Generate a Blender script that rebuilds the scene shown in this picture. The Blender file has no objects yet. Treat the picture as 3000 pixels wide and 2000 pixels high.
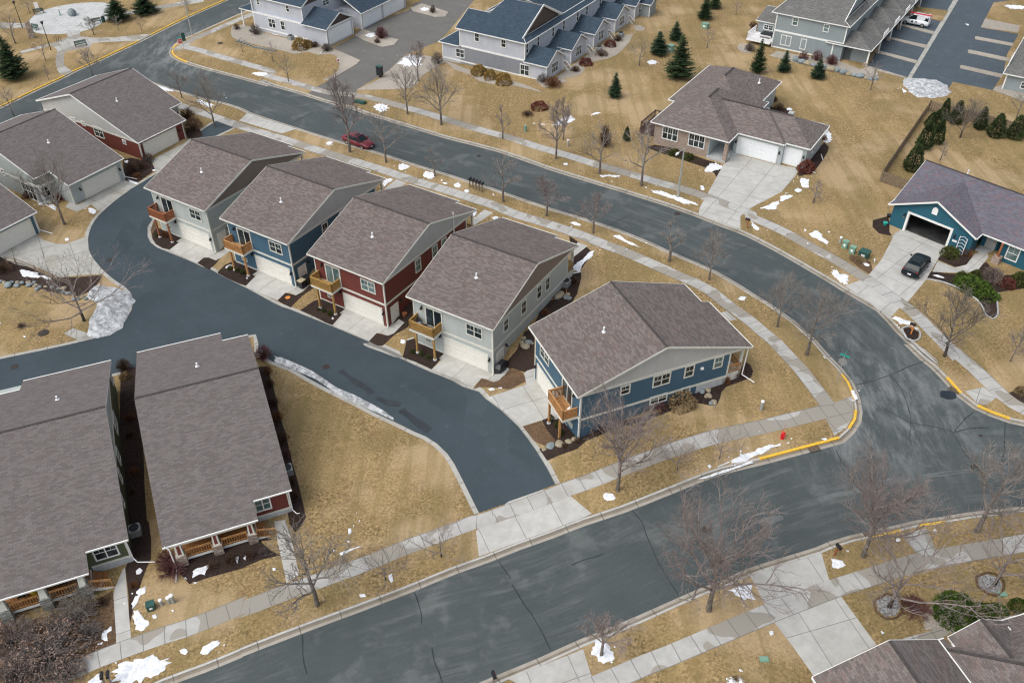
import bpy, bmesh, math, random
import numpy as np
from mathutils import Vector, Matrix
from mathutils.geometry import delaunay_2d_cdt
R = math.radians
C = bpy.context.scene.collection
sc = bpy.context.scene
# ---------------------------------------------------------------- camera, sky, sun, exposure
F_PX, PITCH, CZ = 2574.05, 0.6876, 56.4
cam = bpy.data.objects.new('camera', bpy.data.cameras.new('camera')); C.objects.link(cam)
cam.location = (0, 0, CZ); cam.rotation_euler = (math.pi/2 - PITCH, 0, 0)
cam.data.sensor_width = 36; cam.data.lens = F_PX/3000*36; cam.data.clip_end = 3000; cam.data.clip_start = 0.5
sc.camera = cam
SUN_EL, SUN_AZ = R(56), R(238)          # soft overcast light, high, from the left and behind the camera
w = bpy.data.worlds.new('World'); sc.world = w; w.use_nodes = True
nt = w.node_tree; nt.nodes.clear()
sky = nt.nodes.new('ShaderNodeTexSky'); sky.sky_type = 'NISHITA'; sky.sun_disc = False
sky.sun_elevation = SUN_EL; sky.sun_rotation = SUN_AZ; sky.air_density = 1.0; sky.dust_density = 4.0; sky.ozone_density = 1.0
hs = nt.nodes.new('ShaderNodeHueSaturation'); hs.inputs['Saturation'].default_value = 0.45
bgn = nt.nodes.new('ShaderNodeBackground'); bgn.inputs['Strength'].default_value = 0.15
wo = nt.nodes.new('ShaderNodeOutputWorld')
nt.links.new(sky.outputs[0], hs.inputs['Color']); nt.links.new(hs.outputs[0], bgn.inputs['Color']); nt.links.new(bgn.outputs[0], wo.inputs['Surface'])
sl = bpy.data.lights.new('sun', 'SUN'); sl.energy = .7; sl.angle = R(50); sl.color = (1, 0.975, 0.94)
so = bpy.data.objects.new('sun', sl); C.objects.link(so)
so.rotation_euler = (math.pi/2 - SUN_EL, 0, math.pi - SUN_AZ)
sc.cycles.use_denoising = True; sc.cycles.filter_width = 1.2
sc.view_settings.view_transform = 'Standard'; sc.view_settings.look = 'None'
sc.view_settings.exposure = 0.52; sc.view_settings.gamma = 1
# ---------------------------------------------------------------- where a photo point stands on the terrain
TL = dict(A=(0,0,2.6138), B=(700,0,2.6138), C=(1400,0,2.6138), D=(2200,0,2.6138), E=(0,500,2.6138), F=(700,500,2.6138), G=(1400,600,2.6138),
          H=(2200,500,2.6138), I=(0,1400,2.6138), J=(700,1000,2.6138), K=(1400,1100,2.6138), L=(2200,1000,2.6138), M=(2200,1400,2.6138),
          N=(1500,1400,2.6138), O=(700,1400,2.6138), P=(0,950,2.6138), a=(680,0,4.276), b=(1280,0,3.92), c=(1900,170,4.276), d=(2170,0,4.276),
          e=(2580,450,4.126), g=(2350,1700,3.6185), i=(0,1600,3.92), j=(450,1400,2.8), s=(0,0,1.0))
for k_, o_ in {'1':(420,520),'2':(620,600),'3':(880,720),'4':(1180,840),'5':(1500,1020),'6':(1860,960),'7':(0,400),'8':(200,300)}.items(): TL[k_] = (*o_, 5.2275)
cp, sp = math.cos(PITCH), math.sin(PITCH)
def px(t, x, y):
    o = TL[t]; return o[0]+x/o[2], o[1]+y/o[2]
def ray(t, x, y):
    u, v = px(t, x, y)
    return Vector(((u-1500)/F_PX, cp-(v-1000)/F_PX*sp, -sp-(v-1000)/F_PX*cp))
def un(t, x, y, z=0.0):
    d = ray(t, x, y); k = (z-CZ)/d.z
    return Vector((d.x*k, d.y*k, z))
CTRL = np.array([(-15,65,0),(-3,58,.3),(-26,72,-.1),(-36,82,-.4),(-47,66,-.2),(-60,66,-.2),(-44,76,-.3),(-50,95,.1),(-45,105,.1),(-62,100,.3),(-70,120,.4),(-50,138,.5),
  (-30,128,1.0),(-22,110,1.6),(0,104,2.3),(-10,100,2.2),(10,95,2.6),(20,84,3.1),(31,70,3.1),(31,56,2.9),(45,50,3.1),(46,85,3.0),(56,78,3.0),(40,98,3.0),(30,105,2.9),(22,112,2.8),
  (3.6,55.5,1.75),(1.5,60.5,1.6),(6.0,51.8,2.3),(10.5,54.2,3.3),(12.5,54.6,3.65),(16,56.3,3.9),(20.6,58.2,4.15),(20,63,4.05),(16.5,67,3.9),(13,68,3.5),(10.5,51.3,2.6),(16,52.6,3.1),(22,56,3.6),(-2,42,1.7),(8,44,2.2),(20,48,2.7),(-12,38,1.0),(-17,36,.7),(-30,31,.1),(-45,28,-.1),
  (-28,48,.2),(-20,45,.3),(-15,45,.5),(-10,50,.5),(-5,50,.9),(-12,56,.2),(-40,50,.1),(9,80,2.2),(6,72,1.3),(-3,85,2.0),(-12,92,1.8),(-22,99,1.5),(-6,78,1.0),(-17,86,.8),(-27,92,.6),
  (5,125,2.1),(15,140,2.4),(-10,150,1.6),(-35,150,1.3),(-45,165,1.2),(0,180,2),(30,150,2.4),(45,130,2.5),(60,110,2.9),(70,140,2.5),(60,170,2.4),(-90,170,.8),(-80,130,.4),
  (20,38,2.5),(30,34,2.9),(36,44,3.0),(0,33,1.8),(-20,26,.4),(110,170,2.3),(100,110,3),(-110,100,.3),(60,40,3.2)], float)
def hgt_np(X, Y):
    d2 = (X[:,None]-CTRL[None,:,0])**2+(Y[:,None]-CTRL[None,:,1])**2
    s2 = 2*np.clip(0.09*Y, 4.0, 14.0)**2
    e = -d2/s2[:,None]; e -= e.max(axis=1, keepdims=True)
    wt = np.exp(e)+1e-9
    return (wt*CTRL[None,:,2]).sum(1)/wt.sum(1)
HF = dict(H1=(-34.482,85.808,-.6,-.559), H2=(-23.678,78.378,-.2,-.559), H3=(-12.788,71.035,0,-.563), H4=(-1.815,63.641,.1,-.554), H5=(5.662,52.717,1.8,-1.175))
PADS = [(*HF[k], -9.6, .5, -4.2, .6, 2.6) for k in ('H1','H2','H3','H4')]+[(*HF['H5'], -9.6, -2.5, -4.5, .4, 3.0), (42.49, 86.4, 2.88, -.8029, .9, 9.2, -3, 8, 2.0)]
_hgt0 = hgt_np
def hgt_np(X, Y):
    h = _hgt0(X, Y)
    for (x0, y0, z, a, xa, xb, ya, yb, fall) in PADS:
        c_, s_ = math.cos(a), math.sin(a); lx = (X-x0)*c_+(Y-y0)*s_; ly = -(X-x0)*s_+(Y-y0)*c_
        d = np.hypot(np.maximum(np.maximum(xa-lx, lx-xb), 0), np.maximum(np.maximum(ya-ly, ly-yb), 0)); w_ = np.clip(1-d/fall, 0, 1); w_ = w_*w_*(3-2*w_)
        h = h*(1-w_)+(z-.03)*w_
    return h
def hgt(x, y): return float(hgt_np(np.array([x]), np.array([y]))[0])
def W(t, x, y, dz=0.0):
    z = 1.0
    for _ in range(7):
        p = un(t, x, y, z+dz); z = hgt(p.x, p.y)
    return Vector((p.x, p.y, z+dz))
def ptl(*a):                                    # 'A',x,y,x,y,'B',x,y ... -> world points on the ground
    out = []; i = 0; t = None
    while i < len(a):
        if isinstance(a[i], str): t = a[i]; i += 1
        else: out.append(W(t, a[i], a[i+1])); i += 2
    return out
def top_z(P, t, x, y):                          # height of the point above P that shows at this photo height
    u, v = px(t, x, y); s_ = (1000-v)/F_PX
    return CZ + P.y*(s_*cp-sp)/(cp+s_*sp)
# ---------------------------------------------------------------- materials
MATS = {}
def node(n, t, **kw):
    x = n.nodes.new(t)
    for k, v in kw.items():
        if k.startswith('i_'): x.inputs[k[2:].replace('_', ' ')].default_value = v
        else: setattr(x, k, v)
    return x
class NM:
    def __init__(s, name, rough=0.8, spec=0.3, metal=0.0):
        s.m = bpy.data.materials.new(name); s.m.use_nodes = True; s.n = s.m.node_tree; MATS[name] = s.m
        s.b = s.n.nodes['Principled BSDF']; s.b.inputs['Roughness'].default_value = rough; s.b.inputs['Metallic'].default_value = metal
        s.b.inputs['Specular IOR Level'].default_value = spec
        s.geo = s.n.nodes.new('ShaderNodeNewGeometry'); s.tc = s.n.nodes.new('ShaderNodeTexCoord')
        s.uv = s.n.nodes.new('ShaderNodeUVMap')
    def l(s, a, b): s.n.links.new(a, b)
    def vec(s, src='pos', scale=(1,1,1), rot=0, off=(0,0,0)):
        mp = node(s.n, 'ShaderNodeMapping'); mp.inputs['Scale'].default_value = scale; mp.inputs['Rotation'].default_value = (0,0,rot); mp.inputs['Location'].default_value = off
        s.l({'pos': s.geo.outputs['Position'], 'uv': s.uv.outputs['UV'], 'obj': s.tc.outputs['Object']}[src], mp.inputs['Vector']); return mp.outputs[0]
    def noise(s, scale, detail=2.0, v=None, rough=0.55, dist=0.0):
        x = node(s.n, 'ShaderNodeTexNoise'); x.inputs['Scale'].default_value = scale; x.inputs['Detail'].default_value = detail
        x.inputs['Roughness'].default_value = rough; x.inputs['Distortion'].default_value = dist
        s.l(v if v is not None else s.geo.outputs['Position'], x.inputs['Vector']); return x.outputs['Fac']
    def ramp(s, fac, a, b, ca=0.0, cb=1.0):
        x = node(s.n, 'ShaderNodeMapRange'); x.interpolation_type = 'SMOOTHSTEP'
        x.inputs['From Min'].default_value = a; x.inputs['From Max'].default_value = b; x.inputs['To Min'].default_value = ca; x.inputs['To Max'].default_value = cb
        s.l(fac, x.inputs['Value']); return x.outputs['Result']
    def mix(s, fac, a, b, mode='MIX'):
        x = node(s.n, 'ShaderNodeMix'); x.data_type = 'RGBA'; x.blend_type = mode
        for val, k in ((fac, 0), (a, 6), (b, 7)):
            if isinstance(val, (int, float)): x.inputs[k].default_value = val
            elif isinstance(val, tuple): x.inputs[k].default_value = (*val[:3], 1)
            else: s.l(val, x.inputs[k])
        return x.outputs[2]
    def math(s, op, a, b=0.0):
        x = node(s.n, 'ShaderNodeMath'); x.operation = op
        for k, val in ((0, a), (1, b)):
            if isinstance(val, (int, float)): x.inputs[k].default_value = val
            else: s.l(val, x.inputs[k])
        return x.outputs[0]
    def sep(s, v):
        x = node(s.n, 'ShaderNodeSeparateXYZ'); s.l(v, x.inputs[0]); return x.outputs
    def col(s, c):
        if isinstance(c, tuple): s.b.inputs['Base Color'].default_value = (*c[:3], 1)
        else: s.l(c, s.b.inputs['Base Color'])
    def bump(s, h, st=0.3, d=0.03):
        x = node(s.n, 'ShaderNodeBump'); x.inputs['Strength'].default_value = st; x.inputs['Distance'].default_value = d
        s.l(h, x.inputs['Height']); s.l(x.outputs[0], s.b.inputs['Normal'])
def sc3(c, k): return tuple(v*k for v in c)
def plain(name, c, rough=0.6, var=0.12, scale=3.0, metal=0.0, spec=0.4):
    m = NM(name, rough, spec, metal); n = m.noise(scale, 4)
    m.col(m.mix(m.ramp(n, .3, .7), sc3(c, 1-var), sc3(c, 1+var))); return m.m
def siding(name, c):
    m = NM(name, .62, .3); z = m.sep(m.vec('obj'))[2]
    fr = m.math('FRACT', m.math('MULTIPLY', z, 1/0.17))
    n = m.noise(1.2, 4, m.vec('obj', (1, 1, .35))); k = m.noise(40, 2, m.vec('obj', (.3, .3, 4)))
    base = m.mix(m.ramp(n, .3, .7), sc3(c, .9), sc3(c, 1.08)); base = m.mix(m.ramp(k, .3, .7), base, sc3(c, 1.04), 'MIX')
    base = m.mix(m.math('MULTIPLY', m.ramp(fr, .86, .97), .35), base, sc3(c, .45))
    m.col(base); m.bump(fr, .5, .02); return m.m
def shingle(name, c1, c2, c3, big=0.0):
    m = NM(name, .93, .12); v = m.vec('uv')
    def brick(w_, h_, off):
        b = node(m.n, 'ShaderNodeTexBrick'); b.offset = .37; b.offset_frequency = 2; b.inputs['Scale'].default_value = 1
        b.inputs['Brick Width'].default_value = w_; b.inputs['Row Height'].default_value = h_; b.inputs['Mortar Size'].default_value = .010
        b.inputs['Color1'].default_value = (0,0,0,1); b.inputs['Color2'].default_value = (1,1,1,1); b.inputs['Mortar'].default_value = (.4,.4,.4,1); b.inputs['Bias'].default_value = 0
        m.l(m.vec('uv', (1,1,1), 0, (off, off*.7, 0)), b.inputs['Vector']); return b
    b1 = brick(.42, .17, 0); b2 = brick(.55, .17, 3.4); n1 = m.noise(.5, 3, v, .6); n2 = m.noise(12, 3, v, .7)
    col = m.mix(m.math('ADD', m.math('MULTIPLY', m.ramp(b1.outputs['Color'], .1, .9), .62), m.math('MULTIPLY', m.ramp(n2, .3, .7), .38)), c1, c2)
    col = m.mix(m.math('MULTIPLY', m.ramp(b2.outputs['Color'], .62, .95), .42), col, c3)
    col = m.mix(m.math('MULTIPLY', m.ramp(n2, .35, .7), .3), col, sc3(c2, 1.15))
    col = m.mix(m.math('MULTIPLY', m.ramp(n1, .35, .7), .22), col, sc3(c1, .95))
    col = m.mix(m.math('MULTIPLY', b1.outputs['Fac'], .4), col, sc3(c1, .6))
    m.col(col); m.bump(m.math('SUBTRACT', n2, b1.outputs['Fac']), .4, .015); return m.m
def ground(name, cA, cB, cC, fine=9.0, bump=.5, rough=.95, big=.12):
    m = NM(name, rough, .15)
    n1 = m.noise(fine, 5, None, .75); n2 = m.noise(.9, 4, None, .6); n3 = m.noise(big, 3, None, .5, .4); n4 = m.noise(fine*.45, 3)
    c = m.mix(m.ramp(n1, .34, .66), cA, cB)
    c = m.mix(m.math('MULTIPLY', m.ramp(n2, .45, .7), .55), c, cC)
    c = m.mix(m.math('MULTIPLY', m.ramp(n3, .48, .62), .35), c, cB)
    c = m.mix(m.math('MULTIPLY', m.ramp(n4, .55, .7), .3), c, sc3(cA, .7))
    m.col(c); m.bump(n1, bump, .06); return m, c
m, c = ground('lawn', (.115,.080,.036), (.405,.292,.145), (.225,.155,.072), 5.0)
n = m.noise(.16, 4, m.vec('pos', (1,1,1), 0, (9,4,0))); c = m.mix(m.math('MULTIPLY', m.ramp(n, .50, .62), .30), c, (.17,.14,.06))
n = m.noise(.11, 3, m.vec('pos', (1,1,1), 0, (31,14,0))); c = m.mix(m.math('MULTIPLY', m.ramp(n, .50, .64), .55), c, (.44,.33,.20))
st = m.noise(.55, 2, m.vec('pos', (1.6,.10,1), R(33))); c = m.mix(m.math('MULTIPLY', m.ramp(st, .46, .6), .38), c, (.18,.14,.055))
n = m.noise(.5, 5, m.vec('pos', (1,1,1), 0, (3,44,0)), .7); c = m.mix(m.math('MULTIPLY', m.ramp(n, .56, .70), .45), c, (.20,.125,.06))
m.col(c)
ground('mulch', (.014,.010,.009), (.060,.040,.032), (.026,.018,.016), 8.0, .8)
ground('leaf_mulch', (.05,.033,.02), (.19,.12,.07), (.09,.06,.04), 8.0, .8)
ground('gravel', (.20,.18,.15), (.46,.42,.36), (.30,.26,.22), 9.0, .8)
ground('dark_gravel', (.07,.07,.07), (.42,.42,.41), (.20,.20,.20), 7.0, .8)
def conc(name, c, joint=1.5, jw=.035, wet=.0, uvj=True, stain=.3):
    m = NM(name, .85, .25); n1 = m.noise(1.1, 5, None, .65); n2 = m.noise(14, 3, None, .7); n3 = m.noise(.35, 3, None, .5, .6)
    k = m.mix(m.ramp(n1, .3, .7), sc3(c, .86), sc3(c, 1.08)); k = m.mix(m.math('MULTIPLY', m.ramp(n2, .3, .75), .35), k, sc3(c, .82))
    k = m.mix(m.math('MULTIPLY', m.ramp(n3, .52, .66), stain), k, (c[0]*.66, c[1]*.62, c[2]*.54))
    if wet: k = m.mix(m.ramp(m.noise(.22, 2, m.vec('pos', (1,1,1), 0, (50,20,0))), .515, .525), k, (c[0]*.66, c[1]*.62, c[2]*.56))
    if uvj:
        s_ = m.sep(m.vec('uv')); 
        fl = m.n.nodes.new('ShaderNodeTexWhiteNoise'); fl.noise_dimensions = '2D'
        cb = m.n.nodes.new('ShaderNodeCombineXYZ'); m.l(m.math('FLOOR', m.math('DIVIDE', s_[0], joint)), cb.inputs[0]); m.l(m.math('FLOOR', m.math('DIVIDE', s_[1], joint)), cb.inputs[1]); m.l(cb.outputs[0], fl.inputs['Vector'])
        k = m.mix(m.math('MULTIPLY', fl.outputs['Value'], .16), k, sc3(c, .6))
        for ax in (0, 1):
            f_ = m.math('FRACT', m.math('DIVIDE', s_[ax], joint)); t_ = m.math('LESS_THAN', f_, jw*1.6/joint)
            k = m.mix(m.math('MULTIPLY', t_, .7), k, sc3(c, .28))
    m.col(k); m.bump(n2, .15, .01); return m.m
conc('sidewalk', (.43,.425,.40), 1.5, .04, wet=1); conc('driveway', (.46,.455,.425), 3.05, .035); conc('driveway_old', (.40,.395,.36), 3.0, .04, stain=.5)
conc('kerb', (.46,.45,.415), 3.0, .05); conc('gutter', (.36,.33,.28), 3.0, .05, stain=.6); conc('ribbon', (.40,.395,.36), 3.0, .05); conc('plaza', (.50,.51,.50), .8, .02)
conc('gutter_dirt', (.235,.205,.16), 3.0, .05, stain=.7)
plain('yellow_paint', (.70,.43,.045), .6, .12, 4)
def asph(name, c, light, amt, streak=True, salt=None):
    m = NM(name, .82, .25); n1 = m.noise(24, 3, None, .8); n2 = m.noise(.35, 4, None, .6); v = m.vec('uv', (.10, 1.3, 1))
    k = m.mix(m.ramp(n1, .25, .75), sc3(c, .70), sc3(c, 1.32)); k = m.mix(m.math('MULTIPLY', m.ramp(n2, .4, .65), .3), k, sc3(c, 1.35))
    if streak:
        s1 = m.noise(1.0, 7, v, .72); s2 = m.noise(.16, 3, None, .5, .3); s3 = m.noise(3.2, 6, m.vec('uv', (.14, 1.5, 1), 0, (5, 9, 0)), .75)
        f_ = m.math('MULTIPLY', m.ramp(s1, .46, .68), m.ramp(s2, .40, .62)); k = m.mix(m.math('MULTIPLY', f_, amt), k, light)
        k = m.mix(m.math('MULTIPLY', m.ramp(s3, .5, .75), amt*.55), k, light)
    else:
        s1 = m.noise(1.4, 6, None, .75, .8); k = m.mix(m.math('MULTIPLY', m.ramp(s1, .58, .72), amt), k, light)
    if salt:
        ds = node(m.n, 'ShaderNodeVectorMath'); ds.operation = 'DISTANCE'; ds.inputs[1].default_value = (salt[0], salt[1], 3); m.l(m.geo.outputs['Position'], ds.inputs[0])
        z1 = m.noise(.45, 8, m.vec('pos', (1.5,.5,1), R(28)), .74, .15); z2 = m.noise(4, 7, m.vec('pos', (1.5,.3,1), R(28)), .8)
        f_ = m.math('MULTIPLY', m.ramp(ds.outputs['Value'], 15, 4), m.math('ADD', m.ramp(z1, .44, .66), m.math('MULTIPLY', m.ramp(z2, .45, .7), .4))); k = m.mix(m.math('MULTIPLY', f_, .55), k, (.24,.25,.245))
        ds = node(m.n, 'ShaderNodeVectorMath'); ds.operation = 'DISTANCE'; ds.inputs[1].default_value = (-52, 145, 1); m.l(m.geo.outputs['Position'], ds.inputs[0])
        f_ = m.math('MULTIPLY', m.ramp(ds.outputs['Value'], 16, 5), m.ramp(z1, .44, .62)); k = m.mix(m.math('MULTIPLY', f_, .6), k, (.23,.24,.235))
        z3 = m.noise(.30, 5, m.vec('pos', (1,1,1), 0, (6,2,0)), .6); k = m.mix(m.math('MULTIPLY', m.ramp(z3, .54, .66), .25), k, (.20,.21,.205))
    m.col(k); m.bump(n1, .25, .01); return m.m
asph('road', (.058,.070,.071), (.19,.20,.195), .38, True, (31,57)); asph('alley', (.042,.058,.068), (.125,.14,.145), .32, False)
asph('court', (.125,.122,.112), (.27,.26,.225), .8, False); asph('parking', (.062,.080,.095), (.17,.19,.20), .8, False)
asph('crack_fill', (.030,.037,.040), (.03,.03,.03), 0, False); asph('pale_asphalt', (.11,.12,.122), (.26,.27,.265), .6, False); plain('damp_asphalt', (.028,.035,.041), .6, .2, .8); plain('wet_asphalt', (.018,.026,.034), .35, .2, .8)
shingle('roof_brown', (.088,.074,.068), (.200,.176,.165), (.185,.118,.100)); shingle('roof_mauve', (.104,.091,.087), (.180,.162,.156), (.160,.130,.120))
shingle('roof_navy', (.028,.045,.065), (.060,.085,.112), (.035,.055,.075)); shingle('roof_grey', (.085,.085,.082), (.19,.19,.18), (.12,.12,.11))
shingle('roof_plum', (.090,.088,.105), (.150,.148,.175), (.23,.10,.095)); shingle('roof_taupe', (.090,.078,.072), (.205,.180,.168), (.200,.125,.110))
plain('ridge_cap', (.060,.052,.050), .95, .2, 5)
siding('blue_siding', (.058,.120,.175)); siding('red_siding', (.150,.040,.032)); siding('sage_siding', (.42,.455,.435)); siding('green_siding', (.085,.105,.060))
siding('pale_siding', (.45,.475,.52)); siding('slate_siding', (.25,.29,.30)); siding('grey_siding', (.38,.42,.42)); siding('teal_siding', (.022,.105,.150))
siding('gable_grey', (.47,.47,.45)); siding('gable_tan', (.25,.20,.165)); siding('gable_dark', (.09,.07,.06)); siding('gable_pale', (.38,.42,.40))
plain('trim_white', (.74,.75,.72), .45, .05, 4); plain('trim_cream', (.62,.62,.55), .5, .06, 4); plain('door_cream', (.72,.705,.64), .5, .03, 3); plain('door_white', (.76,.79,.80), .5, .03, 3)
plain('foundation', (.42,.44,.45), .9, .12, 3); plain('black_metal', (.012,.012,.014), .4, .1); plain('dark_plastic', (.02,.022,.026), .45, .2); plain('grey_metal', (.30,.31,.32), .4, .1, 5, .6)
plain('galvanised', (.38,.40,.38), .5, .1, 5, .3); plain('green_box', (.17,.31,.23), .5, .08, 4); plain('dark_green', (.02,.075,.06), .5, .1); plain('white_paint', (.80,.80,.80), .4, .04)
plain('red_paint', (.62,.02,.025), .4, .1); plain('sign_green', (.02,.33,.26), .4, .1); plain('sign_back', (.32,.34,.35), .4, .08, 5, .5); plain('orange_wood', (.62,.23,.05), .6, .1)
plain('deck_wood', (.30,.135,.045), .7, .25, 6); plain('cedar', (.42,.215,.080), .7, .25, 5); plain('redwood', (.29,.105,.045), .7, .2, 5); plain('olive_wood', (.36,.215,.065), .7, .2, 5); plain('old_wood', (.19,.145,.10), .85, .25, 6)
plain('dark_deck', (.075,.045,.04), .8, .25, 6); plain('car_red', (.15,.018,.026), .3, .08, 2, 0, .4); plain('car_black', (.006,.013,.017), .3, .1, 2, 0, .3); plain('car_white', (.70,.72,.74), .3, .03, 2)
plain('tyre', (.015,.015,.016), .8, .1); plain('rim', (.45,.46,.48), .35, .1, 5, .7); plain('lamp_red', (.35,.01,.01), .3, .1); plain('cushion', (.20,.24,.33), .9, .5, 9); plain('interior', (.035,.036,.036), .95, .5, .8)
plain('concrete_wall', (.40,.42,.42), .85, .15, 3); plain('brown_roofing', (.05,.035,.03), .9, .2); plain('tan_cloth', (.42,.36,.24), .8, .1); plain('yellow_cloth', (.6,.42,.02), .8, .1); plain('iron', (.035,.028,.022), .8, .3, 8)
m = NM('snow', .6, .3); n = m.noise(3, 5, None, .7); m.col(m.mix(m.ramp(n, .35, .62), (.56,.59,.62), (.80,.81,.83))); m.bump(n, .6, .08)
m = NM('dirty_snow', .8, .2); n = m.noise(1.8, 9, None, .8, .5); n2 = m.noise(11, 4, None, .8); k = m.mix(m.ramp(n, .38, .62), (.22,.235,.24), (.66,.68,.69)); k = m.mix(m.math('MULTIPLY', m.ramp(n2, .5, .7), .5), k, (.13,.13,.12)); m.col(k); m.bump(n2, .8, .08)
m = NM('glass', .15, .4); n = m.noise(.7, 2, m.vec('obj')); m.col(m.mix(m.ramp(n, .4, .6), (.012,.018,.022), (.045,.06,.065)))
m = NM('blind_glass', .2, .6); n = m.noise(.9, 2, m.vec('obj')); m.col(m.mix(m.ramp(n, .4, .6), (.07,.12,.12), (.16,.22,.22)))
m = NM('car_glass', .22, .25); m.col((.012,.02,.022))
m = NM('brick', .85, .2); b = node(m.n, 'ShaderNodeTexBrick'); v = m.sep(m.vec('obj')); cb = m.n.nodes.new('ShaderNodeCombineXYZ'); m.l(m.math('ADD', v[0], v[1]), cb.inputs[0]); m.l(v[2], cb.inputs[1]); m.l(cb.outputs[0], b.inputs['Vector'])
b.inputs['Scale'].default_value = 1; b.inputs['Brick Width'].default_value = .3; b.inputs['Row Height'].default_value = .12; b.inputs['Mortar Size'].default_value = .014
b.inputs['Color1'].default_value = (.22,.145,.105,1); b.inputs['Color2'].default_value = (.36,.27,.21,1); b.inputs['Mortar'].default_value = (.40,.37,.33,1); m.col(b.outputs['Color']); m.bump(b.outputs['Fac'], .4, .01)
def stone(name, a, b_, sx=1.2, sz=5.0):
    m = NM(name, .9, .2); v = node(m.n, 'ShaderNodeTexVoronoi'); v.inputs['Scale'].default_value = 2.0; m.l(m.vec('obj', (sx, sx, sz)), v.inputs['Vector'])
    s_ = m.sep(v.outputs['Color']); n = m.noise(6, 4, m.vec('obj')); k = m.mix(s_[0], a, b_); k = m.mix(m.math('MULTIPLY', m.ramp(n, .4, .7), .4), k, sc3(a, .6))
    k = m.mix(m.math('MULTIPLY', m.ramp(v.outputs['Distance'], .5, .8), .5), k, sc3(a, .35)); m.col(k); m.bump(v.outputs['Distance'], .6, .05)
stone('stone_grey', (.17,.19,.18), (.42,.43,.38)); stone('stone_tan', (.24,.18,.14), (.52,.45,.38))
for nm_, a, b_ in (('rock_tan', (.20,.17,.12), (.40,.35,.25)), ('rock_grey', (.13,.16,.17), (.30,.34,.35))):
    m = NM(nm_, .9, .2); n = m.noise(2.5, 6, m.vec('obj'), .7); m.col(m.mix(m.ramp(n, .3, .7), a, b_)); m.bump(n, .6, .08)
def vegm(name, a, b_, s_=3.0, rough=.85):
    m = NM(name, rough, .15); n = m.noise(s_, 3, m.vec('obj')); oi = m.n.nodes.new('ShaderNodeObjectInfo')
    k = m.mix(m.ramp(n, .35, .65), a, b_); k = m.mix(m.math('MULTIPLY', oi.outputs['Random'], .35), k, sc3(a, .8)); m.col(k)
vegm('bark', (.11,.095,.08), (.21,.185,.16), 4); vegm('twig_grey', (.175,.155,.135), (.28,.25,.225), 2); vegm('twig_red', (.175,.143,.13), (.30,.255,.235), 2); vegm('bark_dark', (.04,.03,.025), (.09,.075,.06), 4)
vegm('shrub_brown', (.060,.036,.024), (.13,.080,.055)); vegm('shrub_red', (.095,.038,.038), (.18,.085,.08)); vegm('shrub_tan', (.16,.11,.055), (.34,.25,.14)); vegm('shrub_gold', (.20,.125,.035), (.36,.25,.09)); vegm('shrub_grey', (.09,.075,.07), (.19,.165,.15)); vegm('shrub_russet', (.11,.045,.02), (.22,.105,.05)); vegm('shrub_pale', (.21,.135,.10), (.44,.32,.25)); vegm('leaf_red', (.10,.03,.025), (.19,.07,.05))
vegm('spruce', (.022,.042,.018), (.065,.100,.042), 2.5); vegm('spruce_blue', (.024,.048,.026), (.070,.115,.060), 2.5); vegm('arbor', (.024,.042,.014), (.075,.105,.038), 2.5); vegm('boxwood', (.03,.045,.010), (.11,.12,.035), 3); vegm('juniper', (.020,.045,.006), (.095,.145,.022), 2.5)
m = NM('stop_red', .4, .4); m.col((.55,.02,.03))
m = NM('warm_lamp', .5, .3); m.col((.8,.5,.2)); m.b.inputs['Emission Color'].default_value = (1,.55,.18,1); m.b.inputs['Emission Strength'].default_value = 3.0
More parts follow.
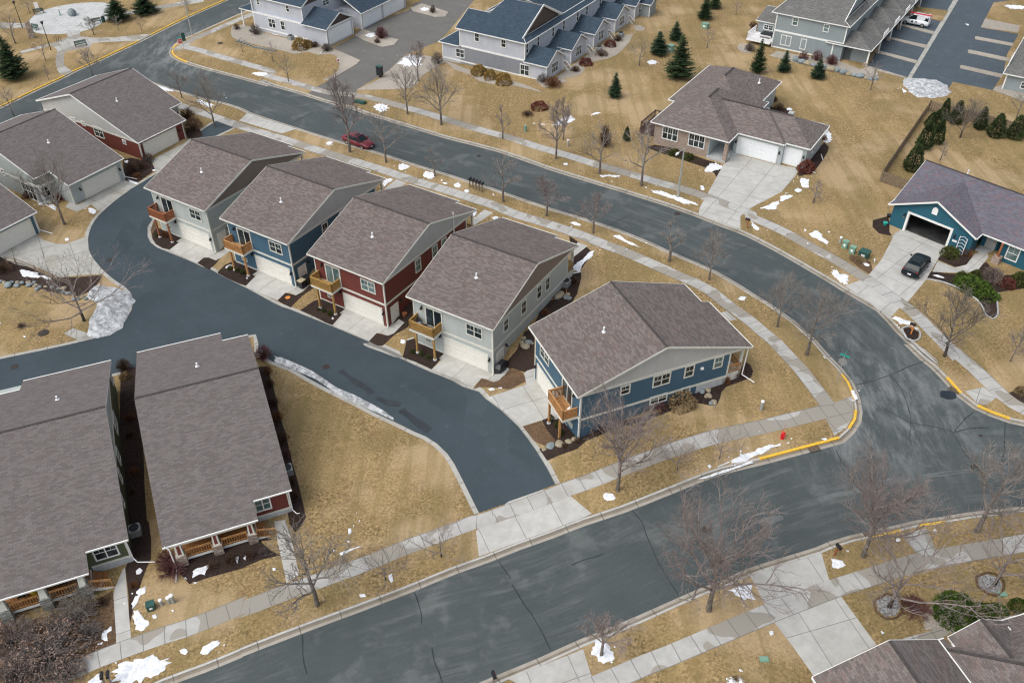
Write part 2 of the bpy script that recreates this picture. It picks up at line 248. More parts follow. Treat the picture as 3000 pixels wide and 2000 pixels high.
# ---------------------------------------------------------------- mesh helpers
class MB:
    def __init__(s): s.v = []; s.f = []; s.mi = []; s.uv = []; s.sm = False
    def add(s, vs, fs, mi=0, uvs=None):
        o = len(s.v); s.v += [tuple(q) for q in vs]
        for k, f_ in enumerate(fs): s.f.append([o+i_ for i_ in f_]); s.mi.append(mi); s.uv.append(uvs[k] if uvs else None)
        return s
    def box(s, x0, x1, y0, y1, z0, z1, mi=0):
        return s.add([(x0,y0,z0),(x1,y0,z0),(x1,y1,z0),(x0,y1,z0),(x0,y0,z1),(x1,y0,z1),(x1,y1,z1),(x0,y1,z1)], [(0,3,2,1),(4,5,6,7),(0,1,5,4),(1,2,6,5),(2,3,7,6),(3,0,4,7)], mi)
    def beam(s, p, q, w, h, mi=0, up=(0,0,1)):
        p = Vector(p); q = Vector(q); d = (q-p).normalized(); u = Vector(up)
        if abs(d.dot(u)) > .98: u = Vector((0,1,0))
        a = d.cross(u).normalized()*w/2; b_ = a.cross(d).normalized()*h/2
        return s.add([p-a-b_, p+a-b_, p+a+b_, p-a+b_, q-a-b_, q+a-b_, q+a+b_, q-a+b_], [(0,1,2,3),(7,6,5,4),(0,4,5,1),(1,5,6,2),(2,6,7,3),(3,7,4,0)], mi)
    def tube(s, pts, rad, n=6, mi=0, cap=True):
        pts = [Vector(p) for p in pts]; o = len(s.v); m_ = len(pts)
        for i_, p in enumerate(pts):
            d = (pts[min(i_+1, m_-1)]-pts[max(i_-1, 0)])
            d = d.normalized() if d.length > 1e-9 else Vector((0,0,1))
            u = Vector((0,0,1)) if abs(d.z) < .9 else Vector((1,0,0)); a = d.cross(u).normalized(); b_ = d.cross(a)
            r_ = rad[i_] if isinstance(rad, (list, tuple)) else rad
            for k in range(n):
                t_ = 2*math.pi*k/n; s.v.append(tuple(p+a*math.cos(t_)*r_+b_*math.sin(t_)*r_))
        for i_ in range(m_-1):
            for k in range(n):
                k2 = (k+1) % n; s.f.append([o+i_*n+k, o+i_*n+k2, o+(i_+1)*n+k2, o+(i_+1)*n+k]); s.mi.append(mi); s.uv.append(None)
        if cap:
            s.f.append([o+k for k in range(n)]); s.mi.append(mi); s.uv.append(None)
            s.f.append([o+(m_-1)*n+k for k in reversed(range(n))]); s.mi.append(mi); s.uv.append(None)
        return s
    def lathe(s, c, prof, n=16, mi=0):
        o = len(s.v); m_ = len(prof)
        for r_, z_ in prof:
            for k in range(n): t_ = 2*math.pi*k/n; s.v.append((c[0]+r_*math.cos(t_), c[1]+r_*math.sin(t_), c[2]+z_))
        for i_ in range(m_-1):
            for k in range(n): k2 = (k+1) % n; s.f.append([o+i_*n+k, o+i_*n+k2, o+(i_+1)*n+k2, o+(i_+1)*n+k]); s.mi.append(mi); s.uv.append(None)
        s.f.append([o+k for k in reversed(range(n))]); s.mi.append(mi); s.uv.append(None)
        s.f.append([o+(m_-1)*n+k for k in range(n)]); s.mi.append(mi); s.uv.append(None)
        return s
    def prism(s, poly, ax, a0, a1, mi=0):        # poly in the two other axes, extruded along axis ax
        n = len(poly)
        def P(q, t_): return {'x': (t_, q[0], q[1]), 'y': (q[0], t_, q[1]), 'z': (q[0], q[1], t_)}[ax]
        return s.add([P(q, a0) for q in poly]+[P(q, a1) for q in poly], [tuple(reversed(range(n))), tuple(range(n, 2*n))]+[(i_, (i_+1) % n, n+(i_+1) % n, n+i_) for i_ in range(n)], mi)
    def plane_uv(s, pts, mi=0, flip=False):
        pts = [Vector(p) for p in pts]; n = Vector((0,0,0))
        for i_ in range(len(pts)): n += pts[i_].cross(pts[(i_+1) % len(pts)])
        n.normalize()
        if n.z < 0: pts = pts[::-1]; n = -n
        h_ = Vector((0,0,1)).cross(n)
        h_ = h_.normalized() if h_.length > 1e-4 else Vector((1,0,0)); t_ = n.cross(h_)
        s.add(pts, [tuple(range(len(pts)))], mi, [[(p.dot(h_), p.dot(t_)) for p in pts]]); return pts, n
    def build(s, name, mats, parent=None, smooth=False):
        me = bpy.data.meshes.new(name); me.from_pydata(s.v, [], s.f); me.update()
        if isinstance(mats, str): mats = [mats]
        for m_ in mats: me.materials.append(MATS[m_])
        me.polygons.foreach_set('material_index', s.mi)
        if any(u is not None for u in s.uv):
            L_ = me.uv_layers.new(name='UVMap'); arr = []
            for f_, u in zip(s.f, s.uv): arr += list(u) if u is not None else [(0,0)]*len(f_)
            L_.data.foreach_set('uv', [c_ for q in arr for c_ in q])
        if smooth: me.polygons.foreach_set('use_smooth', [True]*len(s.f))
        o = bpy.data.objects.new(name, me); C.objects.link(o)
        if parent: o.parent = parent
        return o
def thing(name, label, cat, loc=(0,0,0), rz=0, group=None):
    o = bpy.data.objects.new(name, None); C.objects.link(o); o.location = loc; o.rotation_euler = (0,0,rz); o.empty_display_size = .2
    o['label'] = label; o['category'] = cat
    if group: o['group'] = group
    return o
def tag(o, label, cat, group=None):
    o['label'] = label; o['category'] = cat
    if group: o['group'] = group
    return o
def dup(root, loc, rz=0, scale=None, label=None, group=None):
    r = root.copy(); C.objects.link(r); r.location = loc; r.rotation_euler = (0,0,rz)
    if scale: r.scale = scale
    if label: r['label'] = label
    if group: r['group'] = group
    for ch in list(root.children):
        c_ = ch.copy(); C.objects.link(c_); c_.parent = r
        for g_ in ch.children:
            d_ = g_.copy(); C.objects.link(d_); d_.parent = c_
    return r
# ---------------------------------------------------------------- the ground: one conforming sheet, cut into its surfaces
def smooth(P, step=1.2):
    P = [Vector((p.x, p.y, 0)) for p in P]; out = []
    for i in range(len(P)-1):
        p0, p1, p2, p3 = P[max(i-1, 0)], P[i], P[i+1], P[min(i+2, len(P)-1)]
        n = max(1, int((p2-p1).length/step))
        for k in range(n):
            t = k/n; out.append(.5*((2*p1)+(p2-p0)*t+(2*p0-5*p1+4*p2-p3)*t*t+(3*p1-p0-3*p2+p3)*t**3))
    out.append(P[-1]); return out
def offset(P, d):
    out = []
    for i, p in enumerate(P):
        t = (P[min(i+1, len(P)-1)]-P[max(i-1, 0)]).normalized(); out.append(p+Vector((t.y, -t.x, 0))*d)     # right-hand side positive
    return out
REG = []          # (object name, material, dz, polygon, uv mode)
def region(name, mat, dz, poly, uv=None): REG.append((name, mat, dz, [(p.x, p.y) for p in poly], uv)); return len(REG)-1
def strip(name, mat, dz, P, a, b, uv=None):
    A = offset(P, a); B = offset(P, b); return region(name, mat, dz, A+B[::-1], uv)
# street edges (back of kerb)
E_in = ptl('I',-500,2010,600,1790,1250,1530,1560,1415,1840,1300,'O',0,1300,300,1185,580,1080,870,975,1110,885,1370,785,1640,675,1880,590,'K',300,1275,555,1185,800,1090,1100,990,1290,915,1480,840,1640,775,1850,700,
  'L',60,888,300,825,560,757,670,727,742,660,788,588,797,520,784,440,766,380,735,310,690,250,640,190,560,110,470,5,'H',400,1245,300,1155,200,1085,100,1015,0,957,'G',2000,635,1900,575,1800,520,1700,475,1560,415,1430,360,1300,300,1180,250,1050,200,900,150,730,95,560,45,
  'B',2091,1512,1900,1445,1750,1400,1600,1350,1400,1290,1200,1225,1000,1162,800,1105,650,1060,430,990,60,868,'A',1830,838,1700,795,1560,765,1400,718,1210,658,1080,612,1000,600,900,640,760,705,560,790,300,905,0,1040,-400,1210)
E_nwu = ptl('A',-400,985,0,810,250,690,490,578,550,545,740,460,1060,310,1150,265,1400,140,1600,50,1800,-40,2200,-240)
E_out = ptl('A',2500,-200,2000,40,1880,92,1700,172,1480,272,1390,312,1335,360,1322,400,1360,438,1440,472,1600,520,1800,572,2091,650,'B',150,612,400,680,520,716,720,778,870,815,1000,860,1200,920,1400,980,1600,1040,1800,1090,2000,1142,
  'C',200,1152,400,1220,600,1290,800,1350,960,1400,1100,1440,1300,1503,1480,1560,'G',1700,70,1850,130,2010,188,'H',0,484,230,603,470,740,650,846,715,888,850,965,1000,1052,1150,1212,1230,1290,1330,1372,1450,1500,
  'L',1220,5,1330,110,1420,180,1510,270,1620,392,1740,482,1850,532,1985,580,2091,602,2600,640)
E_low = ptl('L',2600,1290,2091,1310,1900,1330,1700,1352,1500,1385,1290,1415,1150,1450,'M',920,458,800,482,640,532,540,575,230,670,0,745,'N',1640,832,1480,890,1230,1000,1000,1105,800,1190,560,1285,240,1430,0,1530,-500,1740)
S_in, S_nwu, S_out, S_low = [smooth(e) for e in (E_in, E_nwu, E_out, E_low)]
cl_S = smooth(ptl('I',-300,2300,'O',0,1720,'O',900,1330,'N',0,1000,'N',900,640,'L',0,1200,'L',900,950,'L',2091,850,'L',2700,800), 3)
cl_N = smooth(ptl('A',1100,440,1500,620,2091,800,'B',700,990,1400,1170,2091,1380,'G',500,-150,1300,120,1800,330,'H',0,700,500,1060,900,1420,'L',1100,330,1100,700,1090,1000), 3)
cl_W = smooth(ptl('A',-300,1060,0,930,500,690,1100,400,1700,110,2300,-150), 3)
region('road', 'road', -.12, S_in+S_nwu+S_out+S_low, ('near', [cl_S, cl_N, cl_W]))
for e, sd in ((S_in, 1), (S_nwu, 1), (S_out, 1), (S_low, 1)):
    strip('gutter', 'gutter', -.12, e, 0, .68*sd, ('path', e)); strip('gutter_dirt', 'gutter_dirt', -.125, e, .17, .43*sd, ('path', e)); strip('kerb', 'kerb', .0, e, 0, .19*sd, ('path', e))
def sub(e, a, b):           # piece of an edge between two photo points
    ia = min(range(len(e)), key=lambda i: (Vector((a.x, a.y, 0))-e[i]).length); ib = min(range(len(e)), key=lambda i: (Vector((b.x, b.y, 0))-e[i]).length)
    return e[min(ia, ib):max(ia, ib)+1]
for e, a, b in ((S_in,('L',70,885),('L',675,726)), (S_in,('L',742,658),('L',795,545)), (S_in,('L',778,418),('L',668,228)), (S_out,('L',1500,262),('L',1625,396)), (S_out,('L',1745,484),('L',1985,580)),
                (S_low,('L',1500,1385),('L',1290,1415)), (S_low,('L',1150,1450),('M',915,458)), (S_nwu,('A',0,810),('A',490,578)), (S_nwu,('A',552,544),('A',1050,314)), (S_nwu,('A',1150,264),('A',1800,-40)), (S_out,('A',1345,345),('A',1445,474))):
    strip('painted_kerb', 'yellow_paint', .004, sub(e, W(*a), W(*b)), -.02, .20)
# alley behind the houses
A_east = smooth(ptl('A',1790,975,1640,1045,1480,1100,1330,1260,1270,1400,'E',1230,230,1160,380,1128,430,1128,500,1150,548,1200,588,1300,628,1500,712,1700,805,1900,905,2091,1010,'F',400,1065,700,1185,1000,1312,1250,1420,'J',940,0,1100,65,1280,150,1470,235,1630,298,1780,368,1890,440,2000,520,2091,605,'K',310,390,380,480,450,580,530,710,592,832))
A_west = smooth(ptl('A',1700,900,1560,990,1430,1100,1340,1215,1260,1290,1100,1390,1000,1450,'E',870,240,760,340,700,430,675,520,680,600,720,680,780,750,870,830,960,890,1000,930,1022,985,1010,1060,960,1150,880,1230,700,1290,520,1332,300,1380,0,1442,-400,1530))
A_south = smooth(ptl('E',-400,1830,0,1720,'P',400,500,700,420,940,358,1065,322,1400,215,1700,135,1960,75,'J',150,90,265,155,400,205,540,285,640,340,760,402,900,470,1050,550,1200,618,1350,692,1430,725,1520,782,1600,860,1650,935,1700,1030,1760,1150,1840,1310))
region('alley', 'alley', -.03, A_east[::-1]+A_west+A_south)
strip('alley_edge', 'ribbon', .0, A_east, 0, -.42, ('path', A_east)); strip('alley_edge', 'ribbon', .0, A_west, 0, .42, ('path', A_west)); strip('alley_edge', 'ribbon', .0, A_south, 0, .42, ('path', A_south))
# planting beds
def bed(mat, *a): region({'mulch':'mulch_bed','leaf_mulch':'mulch_bed','gravel':'gravel_bed','dark_gravel':'gravel_bed'}[mat], mat, .03, smooth(ptl(*a)+[ptl(*a)[0]], 1.5)[:-1])
bed('mulch','P',925,330,1062,330,1050,560,1075,760,1100,1000,1105,1200,1125,1500,'I',1140,340,1158,470,1155,620,1120,690,1080,800,1030,960,990,1130,985,900,960,690,1000,600,985,300,950,0,'P',920,900)
bed('mulch','J',120,200,210,190,250,300,285,430,310,560,350,680,385,820,410,930,440,1030,470,1150,495,1260,512,1340,490,1400,430,1460,390,1400,370,1300,300,900)
bed('mulch','I',1440,520,1990,440,2091,470,'O',160,480,250,560,320,590,'O',180,620,20,690,'I',1950,665,1600,760,1450,810,1350,700)
bed('leaf_mulch','I',0,1010,170,1100,420,1040,700,960,860,860,880,1270,600,1380,300,1568,0,1568)
bed('mulch','1',130,870,200,770,300,800,470,880,610,940,400,1105,290,1080,190,1020,140,940); bed('leaf_mulch','1',165,650,200,700,200,780,130,870,110,800)
bed('mulch','1',830,1310,930,1228,1000,1230,1110,1272,1180,1235,1100,1330,1010,1405); bed('mulch','1',1140,1450,1250,1340,1430,1260,1780,1450,1600,1568,1560,1640,1350,1568)
bed('mulch','2',95,1045,200,940,330,870,735,1025,525,1240,440,1215,250,1130); bed('mulch','2',1010,1465,1130,1350,1290,1388,1400,1330,1500,1240,1560,1270,1380,1400,1210,1568,1100,1520)
bed('mulch','3',0,990,200,850,330,810,700,975,490,1215,400,1180,200,1080); bed('mulch','3',1050,1460,1170,1338,1340,1378,1430,1345,1600,1180,1640,1220,1420,1380,1260,1530,1180,1530)
bed('mulch','F',1215,1040,1330,1000,1330,1140,1290,1200,1200,1250,1190,1150)
bed('mulch','4',0,1080,60,820,200,800,400,880,660,1020,440,1262,200,1150); bed('leaf_mulch','4',1205,1400,1390,1462,1480,1430,1640,1250,1800,1290,1890,1390,1900,1440,1640,1568,1080,1568)
bed('mulch','4',1400,1230,1560,1190,1640,1090,1750,960,1860,700,2000,600,2091,400,'G',700,520,790,520,790,560,760,680,700,780,560,860,450,920,430,1100,430,1250,370,1285,260,1250)
bed('mulch','G',700,240,840,330,870,360,800,480,730,500,720,400)
bed('mulch','K',480,330,560,310,640,330,740,440,750,500,600,530,520,400); bed('leaf_mulch','K',345,390,480,345,590,490,590,520,520,540,430,500)
bed('mulch','K',470,560,700,520,760,480,900,400,1200,330,1400,280,1480,250,1480,270,1400,300,1000,430,830,500,760,560,620,610,530,650)
bed('mulch','6',480,1120,820,1000,930,950,1040,860,1200,730,1420,690,1640,620,1680,520,1760,560,1810,660,1780,760,1600,830,1400,900,1330,980,1300,1080,1270,1160,1130,1180,900,1140,600,1200,420,1300,380,1200)
bed('mulch','E',-50,640,60,660,150,715,300,770,420,820,600,815,780,800,760,850,700,920,600,960,400,930,200,880,0,850); bed('mulch','A',600,1300,780,1380,780,1420,640,1440,560,1420,300,1330,120,1250,60,1180,300,1250,400,1290)
bed('mulch','8',840,880,960,850,1100,880,1250,900,1350,1030,1200,1130,1060,1230,900,1220,860,1180); bed('mulch','8',1810,400,1990,380,2060,500,1980,545,1830,560,1800,450)
bed('mulch','c',80,1090,300,1130,560,1220,760,1290,900,1330,940,1360,860,1500,820,1440,700,1370,400,1270,150,1190,-30,1120); bed('mulch','c',2000,1310,2130,1140,2200,1060,2260,1120,2200,1250,2050,1440,1900,1480,1860,1460)
bed('mulch','c',1380,590,1560,620,1760,640,1760,700,1500,700)
bed('mulch','H',935,380,1050,350,1060,470,1080,500,980,480,930,430); bed('mulch','H',1430,680,1480,610,1690,640,1700,690,1650,730,1560,735); bed('mulch','H',1380,772,1660,790,1800,700,1900,800,2091,800,2091,900,1900,930,1890,1100,1850,1130,1790,1110,1740,1000,1640,930,1500,870,1350,820)
bed('leaf_mulch','H',760,640,860,680,920,700,930,760,905,790,750,680); bed('mulch','H',1165,1205,1230,1200,1285,1240,1280,1280,1240,1300,1200,1280); bed('mulch','L',1960,400,2091,350,2300,340,2300,520,2091,480)
bed('dark_gravel','M',960,940,1040,900,1120,920,1150,980,1110,1050,1030,1060,975,1010); bed('dark_gravel','M',1740,760,1810,735,1900,770,1925,830,1890,885,1810,870,1745,820); bed('gravel','M',1320,1050,1400,960,1600,950,1700,1080,1600,1200,1420,1160,1330,1160)
bed('gravel','a',0,330,150,310,330,380,480,440,760,500,1180,600,1240,610,1380,660,1600,760,1600,800,1500,880,1380,940,1190,1010,1150,1000,1320,900,1340,760,1250,680,1080,690,950,650,780,680,640,640,420,590,250,550,0,470)
bed('gravel','B',900,690,1100,590,1130,500,1280,425,1440,430,1620,480,1900,590,2091,620,'b',1210,1060,900,990,720,980,480,930,380,860,200,800,100,720,-60,800,-200,900,-300,1010)
bed('gravel','b',1300,950,1500,900,1650,860,1700,790,1640,740,1850,700,2050,640,2200,500,2240,420,2260,400,2000,450,1500,800); bed('gravel','b',1130,930,1400,900,1500,930,1420,960,1230,1010)
bed('gravel','d',360,700,660,780,880,830,1050,870,1250,910,1500,980,1690,1030,1730,920,1600,840,1500,870,1200,760,1100,740,700,690,450,640); bed('gravel','D',1850,690,1960,730,2091,780,2300,830,2300,640,1950,640)
bed('gravel','C',1190,200,1240,195,1280,215,1270,235,1210,240); bed('gravel','C',1985,370,2000,340,2050,335,2091,380,2091,410,2020,400)
# courts, parking, plaza and drives
region('courtyard', 'court', -.03, ptl('B',530,714,600,665,720,600,900,495,932,462,715,370,880,285,930,225,1110,150,1300,80,1340,30,1500,-40,1850,-60,1640,200,1540,315,1400,370,1275,420,1150,540,905,685,872,812,700,772), None)
region('gravel_bed', 'gravel', .04, ptl('B',885,272,950,225,1060,265,1222,305,1190,345,1100,362,960,312)); region('gravel_bed', 'gravel', .04, ptl('B',1312,62,1400,28,1605,95,1580,130,1500,132,1330,86))
pk = ptl('D',895,505,1200,-10,1640,-260,2400,-180,2091,-10,1860,20,1760,210,2050,262,1960,420,1935,560,1850,692,1545,628,1520,672,1190,590)
region('parking_court', 'parking', -.03, pk); region('parking_kerb', 'driveway_old', .02, ptl('D',1195,602,1228,602,1590,0,1555,-6))
for q in (('D',950,400,970,388,1272,465,1262,487), ('D',1030,290,1050,284,1352,348,1342,372), ('D',1105,186,1125,180,1405,244,1398,266), ('D',1715,284,1730,282,2012,334,2008,356,1718,302), ('D',1660,385,1680,384,1984,448,1972,472,1664,406), ('D',1600,504,1620,502,1934,572,1922,598,1602,524), ('D',1762,210,1792,145,2060,200,2045,252), ('D',890,505,1185,590,1175,600,880,520)):
    region('gravel_bed', 'gravel', .05, ptl(*q))
region('lawn_island', 'lawn', .05, ptl('D',1165,110,1235,50,1512,85,1462,165,1200,110))
pz = smooth(ptl('A',208,200,230,150,300,95,420,55,560,30,700,20,820,25,900,60,860,120,780,180,700,222,620,245,480,262,340,262,240,240,208,200), 1.5)
region('plaza', 'plaza', .0, pz[:-1], ('axis', 0)); region('path', 'sidewalk', .0, smooth(ptl('A',515,240,612,235,615,280,710,290,900,285,1148,262,1060,312,900,320,710,330,690,360,640,370,500,398,488,440,492,500,548,545,470,578,440,540,424,480,430,420,440,384,395,350,300,375,150,412,150,394,300,355,420,325,515,285), 2), ('axis', 35))
region('path', 'sidewalk', .0, ptl('A',-60,170,215,182,215,215,-60,220), ('axis', 0)); region('path', 'sidewalk', .0, ptl('A',860,115,980,88,1100,68,1500,-8,1560,-5,1560,15,1120,92,980,115,880,130), ('axis', 10))
for _h, _x0, _x1 in (('H1',-5.8,.1),('H2',-5.8,.1),('H3',-5.8,.1),('H4',-5.8,.1),('H5',-8.7,-3.4)):
    _X, _Y, _Z, _a = HF[_h]; region('driveway', 'driveway', .012, [Vector((_X+x*math.cos(_a)-y*math.sin(_a), _Y+x*math.sin(_a)+y*math.cos(_a), 0)) for x, y in ((_x0,-.9),(_x1,-.9),(_x1,.6),(_x0,.6))], ('axis', -32))
region('driveway', 'driveway', .012, [Vector((42.49+x*math.cos(-.8029)-y*math.sin(-.8029), 86.4+x*math.sin(-.8029)+y*math.cos(-.8029), 0)) for x, y in ((2.0,-1.8),(7.6,-1.8),(7.6,.7),(2.0,.7))], ('axis', -46))
def drive(mat, rot, *a): region('driveway' if mat != 'sidewalk' else 'path', mat, .012, ptl(*a), ('axis', rot))
drive('driveway', 21, 'O',1815,405,1838,600,'K',40,1372,300,1275,555,1185,800,1090,872,1055,710,922,500,870,230,965)
drive('driveway', -20, 'A',1892,868,1830,925,'B',330,1024,432,990,60,868)
drive('driveway', -32, '1',622,935,404,1106,818,1314,925,1226,1000,1226,1110,1270,1180,1235,1325,1125,1290,1080,1110,1150); drive('driveway', -32, '2',735,1028,522,1244,1005,1465,1130,1347,1200,1347,1290,1386,1375,1342,1505,1225,1460,1200,1300,1262)
drive('driveway', -32, '3',705,972,492,1214,1050,1460,1170,1337,1230,1337,1340,1376,1425,1345,1596,1176,1510,1122,1345,1245); drive('driveway', -32, '4',690,1028,438,1268,1068,1545,1205,1402,1260,1408,1390,1464,1475,1430,1632,1258,1560,1210,1385,1330)
drive('driveway', -67, 'G',78,1475,372,1375,352,1290,378,1268,440,1250,470,1330,'K',560,150,640,250,600,300,490,342,340,387)
drive('driveway_old', 58, '8',1275,880,1820,605,1980,540,1860,620,1480,1000,1345,1065,1320,1010); drive('driveway_old', 58, '7',1060,1000,1200,1040,1900,660,2080,740,1740,965,1512,1145,1395,1040,1175,1155,1000,1080)
drive('driveway_old', 30, 'E',-80,680,0,630,282,490,330,530,430,560,500,562,650,510,662,600,700,690,778,790,600,800,430,822,340,760,130,722,0,660)
drive('driveway', -32, 'C',1880,1262,1975,1180,'D',170,1255,365,1290,345,1340,'H',240,160,0,285,'G',2010,88,2010,188,1690,70,1700,20,'C',1755,1490)
drive('driveway', -46, 'H',1108,472,1468,612,1345,830,1205,1000,1135,1052,1062,1132,900,1000,720,884,835,838,908,792,1000,680); drive('driveway', -46, 'H',1430,690,1560,742,1650,720,1710,640,1800,600,1820,660,1740,760,1650,782,1390,776)
drive('driveway', 16, 'M',180,1105,-10,740,230,670,540,575,598,775,690,905,962,1275,480,1512,330,1300); drive('driveway', 20, 'N',-30,1535,240,1430,545,1308,612,1525,560,1640,300,1700)
drive('sidewalk', 16, 'M',1155,430,1345,384,1415,540,1275,590); drive('sidewalk', 16, 'M',1160,1228,1300,1188,1440,1150,1530,1172,1500,1205,1340,1255)
drive('driveway', 22, 'I',940,700,958,680,980,950,1005,1235,892,1278,868,900,880,840); drive('driveway', 22, 'O',270,330,355,320,395,440,462,740,365,802,300,500,290,450)
drive('driveway', -32, 'F',1110,140,1210,68,1282,95,1170,165); drive('driveway', -32, 'F',1780,380,1880,298,1947,322,1800,420); drive('driveway', -32, 'G',735,350,762,286,842,315,735,400); drive('driveway', -67, 'G',1862,826,1922,888,1982,880,1902,812)
drive('sidewalk', -32, 'L',1640,380,1782,350,1880,430,1800,484,1738,478); drive('sidewalk', 20, 'L',530,500,655,462,778,418,786,520,770,590,735,655,640,720,578,600)
drive('driveway_old', 20, 'E',490,1245,560,1205,690,1250,690,1290,610,1302)
# sidewalks
def walk(*a):
    P = smooth(ptl(*a), 1.0); strip('sidewalk', 'sidewalk', .01, P, -.75, .75, ('path', P))
walk('I',400,1530,620,1440,780,1372,950,1308,1100,1255,1260,1200,1420,1150,1580,1090,1740,1025,1900,958,'O',0,1008,140,958,290,900,440,845,600,788,750,732,900,680,1060,620,1200,560,1350,502,1500,448,1650,390,1800,335,'K',0,1118,240,1035,490,945,665,873,850,810,1060,725,1250,655,1450,580,1660,513,1850,460,2040,420,'L',100,650,200,625,430,570,560,538)
walk('L',588,490,510,380,440,290,385,218,312,140,250,75,'H',190,1315,90,1235,0,1155,'G',1990,820,1880,740,1780,660,1650,590,1540,545,1450,505,1330,450,1200,393,1100,352,980,308,860,260,740,215,600,168,450,120,300,77,'B',1930,1565,1800,1525,1600,1460,1400,1402,1250,1352,1100,1302,900,1240,700,1180,500,1118,300,1052,150,1010,0,962,'A',1600,882,1370,808,1180,750)
walk('A',1340,385,1390,358,1480,374,1560,395,1700,438,1900,495,2091,552,'B',200,572,400,630,560,676,720,715,900,730,1050,760,1250,815,1450,872,1650,935,1850,995,2091,1060,'C',450,1122,600,1165,760,1212,900,1258,1050,1300,1200,1342,1400,1402,1550,1442,1700,1490,1850,1545,'G',2091,70,'H',0,352,240,460,470,588,640,680,870,820,1130,1000,1260,1100,1390,1230,1500,1340,1600,1445,'L',1500,30,1710,205,1875,365,2010,475,2200,570)
walk('M',2500,430,2300,460,2091,497,1900,530,1720,560,1480,603,1260,648,1030,720,810,790,650,840,450,915,140,1035,'N',1800,1105,1600,1190,1400,1275,1200,1360,1030,1425,880,1490,700,1568,400,1690)
walk('A',1400,350,1480,300,1600,250,1750,185,1880,130,2000,85); 
def build_ground():
    pts = []; edges = []; faces = []
    def addpoly(P):
        o = len(pts); pts.extend(Vector(p) for p in P); edges.extend((o+i, o+(i+1) % len(P)) for i in range(len(P)))
    addpoly([(-1500,-400),(1500,-400),(1500,2600),(-1500,2600)])
    for r_ in REG: addpoly(r_[3])
    n0 = len(pts)
    for x in np.arange(-125, 126, 2.0):
        for y in np.arange(16, 196, 2.0): pts.append(Vector((x+.013*y % 1, y)))
    for x in np.arange(-1400, 1401, 70.0):
        for y in np.arange(-350, 2600, 70.0):
            if not (-126 < x < 126 and 16 < y < 197): pts.append(Vector((x, y)))
    vo, eo, fo, ov, oe, of = delaunay_2d_cdt(pts, edges, [], 0, 1e-4)
    X = np.array([v.x for v in vo]); Y = np.array([v.y for v in vo]); Z = hgt_np(X, Y)
    F_ = np.array([tuple(f_) for f_ in fo]); cx = X[F_].mean(1); cy = Y[F_].mean(1); own = np.zeros(len(F_), int)
    for k, r_ in enumerate(REG):
        q = np.array(r_[3]); ii = np.where((cx > q[:,0].min()) & (cx < q[:,0].max()) & (cy > q[:,1].min()) & (cy < q[:,1].max()))[0]
        if not len(ii): continue
        wn = np.zeros(len(ii), int); a_ = q; b_ = np.roll(q, -1, 0); xx, yy = cx[ii], cy[ii]
        for (x0, y0), (x1, y1) in zip(a_, b_):
            left = (x1-x0)*(yy-y0)-(xx-x0)*(y1-y0)
            wn += ((y0 <= yy) & (y1 > yy) & (left > 0)).astype(int); wn -= ((y0 > yy) & (y1 <= yy) & (left < 0)).astype(int)
        own[ii[wn != 0]] = k+1
    groups = {}
    for f_, k in zip(fo, own): groups.setdefault(int(k), []).append(tuple(f_))
    objs = {}
    for k, fs in groups.items():
        name, mat, dz, poly, uvm = ('lawn', 'lawn', 0.0, None, None) if k == 0 else REG[k-1]
        d = objs.setdefault((name, mat), dict(v=[], f=[], uv=[], map={}))
        # region-local vertex copies
        idx = sorted({i for f_ in fs for i in f_}); mp = {i: len(d['v'])+j for j, i in enumerate(idx)}
        ii = np.array(idx); P = np.stack([X[ii], Y[ii]], 1)
        if uvm is None: UV = P
        elif uvm[0] == 'axis':
            a = R(uvm[1]); c0 = P.mean(0) if len(poly) < 40 else P[0]; Q = P-np.array(poly[0])+1500.0*3.05; UV = np.stack([Q[:,0]*math.cos(a)+Q[:,1]*math.sin(a), -Q[:,0]*math.sin(a)+Q[:,1]*math.cos(a)], 1)
        else:
            paths = [uvm[1]] if uvm[0] == 'path' else uvm[1]; best = np.full(len(P), 1e18); UV = np.zeros((len(P), 2))
            for pi, path in enumerate(paths):
                q = np.array([(p.x, p.y) for p in path]); a_ = q[:-1]; b_ = q[1:]; L_ = np.linalg.norm(b_-a_, axis=1); cum = np.concatenate([[0], np.cumsum(L_)[:-1]])
                t_ = (b_-a_)/L_[:,None]
                for s0 in range(0, len(P), 2000):
                    D = P[s0:s0+2000,None,:]-a_[None]; s_ = np.clip((D*t_[None]).sum(2), 0, L_[None]); E_ = D-s_[:,:,None]*t_[None]
                    dd = (E_**2).sum(2); j = dd.argmin(1); ar = np.arange(len(j)); sd = D[ar,j,0]*t_[j,1]-D[ar,j,1]*t_[j,0]
                    better = dd[ar,j] < best[s0:s0+2000]; tgt = np.arange(s0, s0+len(j))[better]
                    UV[tgt,0] = (cum[j]+s_[ar,j])[better]+pi*1000; UV[tgt,1] = sd[better]+.76 if uvm[0] == 'path' and name == 'sidewalk' else sd[better]+(100 if uvm[0] == 'near' else .05+300); best[tgt] = dd[ar,j][better]
        for j, i in enumerate(idx): d['v'].append((X[i], Y[i], Z[i]+dz)); d['uv'].append(tuple(UV[j]))
        ed = {}
        for f_ in fs:
            d['f'].append([mp[i] for i in f_])
            for a_, b_ in zip(f_, f_[1:]+f_[:1]):
                if (b_, a_) in ed: del ed[(b_, a_)]
                else: ed[(a_, b_)] = 1
        if dz > -.1:                                   # skirt down to the surface below
            for a_, b_ in ed:
                o = len(d['v']); 
                for i in (a_, b_): d['v'].append((X[i], Y[i], Z[i]+min(dz, 0)-.16)); d['uv'].append(d['uv'][mp[i]])
                d['f'].append([mp[b_], mp[a_], o, o+1])
